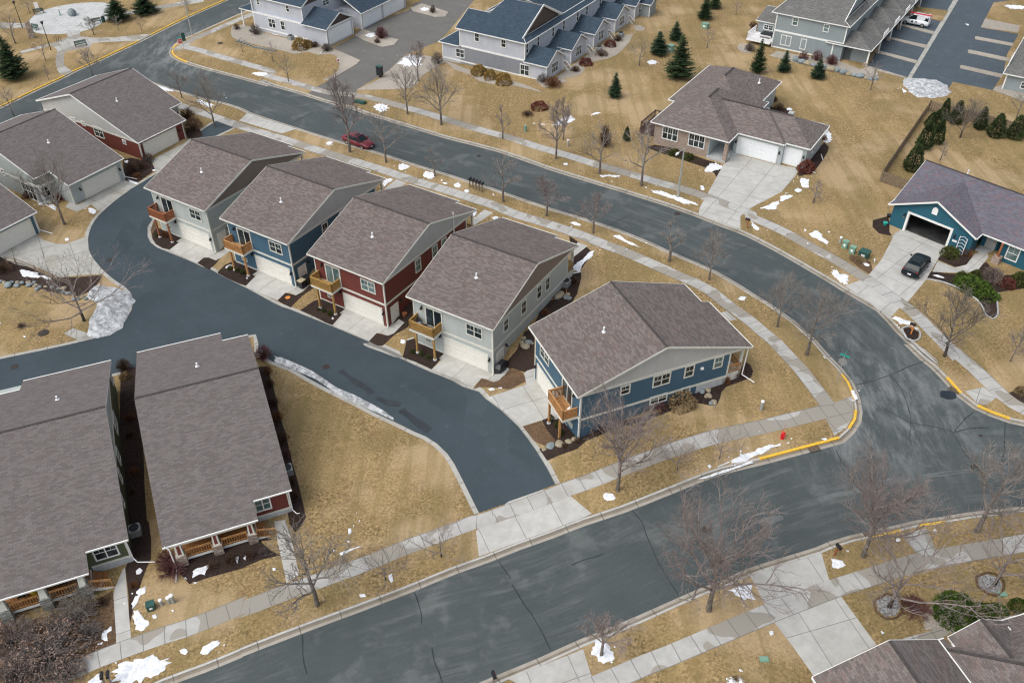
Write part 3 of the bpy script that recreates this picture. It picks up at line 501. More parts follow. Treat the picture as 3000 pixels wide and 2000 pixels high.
    for (name, mat), d in objs.items():
        me = bpy.data.meshes.new(name); me.from_pydata(d['v'], [], d['f']); me.materials.append(MATS[mat])
        L_ = me.uv_layers.new(name='UVMap'); li = np.empty(len(me.loops), dtype=np.int32); me.loops.foreach_get('vertex_index', li)
        L_.data.foreach_set('uv', np.array(d['uv'], dtype=np.float32)[li].ravel())
        o = bpy.data.objects.new(name, me); C.objects.link(o); o['kind'] = 'structure'
build_ground()
def drape(name, mat, paths, wd, dz, kind='structure'):
    mb = MB()
    for P, w_ in [(p, wd) for p in paths]:
        S_ = smooth(P, .6); A = offset(S_, -w_/2); B = offset(S_, w_/2); rr = random.Random(len(S_))
        vs = []
        for a_, b_ in zip(A, B):
            k = rr.uniform(.5, 1.2); m_ = (a_+b_)/2+Vector((rr.uniform(-.05,.05), rr.uniform(-.05,.05), 0)); a2 = m_+(a_-b_)/2*k; b2 = m_-(a_-b_)/2*k
            z = hgt(m_.x, m_.y)+dz; vs += [(a2.x, a2.y, z), (b2.x, b2.y, z)]
        mb.add(vs, [(2*i, 2*i+1, 2*i+3, 2*i+2) for i in range(len(S_)-1)])
    o = mb.build(name, mat); o['kind'] = kind; return o
drape('road_cracks', 'crack_fill', [ptl(*q) for q in (('L',805,325,950,290,1080,245,1200,190,1330,145), ('L',1075,255,1130,320,1180,420,1215,520,1225,620,1215,740,1235,790), ('L',1000,490,1120,560,1230,618,1380,640,1500,670,1560,690,1680,655,1830,652), ('L',1560,690,1610,620,1710,530), ('L',1530,660,1590,760,1650,860,1700,920,1760,1000), ('L',1948,610,1950,740,1935,900,1925,980), ('L',650,820,690,900,728,960),
   ('O',480,1195,490,1400,520,1490), ('O',1340,870,1385,990,1400,1110), ('O',1480,1290,1500,1400,1560,1568), ('O',1990,630,2080,760), ('N',0,800,80,930,180,1080,230,1180,300,1315), ('N',920,240,990,320,1030,420,1080,560,1160,700,1270,880), ('N',1320,85,1380,160,1440,260), ('N',1720,610,1760,660), ('N',450,660,700,570), ('B',390,948,480,900,580,845),
   ('G',980,160,1080,110,1190,60), ('G',1990,345,2091,300), ('H',320,860,380,820,460,790), ('H',1340,930,1230,1010), ('D',1480,20,1440,120,1380,260,1320,380,1290,470), ('D',1820,30,1700,200,1640,330,1600,500,1560,620), ('D',1330,500,1350,470,1400,480,1400,520,1350,540,1330,500))], .075, -.12+.02)
drape('alley_joints', 'crack_fill', [ptl(*q) for q in (('E',1820,1250,1900,1270,2010,1285),)], .08, -.01)
drape('alley_wet_patch', 'damp_asphalt', [ptl(*q) for q in (('J',300,190,420,240,560,315,700,395,850,465),)], .5, -.012)
drape('alley_puddle', 'damp_asphalt', [ptl(*q) for q in (('J',780,225,860,280,980,360,1015,400),('J',1060,430,1150,470,1235,480),('J',1240,520,1330,590,1460,680))], .8, -.010)
drape('salt_streak', 'pale_asphalt', [ptl('L',515,1200,700,1140,900,1090,1190,1045), ptl('L',60,1380,150,1340,240,1330)], 1.1, -.12+.012)
drape('salt_line', 'pale_asphalt', [ptl('L',1240,1045,1450,1018,1700,990,2091,955), ptl('L',1300,1018,1500,992,1700,975,2091,938)], .16, -.12+.016)
# ---------------------------------------------------------------- buildings
class House:
    def __init__(s, name, label, X, Y, Z, yaw, cat='house', group=None):
        s.X, s.Y, s.Z, s.a = X, Y, Z, yaw; s.root = thing(name, label, cat, (X, Y, Z), yaw, group)
        s.eu = Vector((math.cos(yaw), math.sin(yaw), 0)); s.ev = Vector((-math.sin(yaw), math.cos(yaw), 0)); s.T = MB()
        s.parts = {}
    def loc(s, P): D = P-Vector((s.X, s.Y, s.Z)); return Vector((D.dot(s.eu), D.dot(s.ev), D.z))
    def at(s, t, x, y, z): return s.loc(un(t, x, y, s.Z+z))
    def hit(s, ax, off, t, x, y):                       # photo point on the wall plane local x=off ('u') or y=off ('v') -> (along, z)
        n = s.eu if ax == 'u' else s.ev; O = Vector((s.X, s.Y, s.Z))+n*off; d = ray(t, x, y); c = Vector((0,0,CZ)); k = (O-c).dot(n)/d.dot(n); P = s.loc(c+d*k)
        return (P.y if ax == 'u' else P.x), P.z
    def rect(s, ax, off, t, *pts):
        q = [s.hit(ax, off, t, pts[i], pts[i+1]) for i in range(0, len(pts), 2)]; A = sorted(p[0] for p in q); Zs = sorted(p[1] for p in q); h_ = len(q)//2
        return sum(A[:h_])/h_, sum(A[h_:])/(len(A)-h_), sum(Zs[:h_])/h_, sum(Zs[h_:])/(len(Zs)-h_)
    def walls(s, mat, *boxes, name='wall'):
        mb = MB()
        for b in boxes: mb.box(*b)
        return mb.build(name, mat, s.root)
    def L(s, ax, off, sg):
        return (lambda a, d, z: (off+sg*d, a, z)) if ax == 'u' else (lambda a, d, z: (a, off+sg*d, z))
    def bx(s, mb, ax, off, sg, a0, a1, d0, d1, z0, z1, mi=0):
        f_ = s.L(ax, off, sg); p = f_(a0, d0, z0); q = f_(a1, d1, z1)
        mb.box(min(p[0], q[0]), max(p[0], q[0]), min(p[1], q[1]), max(p[1], q[1]), z0, z1, mi)
    def window(s, ax, off, sg, a0, a1, z0, z1, nx=2, trim='trim_white', glass='glass', munt=True, tw=.11):
        mb = MB(); B = lambda *q: s.bx(mb, ax, off, sg, *q)
        B(a0, a0+tw, -.01, .07, z0, z1); B(a1-tw, a1, -.01, .07, z0, z1); B(a0+tw, a1-tw, -.01, .07, z0, z0+tw); B(a0+tw, a1-tw, -.01, .07, z1-tw, z1)
        w_ = (a1-a0-2*tw)/nx
        for k in range(1, nx): x = a0+tw+w_*k; B(x-.045, x+.045, -.01, .055, z0+tw, z1-tw)
        zm = (z0+z1)/2; e_ = .002
        for k in range(nx):
            xa = a0+tw+w_*k+(.045 if k else 0)+e_; xb = a0+tw+w_*(k+1)-(.045 if k < nx-1 else 0)-e_
            B(xa, xb, -.01, .045, zm-.03, zm+.03)
            if munt: xm = (xa+xb)/2; B(xm-.013, xm+.013, .0, .036, zm+.031, z1-tw-e_)
        o = mb.build('window', trim, s.root); g_ = MB(); s.bx(g_, ax, off, sg, a0+tw*.6, a1-tw*.6, -.012, .024, z0+tw*.6, z1-tw*.6); g_.build('pane', glass, o); return o
    def winpx(s, ax, off, sg, t, *pts, **kw):
        a0, a1, z0, z1 = s.rect(ax, off, t, *pts); return s.window(ax, off, sg, a0, a1, z0, z1, **kw)
    def garage(s, ax, off, sg, a0, a1, z0, z1, mat='door_cream', trim='trim_cream', rows=8, cols=8):
        mb = MB(); B = lambda *q: s.bx(mb, ax, off, sg, *q); B(a0-.14, a0, -.02, .06, z0, z1+.14); B(a1, a1+.14, -.02, .06, z0, z1+.14); B(a0, a1, -.02, .06, z1, z1+.14); mb.build('garage_trim', trim, s.root)
        mb = MB(); n = 4; h_ = (z1-z0)/n
        for k in range(n): s.bx(mb, ax, off, sg, a0+.004, a1-.004, -.02, .03, z0+k*h_+.012, z0+(k+1)*h_-.012)
        s.bx(mb, ax, off, sg, a0+.006, a1-.006, -.025, .012, z0+.01, z1-.005, 0)
        w_ = (a1-a0)/cols
        for k in range(n):
            for c_ in range(cols): s.bx(mb, ax, off, sg, a0+c_*w_+.10, a0+(c_+1)*w_-.10, .0, .042, z0+k*h_+.12, z0+(k+1)*h_-.12)
        return mb.build('garage_door', mat, s.root)
    def door(s, ax, off, sg, a0, a1, z0, z1, mat='door_cream', trim='trim_cream'):
        mb = MB(); B = lambda *q: s.bx(mb, ax, off, sg, *q); B(a0, a0+.12, -.02, .06, z0, z1); B(a1-.12, a1, -.02, .06, z0, z1); B(a0+.12, a1-.12, -.02, .06, z1-.12, z1)
        B(a0+.12, a1-.12, -.02, .02, z0, z1-.12)
        for za, zb in ((.2, .45), (.55, .88)):
            for xa, xb in ((.2, .46), (.54, .8)): w_ = a1-a0; h_ = z1-z0; B(a0+xa*w_, a0+xb*w_, .0, .035, z0+za*h_, z0+zb*h_)
        o = mb.build('entry_door', mat, s.root); k = MB(); s.bx(k, ax, off, sg, a1-.26, a1-.20, .02, .10, z0+.95, z0+1.02); k.build('handle', 'grey_metal', o); return o
    def lamp(s, ax, off, sg, a, z, lit=False):
        mb = MB(); s.bx(mb, ax, off, sg, a-.06, a+.06, 0, .05, z-.12, z+.14); s.bx(mb, ax, off, sg, a-.02, a+.02, .05, .20, z+.06, z+.1)
        f_ = s.L(ax, off, sg); p = f_(a, .18, z-.14); mb.lathe(p, [(.05,-.06),(.12,-.05),(.13,.02),(.10,.12),(.04,.2)], 8)
        o = mb.build('wall_lamp', 'black_metal', s.root)
        if lit: g_ = MB(); p = f_(a, .18, z-.24); g_.lathe(p, [(.05,0),(.09,.04),(.09,.09)], 8); g_.build('lamp_glow', 'warm_lamp', o)
    def roof(s, mat, planes, th=.16, caps=(), trim='trim_white', name='roof', gut=True, edge=True):
        mb = MB(); tr = MB(); eds = {}
        key = lambda p: (round(p[0], 2), round(p[1], 2), round(p[2], 2))
        for pl in planes:
            pts, n = mb.plane_uv(pl, 0); low = [p-Vector((0,0,th)) for p in pts]; k = len(pts)
            mb.add(low, [tuple(reversed(range(k)))], 1)
            for i in range(k):
                a_, b_ = pts[i], pts[(i+1) % k]; mb.add([a_, b_, b_-Vector((0,0,th)), a_-Vector((0,0,th))], [(0,3,2,1)], 1)
                kk = tuple(sorted((key(a_), key(b_)))); eds[kk] = eds.get(kk, 0)+1
        o = mb.build(name, [mat, trim], s.root)
        # fascia boards and gutters along the free edges
        if edge:
            def inside(pt, pl):
                c_ = False; n_ = len(pl)
                for i in range(n_):
                    (xa, ya), (xb, yb) = pl[i][:2], pl[(i+1) % n_][:2]
                    if (ya > pt.y) != (yb > pt.y) and pt.x < (xb-xa)*(pt.y-ya)/(yb-ya)+xa: c_ = not c_
                return c_
            for pl in planes:
                k = len(pl)
                for i in range(k):
                    a_, b_ = Vector(pl[i]), Vector(pl[(i+1) % k]); d = b_-a_
                    if d.xy.length < .05 or (getattr(s, 'norake', 0) and abs(d.z) > .02): continue
                    side = Vector((d.y, -d.x, 0)).normalized(); m_ = (a_+b_)/2
                    if inside(m_+side*.02, pl): side = -side
                    N_ = max(1, int(d.length/.3)); run = None; flat = abs(d.z) < .02; wv = .09 if flat else .035; hv = .12 if flat else .19
                    for t in range(N_+1):
                        free = t < N_ and not any(inside(a_+d*((t+.5)/N_)+side*.12, q) for q in planes if q is not pl)
                        if free and run is None: run = t
                        if not free and run is not None:
                            q = side*(wv/2+.002)-Vector((0,0,hv*.42)); tr.beam(a_+d*(run/N_)+q, a_+d*(t/N_)+q, wv, hv); run = None
            if tr.v: tr.build('fascia', trim, o)
        if caps:
            cb = MB()
            for a_, b_ in caps: cb.beam(Vector(a_)+Vector((0,0,.02)), Vector(b_)+Vector((0,0,.02)), .20, .05)
            cb.build('ridge_cap', 'ridge_cap', o)
        return o
    def vent(s, roof, x, y, z, h=.55):
        mb = MB(); mb.lathe((x, y, z), [(.20,-.14),(.19,.02),(.08,.10),(.065,h*.8),(.09,h*.8+.01),(.09,h*.8+.06)], 10); mb.build('vent_pipe', 'white_paint', roof)
    def rail(s, name, mat, pts, h=1.0, parent=None, sp=.13, post=.09, bw=.035, top=.12):
        mb = MB()
        for a_, b_ in zip(pts[:-1], pts[1:]):
            a_, b_ = Vector(a_), Vector(b_); up = Vector((0,0,1)); mb.beam(a_+up*h, b_+up*h, top, .05); mb.beam(a_+up*.12, b_+up*.12, .05, .06); mb.beam(a_+up*(h-.12), b_+up*(h-.12), .05, .06)
            n = max(2, int((b_-a_).length/sp))
            for k in range(n+1): p = a_+(b_-a_)*k/n; mb.box(p.x-bw/2, p.x+bw/2, p.y-bw/2, p.y+bw/2, p.z+.1, p.z+h-.02)
            for p in (a_, b_): mb.box(p.x-post/2, p.x+post/2, p.y-post/2, p.y+post/2, p.z-.05, p.z+h+.03)
        return mb.build(name, mat, parent or s.root)
    def finish(s, mat='trim_cream'):
        if s.T.v: s.T.build('trim', mat, s.root)
def townhouse(name, label, X, Y, Z, yaw, wall, gable, deck, side=(), front_blind='glass', notch=(-2.5, 16.8, 16.0), lit=False, vent=None, trim='trim_cream', low=(), rearpost=True, deckfloor=None, mir=False):
    h = House(name, label, X, Y, Z, yaw, group='townhouses with garages along the alley')
    WL, D, ZE, ZR, RY = -9.18, 14.5, 5.5, 8.64, 7.54
    h.walls(wall, (WL, 0, 0, D, -2.0, ZE))
    g = MB(); g.prism([(.02, ZE), (15.6, ZE), (15.6, 5.72), (RY, 8.42), (.02, 5.80)], 'x', WL-.012, .012); g.build('gable', gable, h.root)
    sl = (ZR-5.9)/8.03; sb = (ZR-5.93)/8.56; xn, yl, yr = notch; x0, x1 = WL-.41, .41
    zb = lambda y: ZR-sb*(y-RY)
    r = h.roof('roof_brown', [[(x0,-.49,5.9),(x1,-.49,5.9),(x1,RY,ZR),(x0,RY,ZR)], [(x0,RY,ZR),(xn,RY,ZR),(xn,yl,zb(yl)),(x0,yl,zb(yl))], [(xn,RY,ZR),(x1,RY,ZR),(x1,yr,zb(yr)),(xn,yr,zb(yr))]],
               caps=[((x0,RY-.05,ZR),(x1,RY-.05,ZR))], trim=trim)
    vx, vy = vent or (-4.3, 3.9); h.vent(r, vx, vy, 5.9+sl*(vy+.49))
    T = h.T
    for a_, b_ in ((WL-.03, WL+.09), (-.11, .03)): T.box(a_, b_, -.03, .11, -2, ZE-.02)
    T.box(-.10, .031, D-.12, D+.03, -2, ZE-.02)
    T.box(WL+.09, -.11, -.028, .02, 2.66, 2.90); T.box(-.02, .028, .11, D-.12, 2.66, 2.90)        # band board
    T.box(-.02, .045, -.02, 15.6, ZE-.10, ZE+.16); T.box(WL-.045, WL+.02, -.02, 15.6, ZE-.10, ZE+.16)           # frieze
    T.box(*((WL+.09, -5.75) if not mir else (-3.4, -.12)), -.022, .02, -.02, .14)
    # garage, doors, windows
    X_ = (lambda a, b_: (WL-b_, WL-a)) if mir else (lambda a, b_: (a, b_)); x1_ = (lambda a: WL-a) if mir else (lambda a: a)
    h.garage('v', 0, -1, *X_(-5.6, -.64), 0, 2.08)
    (a0, a1), z0, z1 = X_(-7.76, -5.72), 2.95, 5.13; mb = MB(); B = lambda *q: h.bx(mb, 'v', 0, -1, *q)
    B(a0, a0+.13, -.01, .07, z0, z1); B(a1-.13, a1, -.01, .07, z0, z1); B(a0+.13, a1-.13, -.01, .07, z1-.13, z1); B((a0+a1)/2-.05, (a0+a1)/2+.05, -.01, .055, z0, z1-.13)
    o = mb.build('sliding_door', trim, h.root); g_ = MB(); h.bx(g_, 'v', 0, -1, a0+.05, a1-.05, -.01, .03, z0, z1-.05); g_.build('pane', front_blind, o)
    h.window('v', 0, -1, *X_(-2.99, -1.11), 3.70, 5.09, trim=trim, glass=front_blind); h.window('v', 0, -1, *X_(-8.02, -7.15), .70, 1.16, nx=1, trim=trim, munt=False, tw=.08)
    h.lamp('v', 0, -1, x1_(-8.15), 4.85, lit); h.lamp('v', 0, -1, x1_(-6.05), 2.25); h.lamp('v', 0, -1, x1_(-.35), 1.75)
    if not mir: h.lamp('u', 0, 1, 2.25, 2.1, lit); h.door('u', 0, 1, .62, 1.88, 0.0, 2.1)
    for q in side:
        h.window('u', 0, 1, q[0], q[1], q[2], q[3], nx=2 if q[1]-q[0] > 1.4 else 1, trim=trim, glass=front_blind if len(q) < 5 else q[4])
    # balcony on two posts
    bx0, bx1 = X_(-8.80, -5.86)
    bal = MB(); bal.box(bx0, bx1, -1.42, -.03, 2.62, 2.84); o = bal.build('balcony', 'trim_cream', h.root)
    f_ = MB()
    for k in range(9): f_.box(bx0+.06, bx1-.06, -1.40+k*.152, -1.40+k*.152+.145, 2.842, 2.87)
    f_.build('deck_boards', deckfloor or deck, o)
    for pa, pb in (((bx0+.06,-.08,2.86),(bx0+.06,-1.36,2.86)), ((bx0+.06,-1.36,2.86),(bx1-.06,-1.36,2.86)), ((bx1-.06,-1.36,2.86),(bx1-.06,-.08,2.86))): h.rail('railing', deck, [pa, pb], 1.02, o, sp=.12, bw=.07)
    for x in X_(-8.1, -5.98): p = MB(); p.box(x-.085, x+.085, -1.36, -1.19, .12, 2.62); p.lathe((x, -1.275, 0), [(.2,-.4),(.2,.10),(.13,.14)], 10, 1); p.build('post', [deck, 'foundation'], o)
    # back porch under the roof
    gz = 2.1
    p = MB(); p.box(WL+.1, -.1, D, 16.0 if yr > yl else 15.9, 1.2, gz+.75); o2 = p.build('porch', 'trim_cream', h.root)
    h.rail('railing', deck, [(-.12, D+.1, gz+.76), (-.12, 15.85, gz+.76), (-2.6, 15.85, gz+.76)], .95, o2)
    for x in (-.2, -2.6, -6.4, -9.0): pp = MB(); pp.box(x-.1, x+.1, 15.78, 15.98, 1.2, ZE); pp.build('porch_post', trim, o2)
    ds = MB(); ds.tube([(.09,-.42,5.72),(.10,-.10,5.45),(.10,-.10,.25),(.16,-.5,.08)], .045, 6); ds.build('downspout', trim, h.root)
    h.finish(trim); return h
S3 = [(5.10, 6.08, 3.66, 5.28), (8.07, 9.04, 3.62, 5.28), (9.75, 10.7, 3.6, 5.25)]
H1 = townhouse('townhouse', 'sage grey house with a red-brown balcony, at the alley bend', -34.482, 85.808, -.6, -.559, 'sage_siding', 'gable_tan', 'redwood', S3[:1])
H2 = townhouse('townhouse', 'blue house with an orange wooden balcony, between the grey house and the red house', -23.678, 78.378, -.2, -.559, 'blue_siding', 'gable_grey', 'cedar', S3[:2])
H3 = townhouse('townhouse', 'dark red house with a golden wooden balcony, in the middle of the alley row', -12.788, 71.035, 0, -.563, 'red_siding', 'gable_grey', 'olive_wood', S3, 'blind_glass')
H4 = townhouse('townhouse', 'sage grey house with lit lamps and a cluttered balcony, fourth along the alley', -1.815, 63.641, .1, -.554, 'sage_siding', 'gable_tan', 'olive_wood', [(1.85, 2.78, 3.72, 5.2)]+S3, lit=True, deckfloor='old_wood')
H5 = townhouse('townhouse', 'blue house nearest the street corner, its long blue side wall facing the crossing', 5.662, 52.717, 1.8, -1.175, 'blue_siding', 'gable_grey', 'cedar',
    [(3.65, 4.61, 4.26, 5.31), (6.77, 8.5, 4.04, 5.36), (9.87, 10.84, 4.07, 5.43), (12.79, 13.75, 4.15, 5.44, 'blind_glass'), (6.72, 8.47, 2.02, 2.66+.3), (9.84, 10.79, 2.04, 2.66+.26)], notch=(-6.6, 15.5, 16.35), vent=(-4.6, 4.3), mir=True)
# downspout and extension at H5's two visible corners
for pts in ([(.1,-.1,5.6),(.1,-.1,.35),(.5,-1.3,.12)], [(.2,16.1,5.6),(.2,16.0,2.6),(1.3,16.6,2.35)]):
    d_ = MB(); d_.tube(pts, .055, 6); d_.build('downspout', 'white_paint', H5.root)
fo = MB(); fo.box(-.03, .022, 11.4, 14.4, 1.2, 2.66); fo.build('foundation', 'foundation', H5.root)
vt = MB(); vt.box(.0, .16, 11.5, 11.75, 4.55, 4.75); vt.build('wall_vent', 'white_paint', H5.root)
vp = MB(); vp.tube([(.12, 12.0, 4.2), (.12, 12.0, 6.6)], .06, 8); vp.tube([(.12,12.0,6.6),(.12,12.0,7.6)], .05, 8); vp.build('vent_pipe', 'white_paint', H3.root)
# ---- cottages on the left: long roofs, a porch on the street side, the garage on the alley side
def cottage(name, label, ridge, zr, base, yaw, W_, front, back, wall, gable, roofm, group):
    """ridge = photo point of the ridge's right end at absolute height zr; front/back = [(x0, x1, run)]"""
    P = un(*ridge, zr); h = House(name, label, P.x, P.y, base, yaw, group=group); R0 = zr-base; s_ = .338
    pl = []
    for x0, x1, run in front: pl.append([(x0,0,R0),(x1,0,R0),(x1,-run,R0-s_*run),(x0,-run,R0-s_*run)])
    for x0, x1, run in back: pl.append([(x0,0,R0),(x1,0,R0),(x1,run,R0-s_*run),(x0,run,R0-s_*run)])
    h.norake = group == 'cottages in the foreground'
    h.rf = h.roof(roofm, pl, caps=[((-W_, .05, R0), (0, .05, R0))]); h.R0, h.s = R0, s_; return h
def side_gable(h, x0, x1, yf, yb, ze, gable):
    R0, s_ = h.R0, h.s; g = MB(); g.prism([(-yf, ze), (yb, ze), (yb, R0-s_*yb-.2), (0, R0-.2), (-yf, R0-s_*yf-.2)], 'x', x0, x1); g.build('gable', gable, h.root)
B10 = cottage('cottage', 'dark red cottage with a brown roof and stone porch piers, beside the open lawn', ('s', 757.5, 1078.2), 7, .2, R(22.3), 10.1, [(-3.0,0,11.1),(-10.1,-3.0,12.65)], [(-10.1,-2.4,11.2),(-2.4,0,8.95)], 'red_siding', 'gable_grey', 'roof_mauve', 'cottages in the foreground')
B9 = cottage('cottage', 'dark green cottage with a brown roof and stone porch piers, at the left edge', ('P', 808, 630), 7, .2, R(22.5), 10.1, [(-3.0,0,11.2),(-10.1,-3.0,12.8)], [(-7.5,0,10.9),(-10.1,-7.5,8.8)], 'green_siding', 'gable_pale', 'roof_mauve', 'cottages in the foreground')
for h, wall, gab, tcol in ((B10, 'red_siding', 'gable_grey', 'red_siding'), (B9, 'green_siding', 'gable_pale', 'trim_cream')):
    yb = 8.5 if h is B10 else 10.4; ze = 2.95
    h.walls(wall, (-9.7, -.4, -10.75, yb, -1.5, ze)) if h is B10 else h.walls(wall, (-9.7, -.4, -10.75, yb-2.2, -1.5, ze), (-7.2, -.401, yb-2.2, yb, -1.5, ze))
    if h is B10: h.walls(wall, (-9.7, -2.8, 8.5, 10.8, -1.5, 2.9))
    side_gable(h, -9.71, -.385, 10.75, yb-.02, ze, gab)
    T = h.T; T.box(-.47, -.34, -10.80, -10.66, -1, ze); T.box(-.40, -.355, -10.6, yb, ze-.12, ze+.12); T.box(-.5, -.36, yb-.1, yb+.04, -1, ze)
    T.box(-3.2, -.47, -10.79, -10.74, .62, .78)
    if h is B10: h.window('v', -10.75, -1, -3.05, -1.75, 1.25, 2.75, glass='blind_glass', nx=2, munt=False)
    else: h.window('v', -10.75, -1, -2.75, -1.0, 1.2, 2.75, nx=2)
    fnd = MB(); fnd.box(-3.2, -.36, -10.82, -10.7, -1.2, .6); fnd.build('foundation', 'foundation', h.root)
    # porch: wooden floor, beam, stone piers with short columns, railings and side steps
    y0 = -12.35
    for k, (xa, xb) in enumerate(((-9.45, -8.7), (-6.75, -6.02), (-4.08, -3.38))):
        p = MB(); p.prism([(xa, -12.95), (xb, -12.95), (xb, -12.2), (xa, -12.2)], 'z', -.8, 1.25); o = p.build('stone_pier', 'stone_grey' if h is B9 else 'stone_tan', h.root)
        c_ = MB(); m_ = .10; c_.add([(xa+m_,-12.85,1.25),(xb-m_,-12.85,1.25),(xb-m_,-12.3,1.25),(xa+m_,-12.3,1.25),(xa+m_+.08,-12.62,2.30),(xb-m_-.08,-12.62,2.30),(xb-m_-.08,-12.3,2.30),(xa+m_+.08,-12.3,2.30)], [(0,3,2,1),(4,5,6,7),(0,1,5,4),(1,2,6,5),(2,3,7,6),(3,0,4,7)]); c_.build('column', 'trim_cream', o)
        if h is B10: c_ = MB(); c_.add([(xa+.24,-12.83,1.4),(xb-.24,-12.83,1.4),(xb-.26,-12.655,2.2),(xa+.26,-12.655,2.2),(xa+.24,-12.7,1.4),(xb-.24,-12.7,1.4),(xb-.26,-12.6,2.2),(xa+.26,-12.6,2.2)], [(0,1,2,3),(5,4,7,6),(0,4,5,1),(3,2,6,7),(0,3,7,4),(1,5,6,2)]); c_.build('column_panel', 'red_siding', o)
    T.box(-9.6, -3.3, -12.58, -12.38, 2.12, 2.34)
    p = MB(); p.box(-9.55, -3.3, -12.55, -10.76, .30, .52); o = p.build('porch', 'trim_white', h.root)
    f_ = MB(); [f_.box(-9.5+k*.15, -9.36+k*.15, -12.5, -10.78, .522, .56) for k in range(41)]; f_.build('deck_boards', 'deck_wood', o)
    for xa, xb in ((-8.66, -6.8), (-5.98, -4.12)): h.rail('railing', 'cedar', [(xa, -12.55, .62), (xb, -12.55, .62)], .85, o, sp=.17)
    st = MB()
    for k in range(4): st.box(-3.3+k*.34, -2.96+k*.34, -12.5, -11.0, -.6, .45-k*.2)
    st.build('steps', 'deck_wood', h.root)
    h.rail('stair_railing', 'cedar', [(-3.32, -12.62, .45), (-1.95, -12.62, -.05)], .95, h.root, sp=.17); rf_ = MB(); rf_.beam((-3.4,-12.66,.42), (-1.9,-12.66,-.1), .05, .24); rf_.build('stair_stringer', 'trim_white', h.root)
    [(lambda q_: (q_.tube(p_, .05, 6), q_.build('downspout', 'white_paint', h.root)))(MB()) for p_ in ([(-.3,-11.0,3.0),(-.28,-10.9,2.6),(-.28,-10.9,.5),(-.05,-11.2,.25),(1.2,-11.6,.12)], [(-9.9,-12.75,2.7),(-9.65,-12.9,2.4),(-9.62,-13.02,.3),(-9.8,-14.2,.15)])]
    h.finish('trim_cream')
B9.vent(B9.rf, -4.0, 4.2, B9.R0-.338*4.2, .4); B10.vent(B10.rf, -4.9, 3.9, B10.R0-.338*3.9, .4)
for pts in (('P',880,450,895,545),('P',892,740,935,930),('P',898,955,915,1060),('P',905,1110,948,1250),('P',915,1280,955,1410)):
    a = B9.hit('u', -.4, *pts[:3])[0]; b_ = B9.hit('u', -.4, 'P', *pts[3:])[0]; lo, hi = sorted((a, b_)); hi = min(hi, lo+(1.9 if pts[1] == 892 else 1.15)); B9.window('u', -.4, 1, lo, hi, 1.2, 2.6, nx=2 if hi-lo > 1.4 else 1)
pot = MB(); pot.box(-8.3, -7.5, -12.0, -11.3, .56, 1.25); pt = pot.build('porch_chair', 'tan_cloth', None)
def place_on(h, o, x=0, y=0, z=0):
    M = Matrix.Translation((h.X, h.Y, h.Z)) @ Matrix.Rotation(h.a, 4, 'Z') @ Matrix.Translation((x, y, z)); o.matrix_world = M
place_on(B9, pt); bpy.data.objects.remove(pt)
def garage_cottage(name, label, ridge, zr, base, yaw, W_, front, back, wall, gable, door, cat='house'):
    h = cottage(name, label, ridge, zr, base, yaw, W_, front, back, wall, gable, 'roof_mauve', 'cottages at the alley bend'); return h
B6 = garage_cottage('cottage', 'dark red house with a cream garage door, furthest up on the left', ('A', 1010, 522), 7.0, .1, R(58.3), 10.4, [(-10.4,-2.2,12.0),(-2.2,0,9.1)], [(-10.4,0,8.8)], 'red_siding', 'gable_grey', 1)
h = B6; h.walls('red_siding', (-10.0, -.4, -8.6, 8.3, -2, 2.55), (-10.0, -2.6, -11.55, -8.6, -2, 2.55)); side_gable(h, -10.01, -.39, 8.6, 8.3, 2.55, 'gable_grey')
g = MB(); g.prism([(-11.55, 2.55), (-8.55, 2.55), (-8.55, h.R0-.338*8.55-.2), (-11.55, h.R0-.338*11.55-.2)], 'x', -10.011, -2.6); g.build('gable', 'gable_grey', h.root)
a0, a1 = h.hit('v', -11.55, '8', 1155, 665)[0], h.hit('v', -11.55, '8', 1640, 430)[0]; h.garage('v', -11.55, -1, a0, a1, 0.0, 2.2, 'door_cream')
T = h.T; T.box(-10.05, -9.9, -11.6, -11.45, -1, 2.6); T.box(-2.7, -2.57, -11.6, -11.45, -1, 2.6); T.box(-10.04, -9.98, -11.4, 8.3, 2.42, 2.66); T.box(-10.03, -9.98, -11.4, 8.2, -.35, -.12)
for t in (('A',537,900,575,900,583,938,550,930), ('A',620,925,648,932,660,970,630,958), ('A',935,1068,965,1078,972,1112,945,1100)): h.winpx('u', -10.0, -1, *t, nx=1)
h.winpx('u', -10.0, -1, 'A', 710, 962, 782, 985, 805, 1064, 735, 1040, nx=2)
ds = MB(); ds.tube([(-10.1,-12.0,2.5),(-10.1,-11.65,2.2),(-10.1,-11.65,.4),(-9.6,-13.4,.15)], .055, 6); ds.build('downspout', 'white_paint', h.root)
h.lamp('v', -11.55, -1, a1+.5, 1.7); h.vent(h.rf, -6.6, -4.3, h.R0-.338*4.3, .5)
pst = MB(); pst.box(-.7, -.5, -8.9, -8.7, -1, 3.2); pst.build('porch_post', 'trim_cream', h.root); h.finish()
B7 = garage_cottage('cottage', 'pale grey house with a glazed corner entry, its garage facing the alley bend', ('A', 425, 835), 7.0, .1, R(58.3), 10.4, [(-8.25,0,11.6),(-10.4,-8.25,8.5)], [(-10.4,0,8.8)], 'grey_siding', 'gable_pale', 1)
h = B7; h.walls('grey_siding', (-10.0, -.4, -7.2, 8.3, -2, 2.55), (-8.0, -.401, -11.15, -7.2, -2, 2.55), (-10.0, -8.0, -7.9, -7.2, -2, .1)); side_gable(h, -10.01, -.39, 7.2, 8.3, 2.55, 'gable_pale')
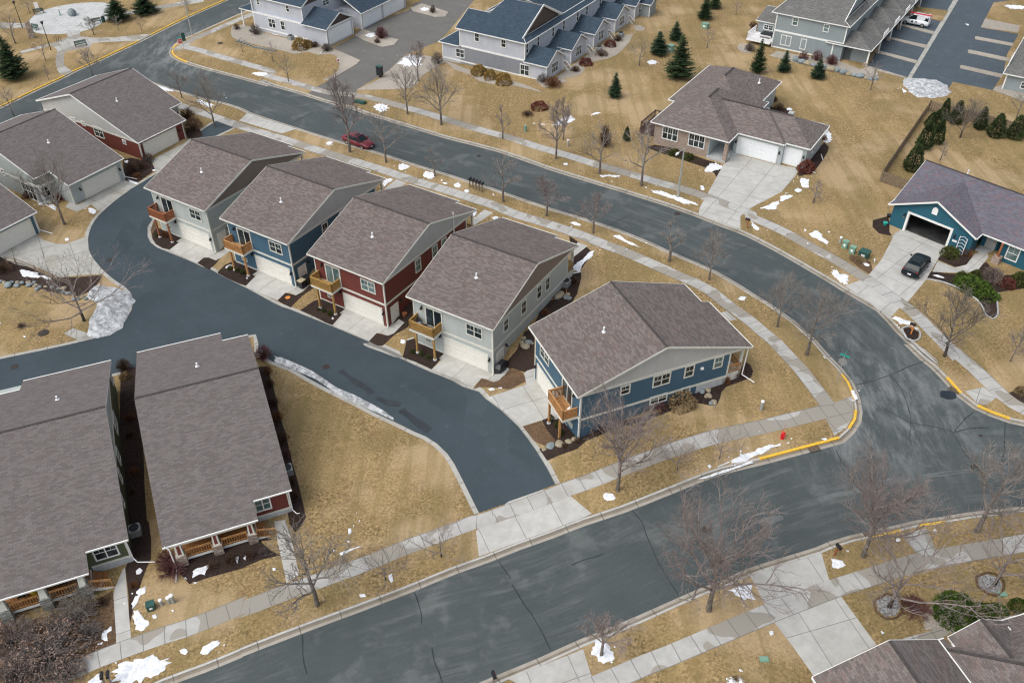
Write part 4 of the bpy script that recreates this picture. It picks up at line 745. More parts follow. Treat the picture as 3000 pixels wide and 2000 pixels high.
g = MB(); g.prism([(-11.15, 2.55), (-7.15, 2.55), (-7.15, h.R0-.338*7.15-.2), (-11.15, h.R0-.338*11.15-.2)], 'x', -8.0, -.4); g.build('gable', 'gable_pale', h.root)
a0, a1 = h.hit('v', -11.15, '7', 1245, 700)[0], h.hit('v', -11.15, '7', 1760, 440)[0]; h.garage('v', -11.15, -1, a0, a1, 0, 2.2); h.lamp('v', -11.15, -1, a0-.5, 1.7); h.lamp('v', -11.15, -1, a1+.4, 1.7)
T = h.T; T.box(-8.05, -7.92, -11.2, -11.05, -1, 2.6); T.box(-.47, -.34, -11.2, -11.05, -1, 2.6); T.box(-10.04, -9.98, -8.3, 8.3, 2.42, 2.66); T.box(-10.1, -9.9, -8.4, -8.2, -1, 2.9); T.box(-10.1, -8.0, -8.36, -8.24, 2.45, 2.75); T.box(-10.05, -9.97, -8.2, 8, -.2, 0.05); T.box(-10.0, -8.0, -8.34, -8.26, .0, .2)
h.winpx('u', -10.0, -1, 'A', 5, 1290, 32, 1300, 45, 1350, 15, 1335, nx=1)
h.window('v', -7.2, -1, -9.7, -8.3, .4, 2.1, nx=2, munt=False); h.window('u', -10.0, -1, -6.9, -4.3, .1, 2.35, nx=3)
[(lambda q_: (q_.tube(p_, .05, 6), q_.build('downspout', 'white_paint', h.root)))(MB()) for p_ in ([(-10.15,-8.4,2.6),(-10.15,-8.4,.3),(-10.2,-10.4,.1)], [(-.3,-11.4,2.4),(-.25,-11.1,2.2),(-.25,-11.1,.3),(.4,-12.6,.1)])]
h.vent(h.rf, -4.9, -4.5, h.R0-.338*4.5, .45); h.finish()
e_ = un('E', 283, 315, 2.9); yw = R(58.3); P = e_-11.6*Vector((math.sin(yw), -math.cos(yw), 0))
B8 = House('cottage', 'blue house cut by the left edge, behind the pale curved driveway', P.x, P.y, .1, yw, group='cottages at the alley bend')
B8.R0, B8.s = 6.72, .338; h = B8; h.roof('roof_mauve', [[(-10.4,0,6.72),(0,0,6.72),(0,-11.6,2.8),(-10.4,-11.6,2.8)], [(-10.4,0,6.72),(0,0,6.72),(0,8.8,3.75),(-10.4,8.8,3.75)]], caps=[((-10.4,0,6.72),(0,0,6.72))])
h.walls('blue_siding', (-10.0, -.4, -11.15, 8.3, -2, 2.5)); side_gable(h, -9.9, -.39, 11.1, 8.3, 2.5, 'gable_grey'); a1 = h.hit('v', -11.15, 'E', 220, 370)[0]; h.garage('v', -11.15, -1, a1-4.88, a1, -.1, 2.15)
h.T.box(-.47, -.34, -11.2, -11.05, -1, 2.6); ds = MB(); ds.tube([(-.3,-11.4,2.4),(-.25,-11.1,2.2),(-.25,-11.1,.3),(.2,-12.8,.1)], .055, 6); ds.build('downspout', 'white_paint', h.root); h.finish()
# ---- duplex rows at the back
def origin(t, x, y, z, base, yaw): P = un(t, x, y, z+base); return P.x, P.y, base, yaw
def hip(x0, x1, y0, y1, ze, s_=.5):
    w_, l_ = x1-x0, y1-y0; k = min(w_, l_)/2; z = ze+k*s_
    if w_ < l_: a, b_ = (x0+k, y0+k, z), (x0+k, y1-k, z); return [[(x0,y0,ze),(x1,y0,ze),a],[(x1,y0,ze),(x1,y1,ze),b_,a],[(x1,y1,ze),(x0,y1,ze),b_],[(x0,y1,ze),(x0,y0,ze),a,b_]], (a, b_)
    a, b_ = (x0+k, y0+k, z), (x1-k, y0+k, z); return [[(x0,y0,ze),(x1,y0,ze),b_,a],[(x1,y0,ze),(x1,y1,ze),b_],[(x1,y1,ze),(x0,y1,ze),a,b_],[(x0,y1,ze),(x0,y0,ze),a]], (a, b_)
def gabx(x0, x1, y0, y1, ze, zr): ym = (y0+y1)/2; return [[(x0,y0,ze),(x1,y0,ze),(x1,ym,zr),(x0,ym,zr)], [(x0,ym,zr),(x1,ym,zr),(x1,y1,ze),(x0,y1,ze)]]
# B12: pale grey row with the navy roof
h = B12 = House('row_house', 'long pale grey row with a navy roof and gabled bays facing the lawn', *origin('b', 1010, 495, 5.4, 2, R(-31.3)), cat='row house')
h.walls('pale_siding', (-11.8, 0, 0, 42, -1, 5.45), (-11.8, 0.001, -.0, 5.3, -1, 2.7), (-15.2, -11.8, 0, 5, -1, 2.7), (0.0, 2.2, 5.3, 38, -1, 2.55))
ZR_ = 9.0
h.roof('roof_navy', [[(-12.3,-.4,5.5),(.4,-.4,5.5),(-.6,.6,5.9),(-.6,6.6,ZR_),(-7.2,6.6,ZR_),(-8.3,3.4,7.4),(-12.3,3.4,7.4)]], caps=[((-7.2,6.6,ZR_),(-.6,6.6,ZR_))])
h.roof('roof_navy', [[(-.6,6.6,ZR_),(-.6,12.6,5.9),(-2.2,12.6,5.9),(-7.2,12.6,5.9),(-7.2,6.6,ZR_)]], name='roof')
h.roof('roof_navy', [[(.4,-.4,5.5),(.4,42.4,5.5),(-.62,42.4,5.9),(-.62,.62,5.9)]], name='pent_roof')
h.roof('roof_navy', [[(-.62,12.2,5.92),(-.62,42.4,5.92),(-6.0,42.4,8.6),(-6.0,9.0,8.6)], [(-6.0,9.0,8.6),(-6.0,42.4,8.6),(-12.3,42.4,5.5),(-12.3,6.6,5.5)]], name='roof')
h.roof('roof_navy', [[(-12.3,3.4,7.4),(-8.3,3.4,7.4),(-8.3,7.0,5.6),(-12.3,7.0,5.6)]], name='roof', edge=False)
g = MB(); g.prism([(.75, 5.85), (12.5, 5.85), (6.6, ZR_-.18)], 'x', -1.2, -.95); g.build('gable', 'gable_dark', h.root)
fr = MB(); fr.beam((-.58,.3,5.82), (-.58,6.6,ZR_+.02), .1, .26); fr.beam((-.58,12.9,5.82), (-.58,6.6,ZR_+.02), .1, .26)
fr.beam((-.58,20.5,7.0), (-.58,24.5,9.0), .1, .26); fr.build('fascia', 'trim_white', h.root)
h.roof('roof_navy', [[(-15.6,-.4,2.75),(-11.8,-.4,2.75),(-11.8,2.4,4.2),(-12.9,2.4,4.2)], [(-15.6,-.4,2.75),(-12.9,2.4,4.2),(-12.9,3.0,4.2),(-15.6,5.4,2.75)]], name='porch_roof')
T = h.T
for x in (-11.86, -.1): T.box(x, x+.16, -.05, .1, 2.6, 5.4)
T.box(-15.26, -15.1, -.05, .1, -.5, 2.7); T.box(-11.7, -.1, -.045, .02, 2.55, 2.82); T.box(-15.1, 3.9, -.04, .02, .10, .32); T.box(-11.8, .06, -.06, .06, 5.2, 5.44); T.box(-.05, .06, 0, 42, 5.2, 5.44)
for t in (('b',432,375,490,382,490,485,432,478), ('b',735,450,797,458,797,553,735,545)): h.winpx('v', 0, -1, *t, nx=1)
h.winpx('v', 0, -1, 'b', 218, 555, 318, 570, 318, 668, 218, 655)
for p0 in ((1035,490,585),(1162,415,515),(1333,312,410),(1455,235,335),(1613,145,243),(1720,85,178),(1872,0,85)):
    y = h.hit('u', 0, 'b', p0[0], (p0[1]+p0[2])/2)[0]; h.window('u', 0, 1, y-.42, y+.42, 3.55, 5.15, nx=1)
for k in range(5):
    y0 = 7.8*k; y1 = y0+5.15; ym = (y0+y1)/2
    h.walls('pale_siding', (-.02, 3.8, y0, y1, -1.2, 2.6), name='bay_wall')
    g = MB(); g.prism([(y0, 2.6), (y1, 2.6), (ym, 4.05)], 'x', .0, 3.8); g.build('bay_gable', 'pale_siding', h.root)
    h.roof('roof_navy', gabx(0, 4.15, y0-.35, y1+.35, 2.65, 4.3), name='bay_roof')
    h.window('u', 3.8, 1, ym-1.0, ym+1.0, .75, 2.45, nx=3); wm = MB(); wm.box(3.78, 3.86, ym-1.05, ym+1.05, -.55, -.35); wm.build('trim', 'trim_white', h.root)
    if k: h.roof('roof_navy', [[(0,y0-2.9,2.75),(2.4,y0-2.9,2.6),(2.4,y0,2.6),(0,y0,2.75)]], name='porch_roof', edge=False)
    T.box(3.72, 3.86, y0-.04, y0+.12, -.5, 2.55); T.box(3.72, 3.86, y1-.12, y1+.04, -.5, 2.55)
    st = MB(); st.box(2.2, 3.5, y1+.1, y1+1.7, .0, .16)
    for q in range(5): st.box(3.5+q*.26, 3.76+q*.26, y1+.3, y1+1.5, -1.0, .1-q*.2)
    o = st.build('stairs', 'white_paint', h.root); h.rail('stair_railing', 'white_paint', [(2.2,y1+1.65,.16),(3.5,y1+1.65,.16),(4.7,y1+1.5,-.8)], .95, o, sp=.2); h.rail('stair_railing', 'white_paint', [(3.9,y1+.25,.16),(4.8,y1+.3,-.8)], .95, o, sp=.2)
h.window('v', 0, -1, *h.rect('v', 0, 'b', 955, 735, 1065, 752, 1062, 876, 955, 860), nx=2); h.finish('trim_white')
# B11: pale grey duplex with garages, top left
h = B11 = House('row_house', 'pale grey row with navy roofs and white garage doors beside the court', *origin('a', 875, 290, 2.8, 1.5, R(-31.2)), cat='row house')
h.walls('pale_siding', (-11.2, 0, .35, 24, -1, 5.35), (-11.2, 5.15, 0.0, 6.7, -1, 2.7), (-.2, 5.0, 9.3, 22, -1, 2.7), (-.1, .9, 6.7, 9.3, -1, 2.6))
h.roof('roof_navy', [[(-11.6,0,5.4),(.35,0,5.4),(.35,4.6,7.7),(-11.6,4.6,7.7)], [(-11.6,4.6,7.7),(.35,4.6,7.7),(.35,9.2,5.4),(-11.6,9.2,5.4)]]); g = MB(); g.prism([(.4,5.3),(8.8,5.3),(4.6,7.5)], 'x', -.15, .02); g.build('gable', 'gable_dark', h.root)
h.roof('roof_navy', hip(-11.6, .4, 9.25, 26, 5.4)[0], name='roof')
h.roof('roof_navy', gabx(.03, 5.55, -.4, 7.2, 2.75, 4.6), name='garage_roof'); g = MB(); g.prism([(0.1, 2.7), (6.7, 2.7), (3.4, 4.3)], 'x', 4.85, 4.95); g.build('gable', 'gable_dark', h.root)
h.roof('roof_navy', [[(5.5,8.8,2.75),(5.5,22.4,2.75),(1.0,22.4,5.0),(1.0,8.8,5.0)], [(1.0,8.8,5.0),(1.0,22.4,5.0),(.03,22.4,5.1),(.03,8.8,5.1)]], name='garage_roof')
h.roof('roof_navy', [[(-14.4,.0,2.75),(-11.25,.0,2.75),(-11.25,3.2,3.6),(-14.4,3.2,2.8)]], name='porch_roof')
h.garage('u', 5.15, 1, .5, 6.1, .0, 2.2, 'door_white', 'trim_white'); h.garage('u', 5.0, 1, 9.7, 14.7, 0, 2.2, 'door_white', 'trim_white'); h.garage('u', 5.0, 1, 15.5, 21.2, 0, 2.2, 'door_white', 'trim_white')
T = h.T; T.box(-11.2, 5.18, -.045, .02, 2.5, 2.76); T.box(-11.25, -11.1, -.05, .1, -.5, 5.3); T.box(-.1, .06, .28, .42, 2.7, 5.3); T.box(5.06, 5.2, -.05, .1, -.4, 2.7); T.box(5.06, 5.2, 6.6, 6.75, -.4, 2.7); T.box(-11.1, 1.0, -.045, .02, .05, .28); T.box(4.92, 5.05, 9.24, 9.38, -.3, 2.7)
T.box(-14.2, -14.0, .1, .3, -.3, 2.7); T.box(5.1, 5.22, .1, 6.6, 2.55, 2.8)
for t in (('a',305,-10,345,0,345,70,308,62), ('a',672,62,718,72,720,158,675,150)): h.winpx('v', .35, -1, *t, nx=1)
h.winpx('v', 0, -1, 'a', 452, 225, 545, 245, 550, 358, 460, 345, nx=2); h.winpx('v', 0, -1, 'a', 602, 255, 660, 268, 668, 385, 615, 375, nx=1); h.winpx('v', 0, -1, 'a', 500, 425, 580, 440, 580, 485, 510, 480, nx=2)
h.winpx('u', 0, 1, 'a', 1125, 5, 1210, -20, 1218, 55, 1135, 85, nx=2); h.finish('trim_white')
# B14: brick ranch with hip roofs
h = B14 = House('ranch_house', 'brick and grey single-storey house with brown hip roofs and two white garage doors', *origin('c', 1005, 1055, 2.9, 3, R(-32.8)))
h.walls('brick', (-10.3, -2.75, .45, 7, -1.5, 2.75)); h.walls('grey_siding', (-10.3, -.4, 4.6, 9, -1.5, 2.75), (-.4, 6.0, 3.45, 10.8, -1.5, 2.75), (5.99, 8.8, 4.0, 10.8, -1.5, 2.75), (-11.2, -1.2, 8.0, 21, -1.5, 2.75), (-2.75, -2.6, .5, 4.6, -1.5, 2.75))
r1, c1 = hip(-10.75, .05, 0, 14, 2.9); r2, c2 = hip(-11.7, -.8, 7.5, 21.6, 2.9); r3, c3 = hip(-9, 6.15, 3.05, 11.3, 2.9); r4, c4 = hip(-9, 9.2, 3.65, 11.35, 2.89)
for r_, c_ in ((r1, c1), (r2, c2), (r3, c3), (r4, c4)): h.rf = h.roof('roof_taupe', r_, trim='trim_white', gut=True)
for c_ in (c1, c2, c3, c4):
    cb = MB(); cb.beam(Vector(c_[0])+Vector((0,0,.03)), Vector(c_[1])+Vector((0,0,.03)), .26, .07); cb.build('ridge_cap', 'ridge_cap', h.rf)
h.vent(h.rf, -2.6, 17.0, 4.0, .6)
h.winpx('v', .45, -1, 'c', 180, 845, 378, 895, 362, 1055, 165, 1005, nx=3); h.winpx('v', .45, -1, 'c', 510, 930, 715, 985, 695, 1145, 490, 1095, nx=3)
h.garage('v', 3.45, -1, .15, 5.25, -.05, 2.2, 'door_white', 'trim_white'); a0, a1 = h.hit('v', 4.0, 'c', 1660, 1200)[0], h.hit('v', 4.0, 'c', 1900, 1260)[0]; h.garage('v', 4.0, -1, a0, a0+2.5, -.05, 2.2, 'door_white', 'trim_white', cols=4)
p = MB(); p.box(-2.7, -.1, .2, 4.6, -.6, .12); p.box(-.1, .35, 1.6, 3.4, -.6, -.05); p.build('porch', 'concrete_wall', h.root); p = MB(); p.box(-.55, -.1, .25, .7, -.5, 2.75); p.build('brick_column', 'brick', h.root)
h.door('v', 4.6, -1, -1.9, -.8, .12, 2.2, 'slate_siding'); h.lamp('v', 3.45, -1, -.15, 1.6); h.lamp('v', 3.45, -1, 5.6, 1.6); h.lamp('v', 4.0, -1, 8.55, 1.6)
h.winpx('u', -1.2, 1, 'c', 1545, 410, 1560, 400, 1558, 440, 1540, 455, nx=1); h.window('u', 8.8, 1, 6.6, 7.5, .9, 2.3, nx=1)
dp = MB(); dp.box(-13.2, -10.4, 2.2, 6.8, -.2, .35); o = dp.build('deck', 'dark_deck', h.root); h.rail('railing', 'dark_deck', [(-10.6,2.3,.35),(-13.1,2.3,.35),(-13.1,6.7,.35),(-11.0,6.7,.35)], 1.0, o, sp=.2); h.finish('trim_white')
# B15: grey-green row, top right
h = B15 = House('row_house', 'slate grey row with a white deck, at the top right', *origin('d', 1335, 340, 5.5, 2.5, R(-33.5)), cat='row house')
h.walls('slate_siding', (-11.2, 0, .3, 42, -1.5, 5.4), (-15.0, -11.2, 3.4, 9, -1.5, 2.5), (-.01, 1.2, 1.6, 42, -1, 2.6), (-11.0, .02, .25, .4, -1.5, 2.6))
h.roof('roof_grey', [[(-12.0,0,5.55),(.42,0,5.55),(-.7,1.0,6.0),(-.7,6.6,9.0),(-5.4,6.6,9.0)], [(-12.0,0,5.55),(-5.4,6.6,9.0),(-5.4,36,9.0),(-12.0,42,5.55)]]); h.roof('roof_grey', [[(.42,0,5.55),(.42,42,5.55),(-.7,42,6.0),(-.7,1.0,6.0)]], name='pent_roof')
h.roof('roof_grey', [[(-.7,6.6,9.0),(-.7,12.4,6.0),(-5.4,12.4,6.0),(-5.4,6.6,9.0)], [(-.7,12.4,6.0),(-.7,42,6.0),(-5.4,42,8.6),(-5.4,10,8.6)]], name='roof'); g = MB(); g.prism([(1.0,6.0),(12.2,6.0),(6.6,8.8)], 'x', -1.2, -1.0); g.build('gable', 'slate_siding', h.root)
fr = MB(); fr.beam((-.66,.6,5.95),(-.66,6.6,9.02),.1,.26); fr.beam((-.66,12.7,5.95),(-.66,6.6,9.02),.1,.26); fr.build('fascia', 'trim_white', h.root)
for k in range(6):
    y0 = 6.6*k; r_, c_ = hip(-2.6, 4.4, y0, y0+6.6, 2.65, .42); h.roof('roof_grey', r_, name='porch_roof')
    T = h.T; T.box(4.05, 4.25, y0+.15, y0+.35, -1, 2.6); p = MB(); p.box(3.7, 4.2, y0+.05, y0+.55, -1.2, .6); p.build('stone_pier', 'stone_tan', h.root)
    h.rail('balustrade', 'white_paint', [(4.3,y0+.4,2.6),(4.3,y0+3.0,2.6)], .7, h.root, sp=.3) if k else None
p = MB(); p.box(-.1, 4.3, .6, 1.6, -1.0, -.05); p.build('porch', 'concrete_wall', h.root); h.walls('slate_siding', (-.1, 3.9, 1.6, 1.9, -1, 2.5), name='porch_wall')
h.roof('roof_grey', [[(-15.4,3.2,2.65),(-11.2,3.2,2.65),(-11.2,6.4,4.2),(-15.0,6.4,4.2)], [(-15.4,9.4,2.65),(-15.4,3.2,2.65),(-15.0,6.4,4.2)]], name='porch_roof')
for t in (('d',655,212,730,228,712,332,640,318), ('d',1045,298,1118,312,1100,412,1028,398)): h.winpx('v', .3, -1, *t, nx=1, glass='blind_glass')
h.winpx('v', .3, -1, 'd', 512, 430, 640, 458, 622, 585, 492, 560, nx=2, glass='blind_glass'); h.winpx('v', .3, -1, 'd', 758, 480, 832, 495, 808, 630, 738, 612, nx=1, glass='blind_glass'); h.winpx('v', .3, -1, 'd', 475, 640, 600, 665, 590, 730, 462, 715, nx=2, glass='blind_glass')
h.winpx('v', 3.4, -1, 'd', 290, 300, 412, 325, 408, 390, 285, 370, nx=2)
dk = MB(); dk.box(-15.3, -11.3, -.6, 3.3, .55, .8); o = dk.build('deck', 'white_paint', h.root); h.rail('railing', 'white_paint', [(-11.4,-.5,.8),(-15.2,-.5,.8),(-15.2,3.2,.8)], 1.0, o, sp=.16); bl = MB(); bl.box(-13.6, -12.0, 1.0, 2.4, .8, 1.5); bl.build('deck_sofa', 'dark_plastic', o)
T = h.T; T.box(-11.2, -.1, .22, .32, 2.6, 2.86); T.box(-11.26, -11.1, .22, .38, -.6, 5.4); T.box(-.1, .06, .22, .38, 2.7, 5.4); T.box(-11.1, -4, .22, .32, .0, .2); T.box(-1.6, -1.4, .2, .3, -.4, 2.6); h.finish('trim_white')
# B16: grey house at the right edge
h = B16 = House('row_house', 'grey row house cut by the right edge beside the parking court', *origin('D', 1955, 560, 2.7, 2.4, R(-33.5)), cat='row house')
h.walls('slate_siding', (.2, 10, .2, 34, -1, 2.6), (4.5, 14, 1, 34, -1, 5.4)); h.roof('roof_grey', [[(-.2,-.2,2.7),(5.2,-.2,2.7),(5.2,34,4.8),(5.2,3,4.8),(3.2,3.0,4.2)], ] if False else hip(-.3, 9.5, -.3, 34, 2.7, .45)[0])
h.T.box(.1, .3, .1, .3, -.6, 2.6); h.walls('stone_tan' if False else 'slate_siding', (.19, .6, .19, 1.6, -1, 1.0), name='pier'); h.winpx('v', .2, -1, 'D', 2068, 620, 2110, 635, 2105, 690, 2065, 675, nx=1); h.rail('balustrade', 'white_paint', [(-.25,3,2.75),(-.25,7,2.75)], .7, h.root, sp=.3); h.finish('trim_white')
# B17: blue house with the open garage
h = B17 = House('blue_house', 'teal blue house with a purple-grey roof and an open garage, at the right edge', *origin('e', 100, 610, 2.6, 2.9, R(-46)))
zr = 2.6+2.4; m_ = .48
h.walls('teal_siding', (.45, 2.35, .5, .7, -1.5, 2.35), (7.15, 9.6, .5, .7, -1.5, 2.35), (2.35, 7.15, .5, .7, 2.2, 2.36), (.45, .65, .7, 8, -1.5, 2.4), (9.4, 9.6, .7, 2.4, -1.5, 2.4), (9.6, 17.5, 3.9, 12, -2.6, 2.4), (.45, 9.6, 8, 12, -1.5, 2.4), (9.6, 11.4, 3.6, 3.9, -1.5, 2.4) , (12.2, 17.5, 1.95, 3.9, -2.6, 2.4))
g = MB(); g.prism([(.46, 2.35), (9.59, 2.35), (5.02, 4.62)], 'y', .49, .69); g.build('gable', 'teal_siding', h.root)
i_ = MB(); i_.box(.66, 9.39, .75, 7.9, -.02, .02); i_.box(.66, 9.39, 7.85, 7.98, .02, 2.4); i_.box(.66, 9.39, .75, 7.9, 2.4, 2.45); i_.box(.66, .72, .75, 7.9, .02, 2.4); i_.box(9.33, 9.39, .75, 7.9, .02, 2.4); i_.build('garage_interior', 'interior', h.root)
tr = MB(); tr.box(2.15, 2.4, .42, .72, -.1, 2.2); tr.box(7.1, 7.35, .42, .72, -.1, 2.2); tr.box(2.15, 7.35, .42, .72, 2.19, 2.42); tr.build('garage_trim', 'trim_white', h.root)
RY_ = 7.3; RZ = 2.6+5.8*.48
h.rf = h.roof('roof_plum', [[(0,0,2.6),(5.0,0,5.0),(5.0,6.5,5.0),(0,1.5,2.6)], [(5.0,0,5.0),(10,0,2.6),(10,1.5,2.6),(5.0,6.5,5.0)], [(-.05,1.5,2.6),(0,1.5,2.6),(5.0,6.5,5.0),(10.0,1.5,2.6),(18,1.5,2.6),(18,RY_,RZ),(-.05,RY_,RZ)], [(-.05,RY_,RZ),(18,RY_,RZ),(18,13,2.6),(-.05,13,2.6)]], caps=[((-.05,RY_,RZ),(18,RY_,RZ))])
g = MB(); g.prism([(1.7,2.4),(12.5,2.4),(RY_,RZ-.25)], 'x', .4, .5); g.build('gable', 'teal_siding', h.root)
a0, a1, z0, z1 = h.rect('v', .49, 'e', 635, 650, 710, 650, 690, 750, 615, 722); ac = (a0+a1)/2; av = MB(); pr_ = [(ac-.3, z0), (ac+.3, z0)]+[(ac+.3*math.cos(t*math.pi/8), z0+.55+.3*math.sin(t*math.pi/8)) for t in range(9)]; av.prism(pr_, 'y', .42, .5); av.build('gable_vent', 'white_paint', h.root)
h.lamp('v', .5, -1, 1.9, 1.9, True); h.lamp('v', .5, -1, 7.7, 1.75); nb = MB(); nb.box(7.6, 8.1, .46, .5, 1.0, 1.22); nb.build('house_number', 'white_paint', h.root)
h.door('v', 3.6, -1, 10.1, 11.2, .1, 2.1, 'gable_grey', 'trim_white'); st = MB(); st.box(9.7, 12.1, 2.2, 3.6, -1, .08); st.box(9.7, 12.1, 1.7, 2.2, -1, -.12); st.box(9.7, 12.1, 1.2, 1.7, -1, -.32); st.build('steps', 'concrete_wall', h.root)
p = MB(); p.box(11.9, 12.7, .9, 1.7, -1.5, .9); o = p.build('brick_pier', 'brick', h.root); p = MB(); p.box(12.2, 12.4, 1.2, 1.4, .9, 2.5); p.build('post', 'redwood', o)
h.winpx('v', 1.95, -1, 'e', 1550, 1105, 1710, 1150, 1640, 1315, 1495, 1265, nx=1, glass='blind_glass'); h.winpx('v', 1.95, -1, 'e', 1440, 1303, 1605, 1365, 1545, 1490, 1400, 1395, nx=2, munt=False)
h.vent(h.rf, 4.6, 7.9, RZ-.3, .7)
tl = MB()
for x in (8.3, 9.1):
    tl.box(x-.03, x+.03, .3, .36, -.4, 2.0)
for k in range(6): tl.beam((8.3, .33, -.1+k*.4), (8.7, .33, .1+k*.4), .04, .04); tl.beam((8.7, .33, .1+k*.4), (9.1, .33, -.1+k*.4), .04, .04)
o = tl.build('trellis', 'white_paint'); place_on(h, o); tag(o, 'white lattice trellis leaning on the teal blue wall beside the front steps', 'trellis'); h.finish('trim_white')
# B18: brown roof, bottom right
h = B18 = House('roof_house', 'brown shingled house whose roof fills the bottom right corner', *origin('g', 110, 1020, 2.6, 3.0, R(16.3)))
h.root.name = 'house'
h.walls('grey_siding', (.4, 8.8, -14, -.4, -1, 2.5), (9.6, 31, -14, -1.2, -1, 2.5), (10.3, 13.6, -1.3, -.45, -1, 2.3))
h.roof('roof_taupe', [[(0,0,2.6),(4.6,-.25,5.0),(4.6,-14,5.0),(0,-14,2.6)], [(4.6,-.25,5.0),(9.1,0,2.65),(9.1,-14,2.65),(4.6,-14,5.0)]], caps=[((4.6,-.3,5.0),(4.6,-14,5.0))])
h.rf = h.roof('roof_taupe', [[(9.2,-.7,2.6),(32,-.7,2.6),(22,-10.7,7.8),(19.2,-10.7,7.8)], [(9.2,-20.7,2.6),(9.2,-.7,2.6),(19.2,-10.7,7.8)], [(9.9,0,2.6),(12.0,0,3.7),(12.0,-3.0,3.7),(9.9,-.9,2.6)], [(12.0,0,3.7),(14.1,0,2.6),(14.1,-.9,2.6),(12.0,-3.0,3.7)],
  [(8.3,.15,2.2),(9.85,.15,2.2),(9.85,-.65,2.5),(8.3,-.65,2.5)], [(14.15,.2,2.2),(24,.2,2.2),(24,-.65,2.5),(14.15,-.65,2.5)]], caps=[((9.2,-.7,2.6),(19.2,-10.7,7.8)), ((12.0,0,3.7),(12.0,-2.9,3.7))])
# garden shed
P = un('C', 1200, 5, 4.0); h = House('garden_shed', 'small grey garden shed with a dark roof beside the pale row house', P.x, P.y, 2.0, R(-31.3), cat='shed')
P0 = W('C', 1310, 135); h.root.location = (P0.x, P0.y, P0.z); h.X, h.Y, h.Z = P0.x, P0.y, P0.z
h.walls('slate_siding', (-3.6, 0, 0, 2.6, -.3, 2.2)); g = MB(); g.prism([(0,2.2),(2.6,2.2),(1.3,3.0)], 'x', -3.6, 0); g.build('gable', 'slate_siding', h.root); h.roof('roof_navy', gabx(-3.9, .3, -.3, 2.9, 2.25, 3.15)); h.window('v', 0, -1, -2.4, -1.6, 1.2, 1.9, nx=2); h.T.box(-.08, .03, -.03, .08, 0, 2.2); h.T.box(-3.63, -3.52, -.03, .08, 0, 2.2); h.finish('trim_white')
# ---------------------------------------------------------------- bare trees
def rot_axis(v, ax, a): return Matrix.Rotation(a, 3, ax) @ v
def perp(v, rng):
    u = Vector((rng.gauss(0,1), rng.gauss(0,1), rng.gauss(0,1))); u = u-v*u.dot(v)
    return u.normalized() if u.length > 1e-4 else Vector((1,0,0))
def bare_tree(seed, nlimb, spread=.45, trunk=.22, dense=1.0, rounded=False, lean=0.0, low=False, up=0):
    """unit tree, 10 m high: returns (trunk builder, crown builder)"""
    rng = random.Random(seed); T = MB(); K = MB(); H = 10.0
    def branch(mb, p, d, L, r, lev, n_sides):
        n = 4 if lev < 2 else 3 if lev < 3 else 2; pts = [p]; q = p.copy(); dd = d.copy()
        for k in range(n):
            dd = (dd+perp(dd, rng)*(.13+.05*lev)+Vector((0,0,.10 if lev < 3 else .05))).normalized(); q = q+dd*L/n; pts.append(q.copy())
        mb.tube(pts, [max(r*(1-.72*k/n), (.012,.009,.007,.0045)[lev]) for k in range(n+1)], n_sides, cap=False); return pts
    th = H*trunk; pts = [Vector((0,0,-.2))]; q = Vector((0,0,0)); d = Vector((lean*.1, 0, 1)).normalized(); r0 = .15
    for k in range(4): pts.append(q.copy()); d = (d+perp(d, rng)*.04).normalized(); q = q+d*th/3
    T.tube(pts, [.23, .19, .165, .15, .14], 8, cap=False)
    base = pts[-1]; lead = [base]; q = base.copy(); n = 6
    for k in range(n): d = (d+perp(d, rng)*.09+Vector((0,0,.12))).normalized(); q = q+d*(H*.62-th*.5)/n*(1.15 if not rounded else .9); lead.append(q.copy())
    K.tube(lead, [.14-.115*k/n for k in range(n+1)], 6, cap=False)
    def grow(pts, L, r, lev):
        cnt = [0, 6, 6, 5][lev] if lev < 4 else 0; cnt = max(2, int(cnt*dense+rng.random()))
        for j in range(cnt):
            t = .22+.78*(j+rng.random()*.8)/cnt; f_ = t*(len(pts)-1); i = min(int(f_), len(pts)-2); p = pts[i].lerp(pts[i+1], f_-i); d = (pts[i+1]-pts[i]).normalized()
            a = R(rng.uniform(22, 52)); nd = rot_axis(d, perp(d, rng), a); l_ = L*rng.uniform(.42, .68)*(1.15-.5*t)
            q = branch(K, p, nd, l_, max(r*.46, (.018,.012,.0085,.006)[lev]), lev, 4 if lev < 2 else 3)
            if lev < 3: grow(q, l_, r*.5, lev+1)
    for j in range(nlimb):
        t = (j+.5*rng.random())/nlimb; t = t**(1.15) if not rounded else t*.8
        f_ = t*n*.92; i = min(int(f_), n-1); p = lead[i].lerp(lead[i+1], f_-i); az = j*2.4+rng.uniform(-.4,.4)
        el = R(rng.uniform(28+up, 48+up*.8)+(24-up*.3)*t) if not low else R(rng.uniform(5, 35)+25*t)
        dd = Vector((math.cos(az)*math.cos(el), math.sin(az)*math.cos(el), math.sin(el))); L = H*spread*(1.15-.62*t)*rng.uniform(.8, 1.15)
        q = branch(K, p, dd, L, .085*(1.1-.5*t), 1, 5); grow(q, L, .085*(1.1-.5*t), 1)
    grow(lead[-3:], H*spread*.55, .05, 2)
    return T, K
PROTO = {}
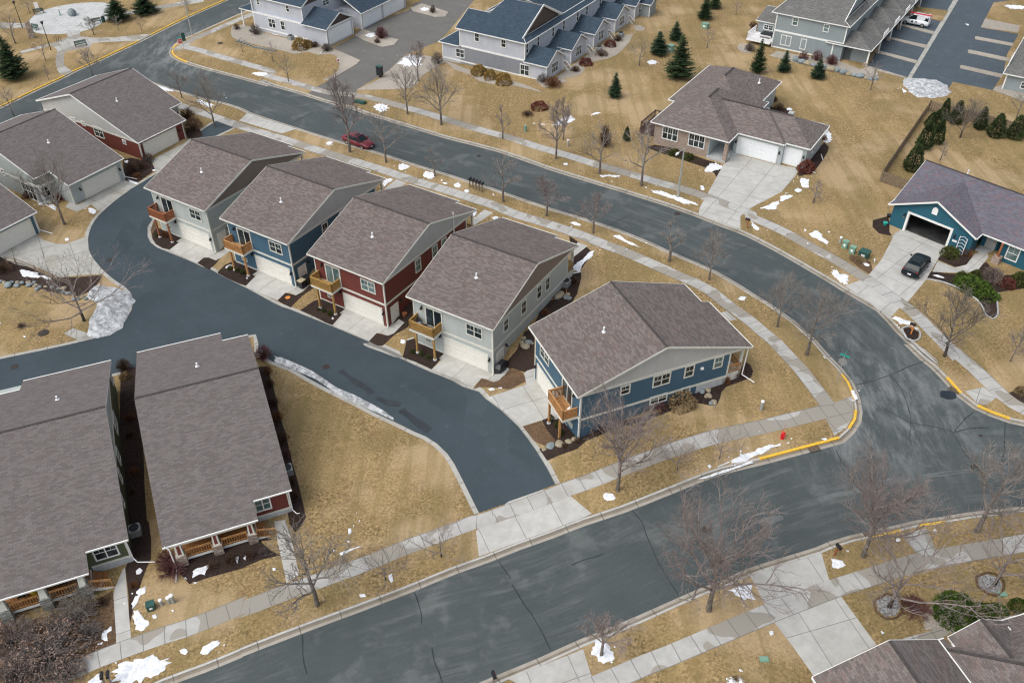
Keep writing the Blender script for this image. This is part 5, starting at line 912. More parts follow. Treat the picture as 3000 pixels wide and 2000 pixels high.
for nm_, args, bark, tw in (('a', dict(seed=1, nlimb=11, spread=.40), 'bark', 'twig_grey'), ('b', dict(seed=2, nlimb=12, spread=.30), 'bark', 'twig_red'), ('c', dict(seed=6, nlimb=14, spread=.48, dense=1.05, rounded=True, trunk=.2, up=10), 'bark', 'twig_red'),
        ('d', dict(seed=9, nlimb=9, spread=.36, dense=.75), 'bark', 'twig_grey'), ('f', dict(seed=14, nlimb=10, spread=.62, dense=.8, trunk=.12, low=True, rounded=True), 'bark_dark', 'twig_red'), ('h', dict(seed=21, nlimb=9, spread=.20, dense=.8), 'bark', 'twig_grey'), ('k', dict(seed=33, nlimb=12, spread=.44, dense=1.0, trunk=.16), 'bark_dark', 'bark')):
    T, K = bare_tree(**args); t = T.build('trunk', bark); c_ = K.build('crown', tw); PROTO[nm_] = (t, c_, (bark, tw))
USED = set()
def put_tree(kind, t, x, y, tt, tx, ty, label, wide=1.0, group=None, name='bare_tree', P=None):
    P = P or W(t, x, y); H = top_z(P, tt, tx, ty)-P.z; H = max(1.0, min(H, 16)); s_ = H/10.2; rng = random.Random(int(x*7+y*3)); r = thing(name, label, 'tree', P, rng.uniform(0, 6.28), group)
    r.scale = (s_*wide, s_*wide, s_)
    for o in PROTO[kind][:2]:
        c_ = o.copy(); C.objects.link(c_); c_.parent = r
    return r
g1 = 'bare trees along the streets'
for q in (
 ('a','O',600,970,'O',490,400,'spreading bare tree on the kerb lawn by the cottage walk, above the lower street',1.25,g1),
 ('c','K',1070,880,'K',1190,110,'large grey bare tree beside the sidewalk in front of the blue corner house',0.85,g1),
 ('f','K',1530,720,'K',1500,490,'small bare multi-stem tree by the sidewalk, right of the large grey tree',.95,g1),
 ('f','K',1850,630,'K',1850,400,'small bare tree beside the sidewalk, nearest the red hydrant',.95,g1),
 ('f','O',1120,780,'O',1075,545,'crooked small tree on the kerb lawn with a snow fleck at its foot',1.0,g1),
 ('f','O',1550,600,'O',1480,385,'crooked small tree on the kerb lawn left of the alley apron',1.05,g1),
 ('c','N',1505,1010,'N',1680,240,'broad reddish bare tree over the lower street, with a snow pile at its right',1.05,g1),
 ('b','N',683,1355,'N',620,985,'young bare tree standing in a round patch of snow',1.2,g1),
 ('c','M',855,600,'L',1060,905,'tall reddish bare tree on the kerb lawn beside the storm drain',.98,g1),
 ('a','M',1725,410,'L',1930,770,'wide bare tree at the right edge beside the lower street',1.15,g1),
 ('f','M',1060,985,'M',1080,380,'low wide crabapple in a ring of grey stones by the driveway',1.0,'crabapple trees in stone rings'),
 ('f','M',1860,820,'M',2000,300,'low wide crabapple in a ring of grey stones at the right edge',1.0,'crabapple trees in stone rings'),
 ('k','H',1480,1420,'H',1640,915,'dark bare tree beside the right sidewalk below the blue house',1.15,g1),
 ('a','H',1985,1460,'H',2070,1190,'slim bare tree at the right edge near the right sidewalk',1.0,g1),
 ('a','H',425,1410,'H',560,855,'pale bare tree inside the street curve, just above the street sign',1.05,g1),
 ('a','H',200,1195,'H',280,790,'bare tree inside the street curve, second above the street sign',1.0,g1),
 ('a','G',1770,575,'G',1830,185,'bare tree inside the street curve, third above the street sign',.95,g1),
 ('h','G',1465,435,'G',1500,30,'slim bare tree inside the street curve near a long snow streak',1.4,g1),
 ('b','G',885,215,'C',930,1430,'reddish bare tree on the inner kerb lawn behind the grey lit house',1.2,g1),
 ('b','G',525,85,'C',545,1280,'reddish bare tree on the inner kerb lawn behind the dark red house',1.2,g1),
 ('d','C',195,1545,'C',190,1130,'bare tree beside the row of mailboxes',1.2,g1),
 ('h','C',190,1062,'C',185,740,'thin bare tree across the street from the mailboxes',1.1,g1),
 ('b','C',598,1215,'C',600,700,'tall reddish bare tree across the street near the white utility post',.95,g1),
 ('b','C',655,1072,'C',670,690,'reddish bare tree standing just behind the sidewalk near a snow patch',.85,g1),
 ('d','C',930,1330,'C',955,895,'bare tree across the street from the round dark shrub',1.15,g1),
 ('d','C',1252,1420,'C',1270,870,'bare tree in front of the brick house deck',1.1,g1),
 ('d','C',1235,505,'C',1230,260,'bare tree alone on the lawn beside the gabled bays',1.25,'bare trees on the back lawn'),
 ('d','C',1755,370,'C',1765,195,'bare tree on the back lawn near the green utility cabinet',1.2,'bare trees on the back lawn'),
 ('d','C',1975,115,'C',1985,-20,'bare tree furthest up on the back lawn',1.2,'bare trees on the back lawn'),
 ('d','B',380,625,'B',352,385,'bare tree on the kerb lawn across the street, near an oval snow patch',1.0,g1),
 ('d','B',262,475,'B',250,310,'dark bare tree beside the long gravel bed of the pale duplex',1.3,g1),
 ('d','B',28,400,'B',20,275,'small bare tree at the left end of the gravel bed',1.2,g1),
 ('b','B',1375,622,'B',1350,255,'pinkish bare tree behind the mailbox at the court entrance',1.0,g1),
 ('a','B',1290,875,'B',1265,490,'bare tree on the kerb lawn right of the court entrance',1.05,g1),
 ('a','B',1550,955,'B',1560,475,'large bare tree by the sidewalk in front of the golden shrubs',1.1,g1),
 ('b','B',850,1165,'B',820,440,'tall bare tree on the kerb lawn beside the red car',.85,g1),
 ('d','B',1128,1245,'B',1150,770,'bare tree on the kerb lawn just right of the red car',1.05,g1),
 ('h','B',1500,1350,'B',1490,1080,'thin sapling with a snow patch at its foot beside the mailboxes',1.5,g1),
 ('a','A',1393,750,'A',1380,530,'bare tree beside the red house at the top of the alley',1.25,g1),
 ('a','A',1645,970,'A',1600,540,'tall bare tree by the alley entrance and the dark round shrubs',1.0,g1),
 ('k','A',722,270,'A',695,118,'small dark round-headed tree beside the plaza bench',1.3,'trees around the plaza'),
 ('d','A',910,235,'A',900,100,'small bare tree under the left plaza spruce',1.1,'trees around the plaza'),
 ('d','A',1085,240,'A',1070,118,'small bare tree under the right plaza spruce',1.2,'trees around the plaza'),
 ('d','A',230,105,'A',205,-60,'bare tree behind the plaza beside the upper bench',1.1,'trees around the plaza'),
 ('d','A',1445,90,'A',1430,-60,'bare tree on the kerb lawn at the top of the photo',1.0,g1),
 ('d','A',350,465,'A',325,260,'thin bare tree beside the lamp post at the plaza path',1.0,'trees around the plaza'),
 ('h','A',372,610,'A',335,470,'leaning sapling on the lawn below the plaza path',1.2,'trees around the plaza'),
 ('d','A',118,335,'A',70,60,'bare tree at the left edge of the plaza',1.2,'trees around the plaza'),
 ('a','A',712,592,'A',675,360,'bare tree standing just behind the roof of the uppermost red house',1.25,g1),
 ('d','A',105,885,'A',95,640,'bare tree behind the pale grey house, at the left edge',1.1,g1),
 ('a','E',495,412,'A',320,1165,'large bare tree on the small lawn by the glazed corner entry',1.0,'trees by the alley'),
 ('f','E',645,1150,'E',520,640,'bare tree leaning over the boulder wall beside the dirty snow pile',1.15,'trees by the alley'),
 ('d','D',915,690,'D',960,440,'bare tree by the boulder row below the slate grey row',1.0,'bare trees on the back lawn'),
 ('k','D',1600,1055,'D',1670,740,'pale fan-shaped bare tree inside the fenced yard',1.25,'trees in the fenced yard'),
 ('h','D',1448,1228,'D',1500,1060,'thin sapling inside the fenced yard',1.6,'trees in the fenced yard'),
 ('h','H',475,245,'H',525,40,'upright sapling in a small mulch ring on the side lawn',2.0,'bare trees on the back lawn'),
 ('d','D',2030,905,'D',2065,640,'bare tree at the right edge above the fence',1.0,'trees in the fenced yard'),
 ('k','i',860,740,'i',870,560,'dark tangled bare tree in front of the green cottage porch',3.2,'trees in the front beds'),
 ('b','I',720,120+1568-1568+0 if False else 1000,'I',700,1000,'x',1.0,None)):
    if q[7] == 'x': continue
    put_tree(*q[:7], q[7], wide=q[8], group=q[9])
# ---------------------------------------------------------------- shrubs
def twig_shrub(seed, n=150, r=1.0, h=1.0, up=.5, sub=3):
    rng = random.Random(seed); K = MB()
    for k in range(n):
        az = rng.uniform(0, 6.283); el = math.asin(min(1, rng.uniform(.12, 1)**.8)); L = rng.uniform(.8, 1.02)
        tip = Vector((math.cos(az)*math.cos(el)*r*L, math.sin(az)*math.cos(el)*r*L, math.sin(el)*h*L)); b_ = Vector((rng.uniform(-.14,.14)*r, rng.uniform(-.14,.14)*r, -.03)); m_ = b_.lerp(tip, .55)+Vector((0,0,.10*h*up))
        K.tube([b_, m_, tip], [.017, .012, .008], 3, cap=False)
        for j in range(sub):
            t = rng.uniform(.35, .95); p = m_.lerp(tip, t); d = (tip-m_).normalized(); q = p+(d+perp(d, rng)*.9).normalized()*rng.uniform(.14, .32)*r
            K.tube([p, q], [.010, .007], 3, cap=False)
    return K
def leaf_blob(seed, n, fn, size=.12, el=.6):
    rng = random.Random(seed); K = MB()
    for k in range(n):
        p, nrm = fn(rng); a = perp(nrm, rng); b_ = nrm.cross(a); s_ = size*rng.uniform(.6, 1.3); nn = (nrm*el+perp(nrm, rng)*.5).normalized()
        K.add([p-a*s_*.35, p+a*s_*.35, p+nn*s_*1.1+b_*s_*.2], [(0,1,2)]); 
    return K
def ellip(rng):
    az = rng.uniform(0, 6.283); z = rng.uniform(-.1, 1); r_ = math.sqrt(max(0, 1-z*z)); k = rng.uniform(.80, 1.03)*(1+.10*math.sin(az*3+z*5))
    return Vector((math.cos(az)*r_*k, math.sin(az)*r_*k, z*k)), Vector((math.cos(az)*r_, math.sin(az)*r_, z+.2)).normalized()
TW = [twig_shrub(41), twig_shrub(42, 110, sub=4), twig_shrub(43, 190, sub=2)]
LB = [leaf_blob(51, 1500, ellip, .16), leaf_blob(52, 900, ellip, .2)]
SH = {}
def shrub_mesh(kind, i):
    key = (kind, i)
    if key not in SH and kind.startswith('Q_'):
        rg = random.Random(5+i); k_ = MB(); k_.v, k_.f, k_.mi, k_.uv = list(TW[i].v), list(TW[i].f), list(TW[i].mi), list(TW[i].uv); lv = leaf_blob(90+i, 1500, ellip, .055); k_.add(lv.v, lv.f, 1); o = k_.build('shrub', ['shrub_grey', kind[2:]]); SH[key] = o.data; bpy.data.objects.remove(o)
    if key not in SH:
        src = (TW if not kind.startswith(('boxwood','juniper','L_')) else LB)[i]; mat = kind.replace('L_', '')
        o = src.build('shrub', mat); SH[key] = o.data; bpy.data.objects.remove(o)
    return SH[key]
scount = {}
def shrub(kind, t, x, y, w_px, hm, label, group=None, i=None, name='shrub', flat=1.0, cat='shrub'):
    P = W(t, x, y); q = W(t, x+w_px/2, y); r_ = max((q-P).length, .15); k = scount.get(kind, 0); scount[kind] = k+1
    o = bpy.data.objects.new(name, shrub_mesh(kind, (k % 3 if i is None else i) if not kind.startswith(('boxwood','juniper','L_')) else k % 2)); C.objects.link(o); o.location = P; o.scale = (r_, r_*flat, hm); o.rotation_euler = (0,0,k*1.7)
    tag(o, label, cat, group); return o
SHR = [('shrub_brown','A',1435,905,130,1.5,'round dark brown shrub beside the uppermost red house, the smaller and further one'),('shrub_brown','A',1490,990,150,1.7,'round dark brown shrub at the corner of the uppermost red house, the larger one'),
 ('shrub_brown','8',1000,1070,240,1.4,'round brown shrub between the two garages at the alley bend'),('shrub_brown','8',1130,1010,220,1.2,'dark bushy shrub against the red wall between the garages'),('shrub_brown','8',1230,900,200,1.1,'small twiggy shrub at the corner of the red garage'),('shrub_russet','8',1060,1150,150,.7,'low brown shrub by the alley edge between the garages'),
 ('leaf_red','7',930,960,260,.9,'russet leafy shrub in front of the glazed corner entry'),('leaf_red','7',430,940,200,.9,'reddish shrub beside the side wall of the pale grey house'),
 ('shrub_red','J',190,130,150,1.6,'large purple-red shrub behind the red cottage roof'),('shrub_russet','J',225,245,80,.9,'first low brown shrub along the red cottage wall, from the alley'),('shrub_brown','J',238,340,85,.9,'second low brown shrub along the red cottage wall'),('shrub_brown','J',268,480,90,.9,'third low brown shrub along the red cottage wall'),
 ('shrub_russet','J',300,600,110,1.0,'fourth shrub along the red cottage wall, reddish brown'),('shrub_brown','J',340,760,120,1.0,'broad brown shrub halfway along the red cottage wall'),('shrub_red','J',365,880,90,.8,'reddish shrub just above the air conditioner of the red cottage'),('shrub_brown','J',410,1090,80,.8,'brown shrub just below the air conditioner of the red cottage'),('shrub_brown','J',430,1190,85,.8,'last brown shrub along the red cottage wall'),
 ('shrub_red','I',1320,720,250,1.2,'large wine-red shrub at the corner of the red cottage porch'),('shrub_red','I',1290,640,200,1.0,'wine-red shrub behind the larger one at the cottage porch'),('shrub_brown','I',1630,690,90,.7,'round brown shrub in front of the first porch bay'),('shrub_brown','I',1770,640,120,.8,'round brown shrub in front of the second porch bay'),('shrub_brown','I',1915,605,85,.8,'small round brown shrub beside the last stone pier'),('shrub_grey','O',190,580,80,.7,'small pale twiggy shrub left of the cottage walk'),('shrub_brown','O',420,350,70,.6,'small twiggy shrub below the cottage downspout'),
 ('shrub_brown','P',955,345,120,1.3,'round dark shrub between the two cottages at the alley'),('L_shrub_tan','P',960,410,80,.6,'pale leafy shrub beside the green cottage corner'),('shrub_russet','P',1000,720,90,.6,'orange-brown low plant in the bed between the cottages'),('shrub_brown','P',1000,850,80,.5,'small dark plant in the bed between the cottages'),('shrub_russet','P',1030,1140,100,.7,'russet plant halfway along the bed between the cottages'),('shrub_brown','I',1020,110,70,.4,'small plant in the bed beside the green cottage air conditioner'),('shrub_russet','I',1030,830,80,.5,'low brown plant by the cottage path near the snow'),
 ('Q_shrub_pale','I',380,1360,640,1.3,'sprawling pinkish brown shrub filling the bottom left corner'),('Q_shrub_pale','I',120,1250,380,1.3,'pinkish brown shrub at the left edge by the downspout'),('Q_shrub_pale','I',150,1520,420,1.2,'pinkish brown shrub in the very bottom left corner'),('Q_shrub_pale','I',520,1500,300,.9,'pinkish brown shrub overhanging the end of the sidewalk'),('shrub_grey','I',560,1080,420,.9,'dark grey twiggy shrub in front of the green cottage'),('shrub_grey','I',700,1200,220,.7,'grey twiggy shrub beside the green cottage path'),('shrub_brown','I',790,960,110,.6,'small shrub with dry heads by the green cottage steps'),
 ('shrub_russet','1',340,900,150,.8,'rust brown shrub under the red-brown balcony'),('boxwood','1',215,900,70,.4,'tiny green bush under the red-brown balcony'),
 ('boxwood','2',290,990,85,.45,'green bush under the orange balcony, the left of three'),('boxwood','2',395,1020,75,.4,'green bush under the orange balcony, the middle of three'),('boxwood','2',480,1055,85,.5,'green bush under the orange balcony, the right of three'),
 ('boxwood','3',275,985,55,.35,'green bush in the bed of the dark red house, the left of three'),('boxwood','3',360,1010,65,.4,'green bush in the bed of the dark red house, the middle of three'),('boxwood','3',460,1060,85,.5,'green bush in the bed of the dark red house, the right of three'),
 ('boxwood','4',150,1010,80,.4,'green bush in the bed of the lit grey house, the left of three'),('boxwood','4',290,1040,85,.4,'green bush in the bed of the lit grey house, the middle of three'),('boxwood','4',395,1095,75,.4,'green bush in the bed of the lit grey house, the right of three'),
 ('boxwood','5',600,1090,90,.5,'green bush under the corner house balcony, furthest of three'),('boxwood','5',695,1190,100,.5,'green bush under the corner house balcony, middle of three'),('boxwood','5',745,1310,100,.5,'green bush beside the balcony post of the corner house'),('shrub_brown','5',800,1510,100,.5,'low brown shrub beside the small stone edging'),('shrub_brown','5',990,1440,110,.6,'brown shrub below the downspout of the corner house'),
 ('shrub_russet','5',1180,1270,240,.8,'reddish brown shrub beside the blue wall, nearest the downspout'),('shrub_brown','K',940,400,160,.7,'brown shrub along the blue wall behind the large tree'),('shrub_red','K',1350,250,200,.8,'wine-dark shrub under the basement window of the blue house'),('L_shrub_tan','K',1560,215,210,1.1,'large dry straw-coloured bush beside the corner house windows'),
 ('shrub_brown','6',1230,830,180,1.0,'brown shrub beside the foundation of the corner house'),('shrub_russet','6',1390,850,160,.8,'rusty shrub right of the corner house boulders'),('shrub_brown','6',1550,760,160,.8,'brown shrub below the corner house porch'),('shrub_tan','6',1620,700,120,.7,'tan shrub below the porch railing of the corner house'),
 ('shrub_russet','G',515,835,75,.6,'rusty round shrub between the grey and the corner house'),('shrub_brown','G',740,600,90,.7,'brown shrub beside the condenser of the grey house'),
 ('shrub_brown','E',40,770,140,1.0,'brown shrub at the left edge by the rail fence'),('shrub_grey','A',1130,1245,100,.8,'grey twiggy bush at the red garage corner'),
 ('boxwood','c',320,1210,130,.75,'green bush below the lamp at the brick house, left of two'),('boxwood','c',500,1265,130,.75,'green bush below the brick house windows, right of two'),('L_leaf_red','c',1965,1410,210,1.3,'round red-brown bush at the corner of the driveway'),('shrub_russet','c',2190,1030,110,.8,'rusty shrub beside the snow at the brick house end'),('shrub_brown','c',1640,640,150,.8,'brown shrub behind the brick house garage'),
 ('L_leaf_red','C',470,830,130,.9,'red-brown shrub on the lawn across the street'),('shrub_brown','C',380,880,110,.5,'low dull shrub on the rough lawn'),('shrub_russet','C',575,660,160,1.4,'pinkish dry bush at the corner of the gabled bays'),('shrub_grey','C',500,630,110,1.3,'grey twiggy bush at the pale house corner'),
 ('L_shrub_gold','b',480,850,180,1.4,'golden bush along the pale wall, the left of three'),('L_shrub_gold','b',615,905,150,1.3,'golden bush along the pale wall, the middle of three'),('L_shrub_gold','b',770,960,180,1.5,'golden bush along the pale wall, the right of three'),
 ('shrub_brown','b',1590,820,120,.8,'dark shrub between the first and second gabled bays'),('L_leaf_red','b',1710,740,150,.9,'reddish shrub beside the second gabled bay'),('shrub_brown','b',1890,640,170,.9,'brown shrub beside the third gabled bay'),('L_leaf_red','b',1990,530,130,.9,'reddish shrub between the third and fourth bays'),('shrub_brown','b',2080,470,120,.9,'brown shrub beside the fourth gabled bay'),
 ('L_shrub_gold','a',860,610,190,1.7,'large golden bush at the pale duplex garage wall'),('L_shrub_gold','a',960,590,120,1.1,'smaller golden bush behind the large one at the garage wall'),('shrub_grey','a',1190,640,160,1.3,'grey twiggy bush at the garage corner'),('shrub_brown','a',1040,590,110,.9,'brown twiggy bush by the garage wall'),('shrub_grey','a',300,430,160,1.7,'grey fan-shaped bush at the duplex corner'),('shrub_brown','a',60,370,90,1.0,'small brown bush at the end of the gravel bed'),
 ('shrub_red','a',1870,480,190,2.0,'wine-red shrub on the small island in the court'),('shrub_brown','a',1820,540,90,.8,'low brown shrub on the small court island'),('shrub_brown','B',1485,100,50,1.4,'small shrub on the second court island'),('shrub_grey','B',1520,490,100,1.9,'tall grey bush at the corner of the pale row house'),
 ('shrub_red','d',780,760,140,1.5,'wine-red bush below the slate wall, the left of three'),('shrub_red','d',950,760,160,1.6,'wine-red bush below the slate wall, the middle of three'),('shrub_red','d',1130,810,170,1.6,'wine-red bush below the slate wall, the right of three'),('shrub_brown','d',150,400,90,1.3,'brown bush behind the white deck'),('shrub_grey','d',110,640,150,1.3,'grey bush in front of the white deck'),
 ('boxwood','H',1520,650,130,1.0,'round olive bush beside the open garage'),('shrub_russet','H',1650,650,90,1.0,'rusty climber at the foot of the white trellis'),('boxwood','H',1615,815,85,.6,'small round green bush at the curved walk'),('boxwood','H',1720,810,90,.7,'green bush behind the walk of the teal house'),('juniper','H',1690,890,260,.8,'spreading dark green juniper in the curved bed'),('juniper','H',1800,960,180,.7,'dark green juniper at the tip of the curved bed'),
 ('Q_shrub_pale','H',1840,840,170,1.5,'pale dried hydrangea bush in front of the teal house'),('L_leaf_red','H',1960,880,120,.8,'dark red bush beside the pale hydrangea'),('boxwood','H',2060,860,150,1.2,'green bush at the right edge by the basement window'),('shrub_tan','H',830,690,110,.5,'straw-coloured grass clump below the utility cabinets'),('L_shrub_tan','L',2060,390,90,.6,'pale grass clump at the right edge bed'),
 ('juniper','M',1560,1040,330,1.2,'large bright green juniper beside the bottom right roof'),('juniper','M',1750,1060,220,.9,'green juniper reaching along the roof edge'),('juniper','M',1880,1040,170,.7,'low green juniper further along the roof edge'),('juniper','M',2050,1000,150,.7,'green juniper at the right edge above the roof'),('shrub_red','M',1250,1010,260,.8,'faint purple twiggy bush left of the bright juniper'),
 ('shrub_tan','N',1710,1545,70,.35,'small plant inside the ring of pale stones at the bottom'),('shrub_brown','E',165,1195,70,.4,'tiny dry plant on the left lawn'),('shrub_brown','D',175,780,60,.9,'brown shrub beside the back wing of the brick house'),('shrub_brown','D',15,210,70,1.0,'brown twiggy bush at the deck corner')]
for q in SHR: shrub(*q[:6], q[6], group={'boxwood':'small green bushes','juniper':'junipers'}.get(q[0], 'shrubs in the planting beds'))
# ---------------------------------------------------------------- conifers
def conifer(seed, rad=.30, tiers=26, droop=.25, dens=1.0):
    """unit height 1"""
    rng = random.Random(seed); K = MB()
    for k in range(tiers):
        t = (k+.5)/tiers; z = .06+.93*t; R_ = rad*(1-t)**.66*(.75+.25*min(1,t/.08))*(1+.10*rng.uniform(-1,1))+.008; n = max(4, int((15-9*t)*dens))
        for j in range(n):
            az = rng.uniform(0, 6.283); L = R_*rng.uniform(.72, 1.15); d = Vector((math.cos(az), math.sin(az), 0)); sd = Vector((-d.y, d.x, 0)); m_ = max(3, int(L/.022))
            for i in range(m_):
                f_ = (i+.4)/m_; p = d*L*f_+Vector((0,0,z-droop*L*f_+.35*L*f_*f_)); s_ = (.042*(1.25-.6*f_))*(1.2-.5*t)
                for sg in (-1, 1):
                    q = p+sd*sg*s_*rng.uniform(.6,1.3)+d*s_*.7+Vector((0,0,rng.uniform(-.5,.3)*s_)); K.add([p-d*s_*.25, p+d*s_*.45, q], [(0,1,2)])
                if rng.random() < .6: q = p+d*s_*.5+Vector((0,0,s_*rng.uniform(.2,.9))); K.add([p-sd*s_*.35, p+sd*s_*.35, q], [(0,1,2)])
    return K
def arbor(seed, rad=.26):
    def fn(rng):
        t = rng.random()**1.3; az = rng.uniform(0, 6.283); r_ = rad*(1-t)**.62*(.55+.45*min(1, t/.12))*rng.uniform(.72, 1.05)*(1+.09*math.sin(az*4+seed)); d = Vector((math.cos(az), math.sin(az), 0))
        return d*r_+Vector((0,0,.02+.97*t)), (d+Vector((0,0,.8))).normalized()
    return leaf_blob(seed, 2600, fn, .045, .9)
CON = {'s1': (conifer(3, .27).build('crown', 'spruce'),), 's2': (conifer(8, .31, 22, .3).build('crown', 'spruce'),), 's3': (conifer(12, .24, 24, .15, 1.1).build('crown', 'spruce_blue'),), 'v1': (arbor(4).build('crown', 'arbor'),), 'v2': (arbor(6, .23).build('crown', 'arbor'),)}
tk = MB(); tk.tube([(0,0,-.05),(0,0,.5),(0,0,.95)], [.022,.014,.003], 7); TKO = tk.build('trunk', 'bark_dark')
def put_con(kind, t, x, y, ty, wpx, label, group, tx=None, P=None):
    P = P or W(t, x, y); q = W(t, x+wpx/2, y); H = max(1.2, top_z(P, t, tx or x, ty)-P.z); r = thing('spruce_tree' if kind[0] == 's' else 'arborvitae', label, 'conifer', P, (x*.37) % 6, group); rad = {'s1':.27,'s2':.31,'s3':.24,'v1':.26,'v2':.23}[kind]
    s_ = (q-P).length/(rad*.86); r.scale = (s_, s_, H)
    for o in (CON[kind][0], TKO): c_ = o.copy(); C.objects.link(c_); c_.parent = r
g2 = 'spruces on the back lawns'
for q in (('s1','A',112,600,270,225,'large dark spruce at the left edge below the plaza','spruces around the plaza'),('s2','A',910,160,-50,180,'spruce beside the plaza and the green bin','spruces around the plaza'),('s2','A',1120,105,-60,190,'spruce right of the plaza, second from the bin','spruces around the plaza'),
  ('s3','C',1380,420,240,140,'broad spruce on the back lawn, left of the tallest one',g2),('s1','C',1535,600,262,205,'tallest spruce on the back lawn above the brick house',g2),('s3','C',1510,312,165,105,'thin spruce just behind the tallest one',g2),('s1','C',1735,148,-40,120,'spruce near the green utility cabinet',g2),('s1','C',1810,65,-60,100,'spruce at the top edge of the back lawn',g2),('s3','C',1048,748,555,104,'small lone spruce in the middle of the back lawn',g2),
  ('v2','C',1138,1075,972,52,'narrow little evergreen beside the brown deck',g2),('s1','D',45,560,298,122,'large spruce in front of the white deck',g2),('s3','D',248,552,385,100,'small spruce below the slate wall, left of two',g2),('s3','D',505,602,450,115,'small spruce below the slate wall, right of two',g2)): put_con(*q)
g3 = 'evergreens along the yard fence'
for q in (('v2','D',1465,915,755,75,'narrow evergreen at the fence corner, the topmost',g3),('v1','D',1400,1000,840,115,'evergreen along the left fence, just below the topmost',g3),('v1','D',1372,960,860,80,'half-hidden evergreen nearest the left fence',g3),('v1','D',1418,1098,915,95,'evergreen along the left fence, right one of the middle pair',g3),('v1','D',1320,1130,930,120,'evergreen along the left fence, left one of the middle pair',g3),('v1','D',1232,1300,1105,140,'lowest and fullest evergreen, next to the teal house roof',g3),('v2','D',1285,1170,1060,60,'small evergreen above the fullest one',g3),
  ('v1','D',1560,942,772,100,'dark evergreen left of the pale bare tree',g3),('v2','D',1745,985,822,90,'dark evergreen right of the pale bare tree',g3),('v1','D',1865,1045,870,120,'evergreen along the back fence, second from the right edge',g3),('v1','D',2010,1058,885,120,'evergreen along the back fence, nearest the right edge',g3)): put_con(*q)
o = shrub('shrub_brown', 'C', 970, 1125, 105, 3.2, 'tall dark rounded bush beside the sidewalk across the street', 'shrubs in the planting beds', i=2)
for k in list(PROTO.values()):
    for o in k[:2]: bpy.data.objects.remove(o)
for k in CON.values(): bpy.data.objects.remove(k[0])
bpy.data.objects.remove(TKO)
# ---------------------------------------------------------------- snow
def blob(mb, pts_w, h, seed, dz=.02, edge=.22):
    """irregular lump of snow over a world polygon"""
    rng = random.Random(seed); c_ = sum(pts_w, Vector((0,0,0)))/len(pts_w); out = []
    P = [Vector((p.x, p.y, 0)) for p in pts_w]; P = P+[P[0]]; S_ = smooth(P, .18)[:-1]
    size = max((p-Vector((c_.x, c_.y, 0))).length for p in S_)
    outer = []
    for i, p in enumerate(S_):
        k = 1+rng.uniform(-edge, edge)*.9+edge*.7*math.sin(i*.9+seed)*math.sin(i*.37+seed*2); outer.append(Vector((c_.x, c_.y, 0))*(1-k)+p*k)
    rings = []; vs = []; n = len(outer)
    for r_, hh in ((1.0, 0), (.93, .45), (.75, .8), (.45, 1.0), (.2, .92)):
        for i, p in enumerate(outer):
            q = Vector((c_.x, c_.y, 0)).lerp(p, r_); z = hgt(q.x, q.y) if r_ in (1.0, .45) else None
            q.z = (z if z is not None else hgt(q.x, q.y))+dz+h*hh*(1+rng.uniform(-.22,.22)); vs.append(q)
    vs.append(Vector((c_.x, c_.y, hgt(c_.x, c_.y)+dz+h))); fs = []
    for r_ in range(4):
        for i in range(n): j = (i+1) % n; fs.append((r_*n+i, r_*n+j, (r_+1)*n+j, (r_+1)*n+i))
    fs += [(4*n+i, 4*n+(i+1) % n, 5*n) for i in range(n)]; mb.add(vs, fs)
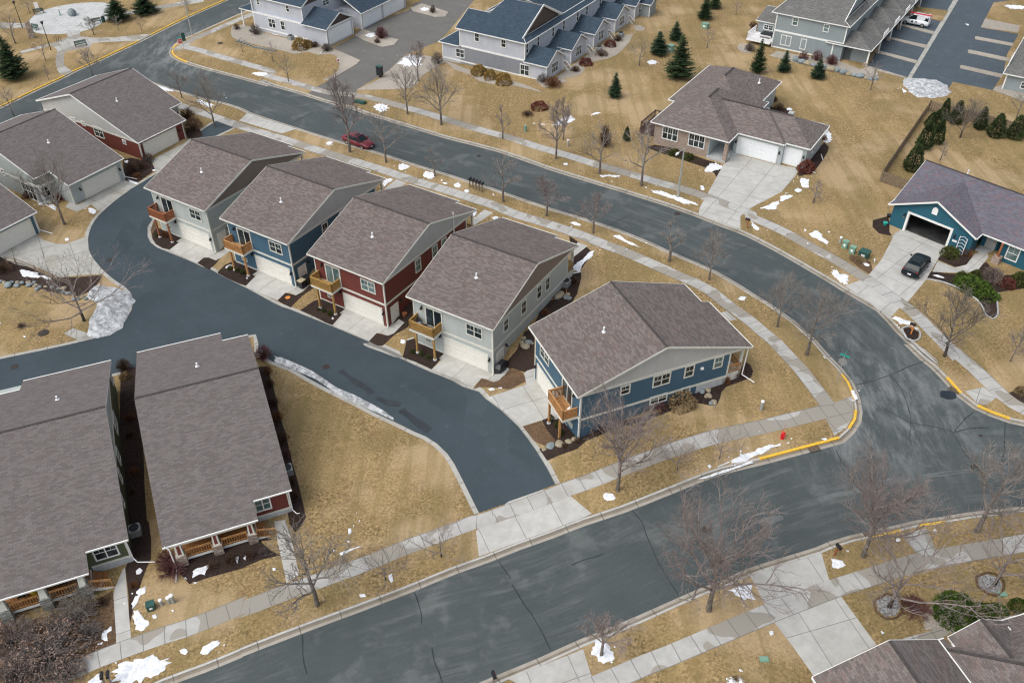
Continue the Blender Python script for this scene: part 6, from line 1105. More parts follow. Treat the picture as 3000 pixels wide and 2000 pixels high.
mb = MB(); SN = [('A',1205,655,1260,670,1320,690,1300,702,1240,690),('A',1490,755,1560,775,1640,810,1600,822,1530,790),('A',1945,560,1990,553,2050,565,2045,578,1990,582,1945,575),
 ('B',112,565,160,553,218,570,210,580,150,582),('B',668,1095,700,1082,725,1095,700,1112,675,1110),('B',1035,815,1070,795,1130,805,1145,835,1100,855,1050,845),('B',1215,1275,1240,1255,1310,1270,1290,1290,1250,1302,1225,1295),('B',1405,1335,1430,1315,1500,1330,1495,1360,1440,1365),
 ('B',1545,1375,1562,1380,1550,1390),('B',1560,1400,1590,1398,1600,1412,1570,1412),('B',1645,1415,1690,1400,1700,1430,1660,1435),('B',1722,1460,1745,1452,1765,1468,1740,1478),('B',1100,1395,1130,1370,1180,1380,1150,1400,1110,1425),('B',1940,1485,1960,1490,1950,1500),
 ('B',1385,70,1420,58,1460,70,1440,85,1400,85),('B',960,270,1000,255,1055,260,1040,280,990,290),('B',1220,490,1250,450,1290,425,1380,440,1400,490,1350,505,1270,510),
 ('F',1785,340,1810,310,1822,330,1800,350),('F',1940,365,1970,350,1985,358,1955,375),
 ('C',580,955,620,925,680,895,730,900,735,920,700,940,640,960,600,965),('C',865,880,905,860,940,865,920,875,885,882),('C',1298,475,1330,462,1365,478,1350,495,1310,490),('C',652,1255,680,1250,690,1262,665,1268),('C',945,1345,990,1340,1070,1345,1060,1358,1000,1352,955,1358),('C',1275,1435,1295,1432,1290,1442),
 ('C',1340,1455,1400,1462,1480,1490,1560,1515,1650,1550,1665,1568,1600,1568,1520,1535,1420,1500,1345,1475),('C',1735,1290,1800,1248,1870,1270,1850,1300,1790,1315,1745,1310),('C',1700,1425,1725,1420,1735,1450,1715,1455),
 ('c',0,35,60,25,100,50,70,80,10,70),('c',1725,640,1760,625,1805,640,1790,655,1740,655),('c',2150,1000,2240,900,2280,960,2290,1050,2200,1060,2160,1030),
 ('H',372,75,400,62,445,80,440,125,415,135,385,110),('H',335,145,360,135,390,152,360,165,335,160),('H',225,210,250,190,315,190,300,210,260,225,235,238),('H',80,285,130,265,180,240,215,240,205,270,170,300,110,300),('H',0,390,40,420,72,445,50,455,10,430),
 ('H',450,480,480,465,540,475,550,510,595,550,580,565,540,545,500,520,455,500),('H',405,445,425,455,415,468),('H',620,755,650,750,670,790,720,795,752,810,740,850,715,872,680,850,650,820,625,790),('H',850,705,880,705,910,725,880,732),('H',940,672,955,680,945,705),('H',1090,1125,1130,1122,1180,1140,1240,1160,1235,1175,1180,1178,1120,1165),('H',1250,1205,1280,1200,1285,1225,1265,1220),('H',1390,800,1430,800,1480,820,1440,822),
 ('G',1030,235,1070,228,1110,250,1140,275,1200,300,1220,318,1180,312,1120,280,1060,255),('G',700,135,740,130,785,150,750,160),('G',730,470,760,440,800,420,830,390,860,350,878,365,870,400,820,440,790,480,780,510,745,505),('G',1990,720,2020,700,2060,710,2030,735),('G',80,1410,120,1400,130,1415,95,1425),('G',155,1400,185,1397,180,1408),('G',105,100,140,90,155,100,120,110),
 ('L',0,850,60,820,120,800,225,785,230,797,160,815,110,850,60,870,0,885),('L',760,370,790,380,820,440,800,448,785,420),('L',540,745,585,740,570,760),('L',270,775,295,772,290,785),('L',302,742,318,740,312,750),('L',548,110,575,130,560,128),
 ('K',1755,690,1775,678,1795,695,1775,712),('K',1830,698,1900,668,1935,655,1920,668,1840,702),('K',1740,775,1850,735,1980,695,2091,655,2091,672,1950,722,1800,772),('K',1940,650,2000,615,2010,575,2025,600,2091,595,2091,635,2000,665,1950,665),
 ('M',615,620,670,625,715,650,700,680,650,695,620,665),('M',990,1165,1025,1185,1005,1195),('M',1388,395,1415,390,1432,405,1410,420),('M',1095,465,1130,460,1145,480,1115,490),('M',140,1175,165,1170,175,1195,150,1205),('M',725,555,755,555,745,568),
 ('N',1680,860,1720,830,1780,820,1830,800,1840,880,1845,930,1790,940,1720,905),('N',605,1310,650,1260,730,1255,780,1310,770,1370,720,1420,660,1400,615,1350),('N',690,145,720,115,770,120,780,165,730,170),('N',1970,1180,1990,1172,2005,1195,1985,1205),('N',1650,1530,1690,1515,1740,1520,1770,1545,1760,1568,1650,1568),
 ('O',770,575,800,560,850,545,920,522,925,530,870,550,800,590,775,592),('O',1145,745,1170,740,1185,790,1165,805,1150,780),('O',922,890,965,885,970,905,930,912),('O',258,690,285,685,280,705,260,708),('O',640,930,655,928,650,940),('O',838,782-400,858,385,860,420,840,440),('O',873,360,882,360,880,385),('O',915,328,930,320,925,335),('O',895,268,905,266,902,275),
 ('I',1040,710,1070,690,1098,705,1075,730,1045,742),('I',1038,870,1070,845,1115,830,1105,880,1060,890),('I',1040,900,1080,880,1070,930,1030,980,1015,1000,1010,960),('I',1018,1010,1060,1010,1110,1080,1143,1100,1100,1160,1040,1150,1020,1080),('I',1165,1050,1190,1040,1200,1070,1175,1078),('I',775,1210,800,1170,860,1135,860,1165,820,1190,825,1240,780,1250),
 ('I',1460,745,1500,700,1590,670,1585,740,1530,735,1480,760),('I',1800,605,1830,595,1820,650),('I',1860,615,1885,590,1880,630),('I',1480,800,1515,795,1500,810),('I',1310,1012,1335,1005,1330,1030),('I',1380,1320,1410,1305,1440,1330,1420,1350,1385,1345),('I',1535,1320,1560,1290,1620,1260,1690,1240,1680,1280,1620,1320,1570,1355),
 ('I',870,1500,920,1430,1010,1400,1100,1370,1170,1355,1230,1390,1330,1375,1320,1410,1240,1470,1150,1520,1080,1568,880,1568),('I',660,1568,720,1520,765,1495,770,1568),
 ('E',672,290,700,282,735,305,720,330,690,325),('E',495,522,520,515,528,532,505,542),('E',150,765,220,765,300,790,295,825,210,815,160,800),('E',310,800,360,810,400,830,370,835,320,815),('E',370,260,410,262,430,290,400,298),('E',0,1165,12,1162,8,1175),('E',175,1268,200,1264,195,1280),('E',285,235,310,240,330,262,300,262),
 ('1',1250,1380,1300,1350,1370,1340,1375,1370,1300,1390,1260,1395),('2',535,1110,550,1112,548,1140,530,1130),('3',480,1100,500,1090,512,1120,485,1132),('3',1540,1440,1590,1430,1620,1480,1560,1500,1530,1480),
 ('8',850,900,920,890,910,930,870,925),('8',910,1180,980,1205,1060,1230,1020,1250,940,1220),('8',1280,1040,1330,1030,1340,1050,1300,1060),('D',1640,185,1668,188,1660,198),('D',1160,680,1180,690,1190,705,1165,708),('D',1940,45,2000,40,2091,50,2091,70,1990,68),('C',420,942,445,948,425,950),('C',490,950,520,955,500,960)]
for k, q in enumerate(SN): blob(mb, ptl(*q), .045, k+3)
rng = random.Random(77)
for k, q in enumerate(SN):                                   # flecks around the patches
    P = ptl(*q); c_ = sum(P, Vector((0,0,0)))/len(P); sz = max((p-c_).length for p in P)
    for j in range(2 if sz > .6 else 0):
        a = rng.uniform(0, 6.28); r_ = sz*rng.uniform(1.0, 1.35); s_ = rng.uniform(.04, .12); o_ = c_+Vector((math.cos(a)*r_, math.sin(a)*r_, 0)); blob(mb, [o_+Vector((math.cos(t*1.05)*s_*rng.uniform(.6,1.3), math.sin(t*1.05)*s_*rng.uniform(.6,1.3), 0)) for t in range(6)], .04, k*7+j)
o = mb.build('snow', 'snow'); o['kind'] = 'stuff'; o['label'] = 'thin leftover patches and flecks of snow on the lawns'
def pile(label, h, *q, mat='dirty_snow', edge=.10):
    mb = MB(); P = ptl(*q); c_ = sum(P, Vector((0,0,0)))/len(P); S_ = smooth(P+[P[0]], .35)[:-1]; rng = random.Random(len(S_)); n = len(S_); vs = []; R_ = 9
    for r_ in range(R_+1):
        f_ = 1-r_/(R_+.6)
        for i, p in enumerate(S_):
            k = 1+edge*math.sin(i*.8)*math.sin(i*.33+1)*.8+rng.uniform(-.03,.03); q_ = Vector((c_.x, c_.y, 0)).lerp(p, f_*k); up = h*(1-f_**1.6)*(1+.30*math.sin(q_.x*2.1)*math.sin(q_.y*2.7+1)+.12*math.sin(q_.x*5.3+q_.y*4.1)+rng.uniform(-.05,.05)); q_.z = hgt(q_.x, q_.y)+.01+up+(.07 if r_ == 1 else 0); vs.append(q_)
    vs.append(Vector((c_.x, c_.y, hgt(c_.x, c_.y)+h))); fs = []
    for r_ in range(R_):
        for i in range(n): j = (i+1) % n; fs.append((r_*n+i, r_*n+j, (r_+1)*n+j, (r_+1)*n+i))
    fs += [(R_*n+i, R_*n+(i+1) % n, (R_+1)*n) for i in range(n)]; mb.add(vs, fs); o = mb.build('snow_pile', mat, None, True); tag(o, label, 'snow pile'); return o
pile('big dirty grey snow pile ploughed against the bend of the alley', .6, 'E',680,925,760,885,850,885,940,905,1000,950,1025,1000,1000,1060,960,1150,900,1220,840,1265,720,1290,680,1260,680,1180,700,1110,740,1050,735,1010,690,990,675,960)
pile('grey-white snow pile at the end of the parking court', .55, 'D',1172,610,1260,600,1380,608,1480,645,1532,700,1480,735,1400,755,1280,740,1220,710,1170,650)
pile('long icy strip of dirty snow along the inner alley edge', .10, 'J',270,110,360,135,450,175,540,215,640,280,760,360,880,410,1000,470,1110,530,1185,590,1180,600,1090,560,980,510,860,455,740,395,620,310,500,245,400,195,280,160, edge=.0)
# ---------------------------------------------------------------- boulders
def boulder_mesh(seed):
    rng = random.Random(seed); bm = bmesh.new(); bmesh.ops.create_icosphere(bm, subdivisions=2, radius=1)
    for v in bm.verts:
        c_ = v.co; k = 1+.16*math.sin(c_.x*3+seed)*math.cos(c_.y*2.5+seed*2)+.12*math.sin(c_.z*4+seed)+rng.uniform(-.05,.05); v.co = c_*k
    me = bpy.data.meshes.new('boulder'); bm.to_mesh(me); bm.free(); me.polygons.foreach_set('use_smooth', [True]*len(me.polygons)); return me
BM = {}
def boulder(t, x, y, wpx, label, group, mat='rock_tan', hk=.62, name='boulder'):
    key = (mat, int(x) % 4)
    if key not in BM: me = boulder_mesh(int(x) % 4+(5 if mat == 'rock_grey' else 0)); me.materials.append(MATS[mat]); BM[key] = me
    P = W(t, x, y); q = W(t, x+wpx/2, y); r_ = max((q-P).length, .1); o = bpy.data.objects.new(name, BM[key]); C.objects.link(o); o.location = (P.x, P.y, P.z+r_*hk*.45); o.scale = (r_, r_*.85, r_*hk); o.rotation_euler = (0,0,x*.7); tag(o, label, 'boulder', group)
lbl = 'rounded boulder in the long low rock edging around the left lawn'
for k, (x, y, w_) in enumerate(((5,855,40),(35,862,42),(65,885,70),(90,860,40),(135,858,36),(170,862,40),(130,885,50),(220,860,40),(262,860,36),(225,882,50),(275,885,50),(308,895,40),(285,912,40),(350,890,32),(400,898,40),(450,905,36),(490,905,50),(485,935,40),(525,945,45),(565,950,40),(570,985,40),(600,985,36),(635,970,40),(660,985,36))): boulder('E', x, y, w_, lbl, 'rock edging of the left lawn', 'rock_grey' if k % 3 != 1 else 'rock_tan')
for k, (x, y, w_) in enumerate(((1050,890,90),(1025,985,110),(1120,965,110),(1130,1045,110),(1085,1060,60),(1210,1145,110),(1160,1165,90),(985,925,50),(1215,1215,50))): boulder('6', x, y, w_, 'boulder in the short rock wall beside the blue corner house', 'rock wall of the corner house', 'rock_grey' if k in (1, 6) else 'rock_tan')
for k, (x, y, w_) in enumerate(((1855,795,85),(1930,860,120),(1825,860,90),(1880,930,150),(1990,870,50))): boulder('4', x, y, w_, 'boulder in the dark bed at the near corner of the lit grey house', 'rocks near the lit grey house', 'rock_grey' if k == 1 else 'rock_tan')
for k, (x, y, w_) in enumerate(((610,665,32),(640,685,50),(690,688,40),(620,708,70),(675,712,50),(700,722,48),(605,720,40))): boulder('G', x, y, w_, 'boulder in the dark bed below the condenser', 'rocks below the condenser', 'rock_grey' if k > 3 else 'rock_tan')
for k, (x, y, w_) in enumerate(((495,1545,90),(590,1500,150),(730,1470,150),(870,1430,110),(960,1400,110))): boulder('5', x, y, w_, 'flat stone in the low edging by the corner house downspout', 'stone edging at the alley end', 'rock_grey' if k == 1 else 'rock_tan', .4)
for k, (x, y, w_) in enumerate(((340,470,60),(385,485,60),(430,495,60),(475,505,44),(560,525,44),(610,540,64),(660,550,50),(705,565,62),(750,575,50),(790,585,50),(835,592,64),(885,605,44),(915,612,44),(955,612,36))): boulder('D', x, y, w_, 'large boulder in the retaining row below the slate grey row', 'retaining boulders below the slate row', 'rock_grey' if k % 3 != 2 else 'rock_tan', .8)
for k, (x, y, w_) in enumerate(((1660,1535,28),(1690,1525,26),(1715,1518,26),(1740,1525,26),(1762,1540,28),(1648,1555,26),(1772,1560,26))): boulder('N', x, y, w_, 'pale stone in the small ring at the bottom edge', 'stone ring at the bottom edge', 'rock_tan')
for k in range(13): x = 60+k*38; boulder('a', x+10, 520+k*14.5 if k < 6 else 600+(k-6)*7, 42, 'small dark rock along the lower edge of the gravel bed', 'rocks along the gravel bed', 'rock_grey')
boulder('A', 555, 118, 66, 'large grey boulder standing in the middle of the round plaza', None, 'rock_grey', 1.25)
# ---------------------------------------------------------------- vehicles
def car(name, label, cat, P, rz, paint, kind='sedan', ladder=False):
    """x forward, body lofted from stations"""
    r = thing(name, label, cat, P, rz); L = {'sedan': 4.75, 'suv': 4.4, 'van': 4.7}[kind]; Wd = .91 if kind != 'van' else .92
    # stations: (x, half width at waist, z bottom, z shoulder(deck))
    if kind == 'sedan': st = [(-2.36,.70,.42,.80),(-2.28,.82,.30,.93),(-1.9,.89,.24,.98),(-1.2,.91,.22,.97),(0,.91,.20,.92),(.9,.91,.22,.90),(1.5,.89,.24,.86),(2.05,.84,.26,.78),(2.30,.72,.30,.68),(2.38,.60,.36,.56)]; cab = [(-1.75,.70,.99),(-1.05,.60,1.40),(-.3,.61,1.46),(.35,.60,1.41),(1.15,.70,.93)]
    elif kind == 'suv': st = [(-2.2,.78,.45,.95),(-2.12,.88,.32,1.08),(-1.7,.92,.26,1.10),(-.8,.93,.24,1.08),(.3,.93,.24,1.04),(1.1,.92,.26,1.02),(1.7,.88,.28,.96),(2.05,.80,.32,.84),(2.2,.66,.38,.68)]; cab = [(-2.05,.76,1.10),(-1.65,.66,1.50),(-.7,.66,1.60),(.15,.64,1.55),(1.0,.72,1.05)]
    else: st = [(-2.32,.86,.40,1.05),(-2.28,.90,.28,1.10),(-1.5,.91,.26,1.10),(0,.91,.26,1.08),(1.1,.90,.26,1.06),(1.7,.88,.28,.98),(2.15,.80,.32,.82),(2.34,.66,.38,.66)]; cab = [(-2.26,.82,1.10),(-2.2,.80,1.78),(-.2,.80,1.84),(.45,.76,1.78),(1.30,.78,1.06)]
    B = MB(); n = len(st); sec = []
    for x, w_, zb, zt in st: sec.append([(x,-w_*.86,zb),(x,-w_,zb+.18),(x,-w_*.985,(zb+zt)/2+.05),(x,-w_*.9,zt-.05),(x,-w_*.74,zt),(x,0,zt+.035),(x,w_*.74,zt),(x,w_*.9,zt-.05),(x,w_*.985,(zb+zt)/2+.05),(x,w_,zb+.18),(x,w_*.86,zb)])
    m_ = 11; vs = [v for s_ in sec for v in s_]; fs = []
    for i in range(n-1):
        for k in range(m_-1): fs.append((i*m_+k, (i+1)*m_+k, (i+1)*m_+k+1, i*m_+k+1))
        fs.append((i*m_+m_-1, (i+1)*m_+m_-1, (i+1)*m_, i*m_))
    fs += [tuple(range(m_)), tuple((n-1)*m_+k for k in reversed(range(m_)))]; B.add(vs, fs); B.build('body', paint, r, True)
    # cabin: glass house and painted roof skin
    G_ = MB(); k = len(cab); vs = []
    for x, w_, z in cab: base = .98 if kind == 'sedan' else 1.06; zz = min(z, base) if z < base+.1 else base-.06; wb = Wd*.88; vs += [(x,-w_,z),(x,w_,z)]
    zb = (.94 if kind == 'sedan' else 1.04); bot = [(cab[0][0],-Wd*.84,zb-.03),(cab[0][0],Wd*.84,zb-.03),(cab[-1][0],-Wd*.84,zb-.08),(cab[-1][0],Wd*.84,zb-.08)]
    top = cab[1:-1]; ring_b = [(cab[0][0], Wd*.84), (top[0][0]-.1, Wd*.89), (top[-1][0]+.15, Wd*.89), (cab[-1][0], Wd*.84)]
    for sg in (-1, 1):
        pts = [(cab[0][0], sg*cab[0][1], zb-.02)]+[(x, sg*w_, z) for x, w_, z in top]+[(cab[-1][0], sg*cab[-1][1], zb-.06)]+[(top[-1][0]+.1, sg*Wd*.87, zb-.03), (top[0][0]-.1, sg*Wd*.87, zb-.0)]
        c_ = (top[1][0], sg*.77, zb+.25); G_.add(pts+[c_], [(i, (i+1) % len(pts), len(pts)) if sg > 0 else ((i+1) % len(pts), i, len(pts)) for i in range(len(pts))])
    G_.add([(cab[0][0],-cab[0][1],zb-.02),(cab[0][0],cab[0][1],zb-.02),(top[0][0],top[0][1],top[0][2]),(top[0][0],-top[0][1],top[0][2])], [(0,3,2,1)]); G_.add([(cab[-1][0],-cab[-1][1],zb-.06),(cab[-1][0],cab[-1][1],zb-.06),(top[-1][0],top[-1][1],top[-1][2]),(top[-1][0],-top[-1][1],top[-1][2])], [(0,1,2,3)])
    G_.build('windows', 'car_glass', r)
    Rf = MB()
    for (xa, wa, za), (xb, wb, zb2) in zip(top[:-1], top[1:]): Rf.add([(xa,-wa,za),(xb,-wb,zb2),(xb,-wb*.6,zb2+.05),(xa,-wa*.6,za+.05),(xa,wa*.6,za+.05),(xb,wb*.6,zb2+.05),(xb,wb,zb2),(xa,wa,za)], [(0,1,2,3),(3,2,5,4),(4,5,6,7)])
    for sg in (-1, 1):
        for a_, b_ in ((cab[0], top[0]), (cab[-1], top[-1])): Rf.beam((a_[0], sg*a_[1], zb), (b_[0], sg*b_[1], b_[2]), .09, .05)
        for x in ((-.35,) if kind == 'sedan' else (-.45, -1.35)): Rf.beam((x, sg*Wd*.87, zb-.02), (x-.03, sg*.63, cab[2][2]-.02), .09, .05)
    if kind == 'van': Rf.box(-2.27, -.25, -.80, -.78, 1.0, 1.78); Rf.box(-2.27, -.25, .78, .80, 1.0, 1.78); Rf.box(-2.29, -2.24, -.78, .78, 1.3, 1.78)
    Rf.build('car_roof', paint, r)
    if kind == 'sedan': s2 = MB(); s2.box(-.35, .15, -.35, .35, 1.50, 1.53); s2.build('sunroof', 'car_glass', r)
    if kind == 'suv': s2 = MB(); s2.box(-1.3, .1, -.45, .45, 1.63, 1.66); s2.build('sunroof', 'car_glass', r)
    wb = {'sedan': 1.38, 'suv': 1.33, 'van': 1.40}[kind]
    for x in (-wb, wb):
        for sg in (-1, 1):
            wh = bpy.data.objects.new('wheel', None); C.objects.link(wh); wh.parent = r; wh.location = (x, sg*(Wd-.10), .33)
            t_ = MB(); t_.tube([(0,-.11,0),(0,-.10,0),(0,.10,0),(0,.11,0)], [.27,.33,.33,.27], 18); t_.build('tyre', 'tyre', wh); q = MB(); q.tube([(0,sg*.07,0),(0,sg*.118,0)], [.21,.20], 10); q.build('rim', 'rim', wh)
    f_ = st[-2]; bk = st[1]
    for sg in (-1, 1):
        h_ = MB(); h_.box(f_[0]-.16, f_[0]+.015, sg*.52-.15, sg*.52+.15, f_[3]-.17, f_[3]-.02); h_.build('headlight', 'rim', r); h_ = MB(); h_.box(bk[0]-.05, bk[0]+.05, sg*.62-.16, sg*.62+.16, bk[3]-.22, bk[3]-.05); h_.build('tail_light', 'lamp_red', r)
        h_ = MB(); h_.box(.78, .92, sg*(Wd+.09)-.09, sg*(Wd+.09)+.09, .95, 1.08); h_.build('mirror', paint, r)
    h_ = MB(); h_.box(st[0][0]-.03, st[0][0]+.02, -.17, .17, .55, .68); h_.box(st[-1][0]-.02, st[-1][0]+.03, -.17, .17, .42, .54); h_.build('number_plate', 'white_paint', r)
    gr = MB(); gr.box(st[-1][0]-.05, st[-1][0]+.02, -.38, .38, .56, .64); gr.build('grille', 'black_metal', r)
    if kind == 'van':
        for sg in (-1, 1):
            h_ = MB(); h_.tube([(.35, sg*(Wd-.03), .72), (.35, sg*(Wd+.012), .72)], .17, 16); h_.tube([(-1.75, sg*(Wd-.12), 1.45), (-1.75, sg*(Wd-.10), 1.45)], .17, 16); h_.build('round_emblem', 'dark_plastic', r)
            h_ = MB(); h_.box(-.25, -.12, sg*(Wd-.02)-.02, sg*(Wd-.02)+.03, .66, .86); h_.box(-.45, -.32, sg*(Wd-.02)-.02, sg*(Wd-.02)+.03, .66, .86); h_.build('side_marking', 'dark_plastic', r)
        rk = MB()
        for x in (-1.9, -.9, .1): rk.beam((x,-.75,1.95),(x,.75,1.95),.05,.05); rk.beam((x,-.72,1.8),(x,-.72,1.97),.05,.05); rk.beam((x,.72,1.8),(x,.72,1.97),.05,.05)
        rk.build('roof_rack', 'white_paint', r)
        ld = MB()
        for y in (.3, .65): ld.beam((-2.6, y, 2.04), (1.1, y, 2.04), .06, .09)
        for k in range(13): ld.beam((-2.5+k*.28, .3, 2.04), (-2.5+k*.28, .65, 2.04), .04, .04)
        o = ld.build('ladder', 'stop_red'); o.matrix_world = Matrix.Translation(P) @ Matrix.Rotation(rz, 4, 'Z'); tag(o, 'red extension ladder lying on the roof rack of the white van', 'ladder')
    return r
def on_road(P, dz=-.12): return Vector((P.x, P.y, P.z+dz))
a_ = W('B', 822, 1100); b_ = W('B', 948, 1142); c_ = W('B', 1035, 1090); d = (b_-a_); ang = math.atan2(d.y, d.x); mid = (a_+b_)/2+Vector((-math.sin(ang), math.cos(ang), 0))*.85
car('parked_car', 'dark red sedan parked at the kerb between two bare trees on the upper street', 'car', on_road(mid), ang, 'car_red', 'sedan')
a_ = W('H', 1355, 735); b_ = W('H', 1280, 828); d = (b_-a_); ang = math.atan2(d.y, d.x); mid = (a_+b_)/2+Vector((math.sin(ang), -math.cos(ang), 0))*.85
car('parked_car', 'black crossover car parked on the driveway of the teal blue house', 'car', mid+Vector((0,0,.02)), ang+math.pi, 'car_black', 'suv')
a_ = W('D', 1172, 185); b_ = W('D', 1312, 212); d = (b_-a_); ang = math.atan2(d.y, d.x); mid = (a_+b_)/2+Vector((-math.sin(ang), math.cos(ang), 0))*.85
car('parked_van', 'white service van with a red ladder on its roof in the parking court', 'van', on_road(mid, -.03), ang+math.pi, 'car_white', 'van')
# ---------------------------------------------------------------- street furniture
def text(s_, size, mat, parent, loc, rot, name='lettering'):
    cu = bpy.data.curves.new(name, 'FONT'); cu.body = s_; cu.size = size; cu.align_x = 'CENTER'; cu.align_y = 'CENTER'; cu.extrude = .004; cu.resolution_u = 2
    o = bpy.data.objects.new(name, cu); C.objects.link(o); dg = bpy.context.evaluated_depsgraph_get(); me = bpy.data.meshes.new_from_object(o.evaluated_get(dg)); bpy.data.objects.remove(o); me.materials.clear(); me.materials.append(MATS[mat])
    o = bpy.data.objects.new(name, me); C.objects.link(o); o.parent = parent; o.location = loc; o.rotation_euler = rot; return o
def octa(mb, r_, t_, z, mi=0):
    mb.prism([(r_*math.cos(R(22.5+45*k)), z+r_*math.sin(R(22.5+45*k))) for k in range(8)], 'y', -t_/2, t_/2, mi)
# stop sign + street names, lower right corner (seen from behind)
P = W('L', 655, 312); Hs = top_z(P, 'L', 730, 100)-P.z; r = thing('stop_sign', 'stop sign seen from its grey back under green street name blades', 'sign', P, R(-35))
q = MB(); q.tube([(0,0,-.1),(0,0,Hs)], .035, 6); q.build('post', 'galvanised', r); q = MB(); octa(q, .40, .03, Hs-.85); q.build('sign_plate', 'sign_back', r); q = MB(); q.box(-.42, .42, -.012, .012, Hs-.22, Hs-.02); q.build('street_blade', 'sign_green', r); q = MB(); q.box(-.012, .012, -.42, .42, Hs-.02, Hs+.16); q.build('street_blade', 'sign_green', r)
for s in r.children:
    pass
# stop sign at the upper left corner, facing us
P = W('A', 1398, 402); Hs = top_z(P, 'A', 1372, 300)-P.z+.1; r = thing('stop_sign', 'red stop sign facing us with a small plate below, at the upper left corner', 'sign', P, R(20))
q = MB(); q.tube([(0,0,-.1),(0,0,Hs)], .035, 6); q.build('post', 'galvanised', r); q = MB(); octa(q, .44, .03, Hs-.45); o = q.build('sign_plate', 'white_paint', r); q = MB(); octa(q, .40, .036, Hs-.45); q.build('sign_face', 'stop_red', o)
text('STOP', .30, 'white_paint', o, (0, -.03, Hs-.45), (math.pi/2, 0, 0)); q = MB(); q.box(-.2, .2, -.03, 0, Hs-1.35, Hs-1.0); q.build('sub_plate', 'white_paint', r); q = MB(); q.box(-.5, .3, -.01, .01, Hs+.03, Hs+.2); q.build('street_blade', 'sign_green', r)
P = W('A', 1415, 400); r = thing('banner_sign', 'dark teal banner sign on a post just behind the red stop sign', 'sign', P, R(25)); Hs = top_z(P, 'A', 1395, 255)-P.z
q = MB(); q.tube([(0,0,-.1),(0,0,Hs)], .03, 6); q.build('post', 'galvanised', r); q = MB(); q.box(.05, .62, -.02, .02, Hs-1.35, Hs); q.build('banner', 'dark_green', r)
P = W('B', 772, 560); r = thing('small_sign', 'small pinkish notice sign on a thin post by the court entrance', 'sign', P, R(15)); Hs = top_z(P, 'B', 765, 450)-P.z
q = MB(); q.tube([(0,0,-.1),(0,0,Hs)], .025, 6); q.build('post', 'galvanised', r); q = MB(); q.box(-.22, .22, -.03, -.01, Hs-.55, Hs); q.build('sign_plate', 'white_paint', r); q = MB(); q.box(-.15, .15, -.036, -.03, Hs-.42, Hs-.14); q.build('notice', 'lamp_red', r)
# hydrant
P = W('L', 238, 740); r = thing('fire_hydrant', 'red fire hydrant on the kerb lawn near the yellow kerb', 'hydrant', P, .4)
q = MB(); q.lathe((0,0,0), [(.17,0),(.17,.05),(.12,.06),(.11,.55),(.15,.57),(.15,.62),(.12,.66),(.08,.75),(.03,.78)], 14); q.build('barrel', 'red_paint', r); q = MB(); q.tube([(-.26,0,.46),(.26,0,.46)], .065, 8); q.tube([(0,0,.42),(0,-.27,.42)], .085, 8); q.build('nozzles', 'red_paint', r); q = MB(); q.tube([(0,.1,.7),(.12,.1,1.5)], .012, 5); q.build('marker_rod', 'red_paint', r)
# street lights
def street_light(t, x, y, tx, ty, hx, hy, label):
    P = W(t, x, y); Hs = top_z(P, t, tx, ty)-P.z; hd = un(t, hx, hy, P.z+Hs-.2); d = Vector((hd.x-P.x, hd.y-P.y, 0)); d = d.normalized()*min(d.length, 2.4); r = thing('street_light', label, 'street light', P, 0, 'tall street lights')
    q = MB(); q.tube([(0,0,-.1),(0,0,Hs*.5),(0,0,Hs)], [.15,.11,.08], 8); q.build('pole', 'galvanised', r); q = MB(); q.tube([(0,0,Hs-.3),(d.x*.5,d.y*.5,Hs+.05),(d.x,d.y,Hs+.08)], .04, 6); q.build('arm', 'galvanised', r)
    q = MB(); e_ = d.normalized(); q.tube([(d.x-e_.x*.1,d.y-e_.y*.1,Hs+.05),(d.x+e_.x*.2,d.y+e_.y*.2,Hs+.04),(d.x+e_.x*.6,d.y+e_.y*.6,Hs+.02)], [.07,.16,.09], 8); q.build('lamp_head', 'white_paint', r)
street_light('C', 1530, 1510, 1580, 1140, 1535, 1185, 'tall grey street light standing beside the brick house driveway')
street_light('A', 1472, 268, 1415, -40, 1390, 5, 'tall grey street light at the top left street corner')
def park_lamp(t, x, y, ty, label):
    P = W(t, x, y); Hs = top_z(P, t, x, ty)-P.z; r = thing('park_lamp', label, 'lamp post', P, 0, 'black park lamps'); q = MB(); q.tube([(0,0,0),(0,0,.3),(0,0,Hs-.4)], [.12,.07,.05], 8); q.build('pole', 'black_metal', r)
    q = MB(); q.lathe((0,0,Hs-.45), [(.08,0),(.16,.05),(.22,.38)], 6); q.build('lantern', 'glass', r); q = MB(); q.lathe((0,0,Hs-.07), [(.32,0),(.30,.06),(.10,.14)], 6); q.build('lantern_cap', 'black_metal', r)
park_lamp('A', 390, 383, 168, 'black park lamp beside the bicycle rack'); park_lamp('A', 172, 212, 12, 'black park lamp left of the plaza')
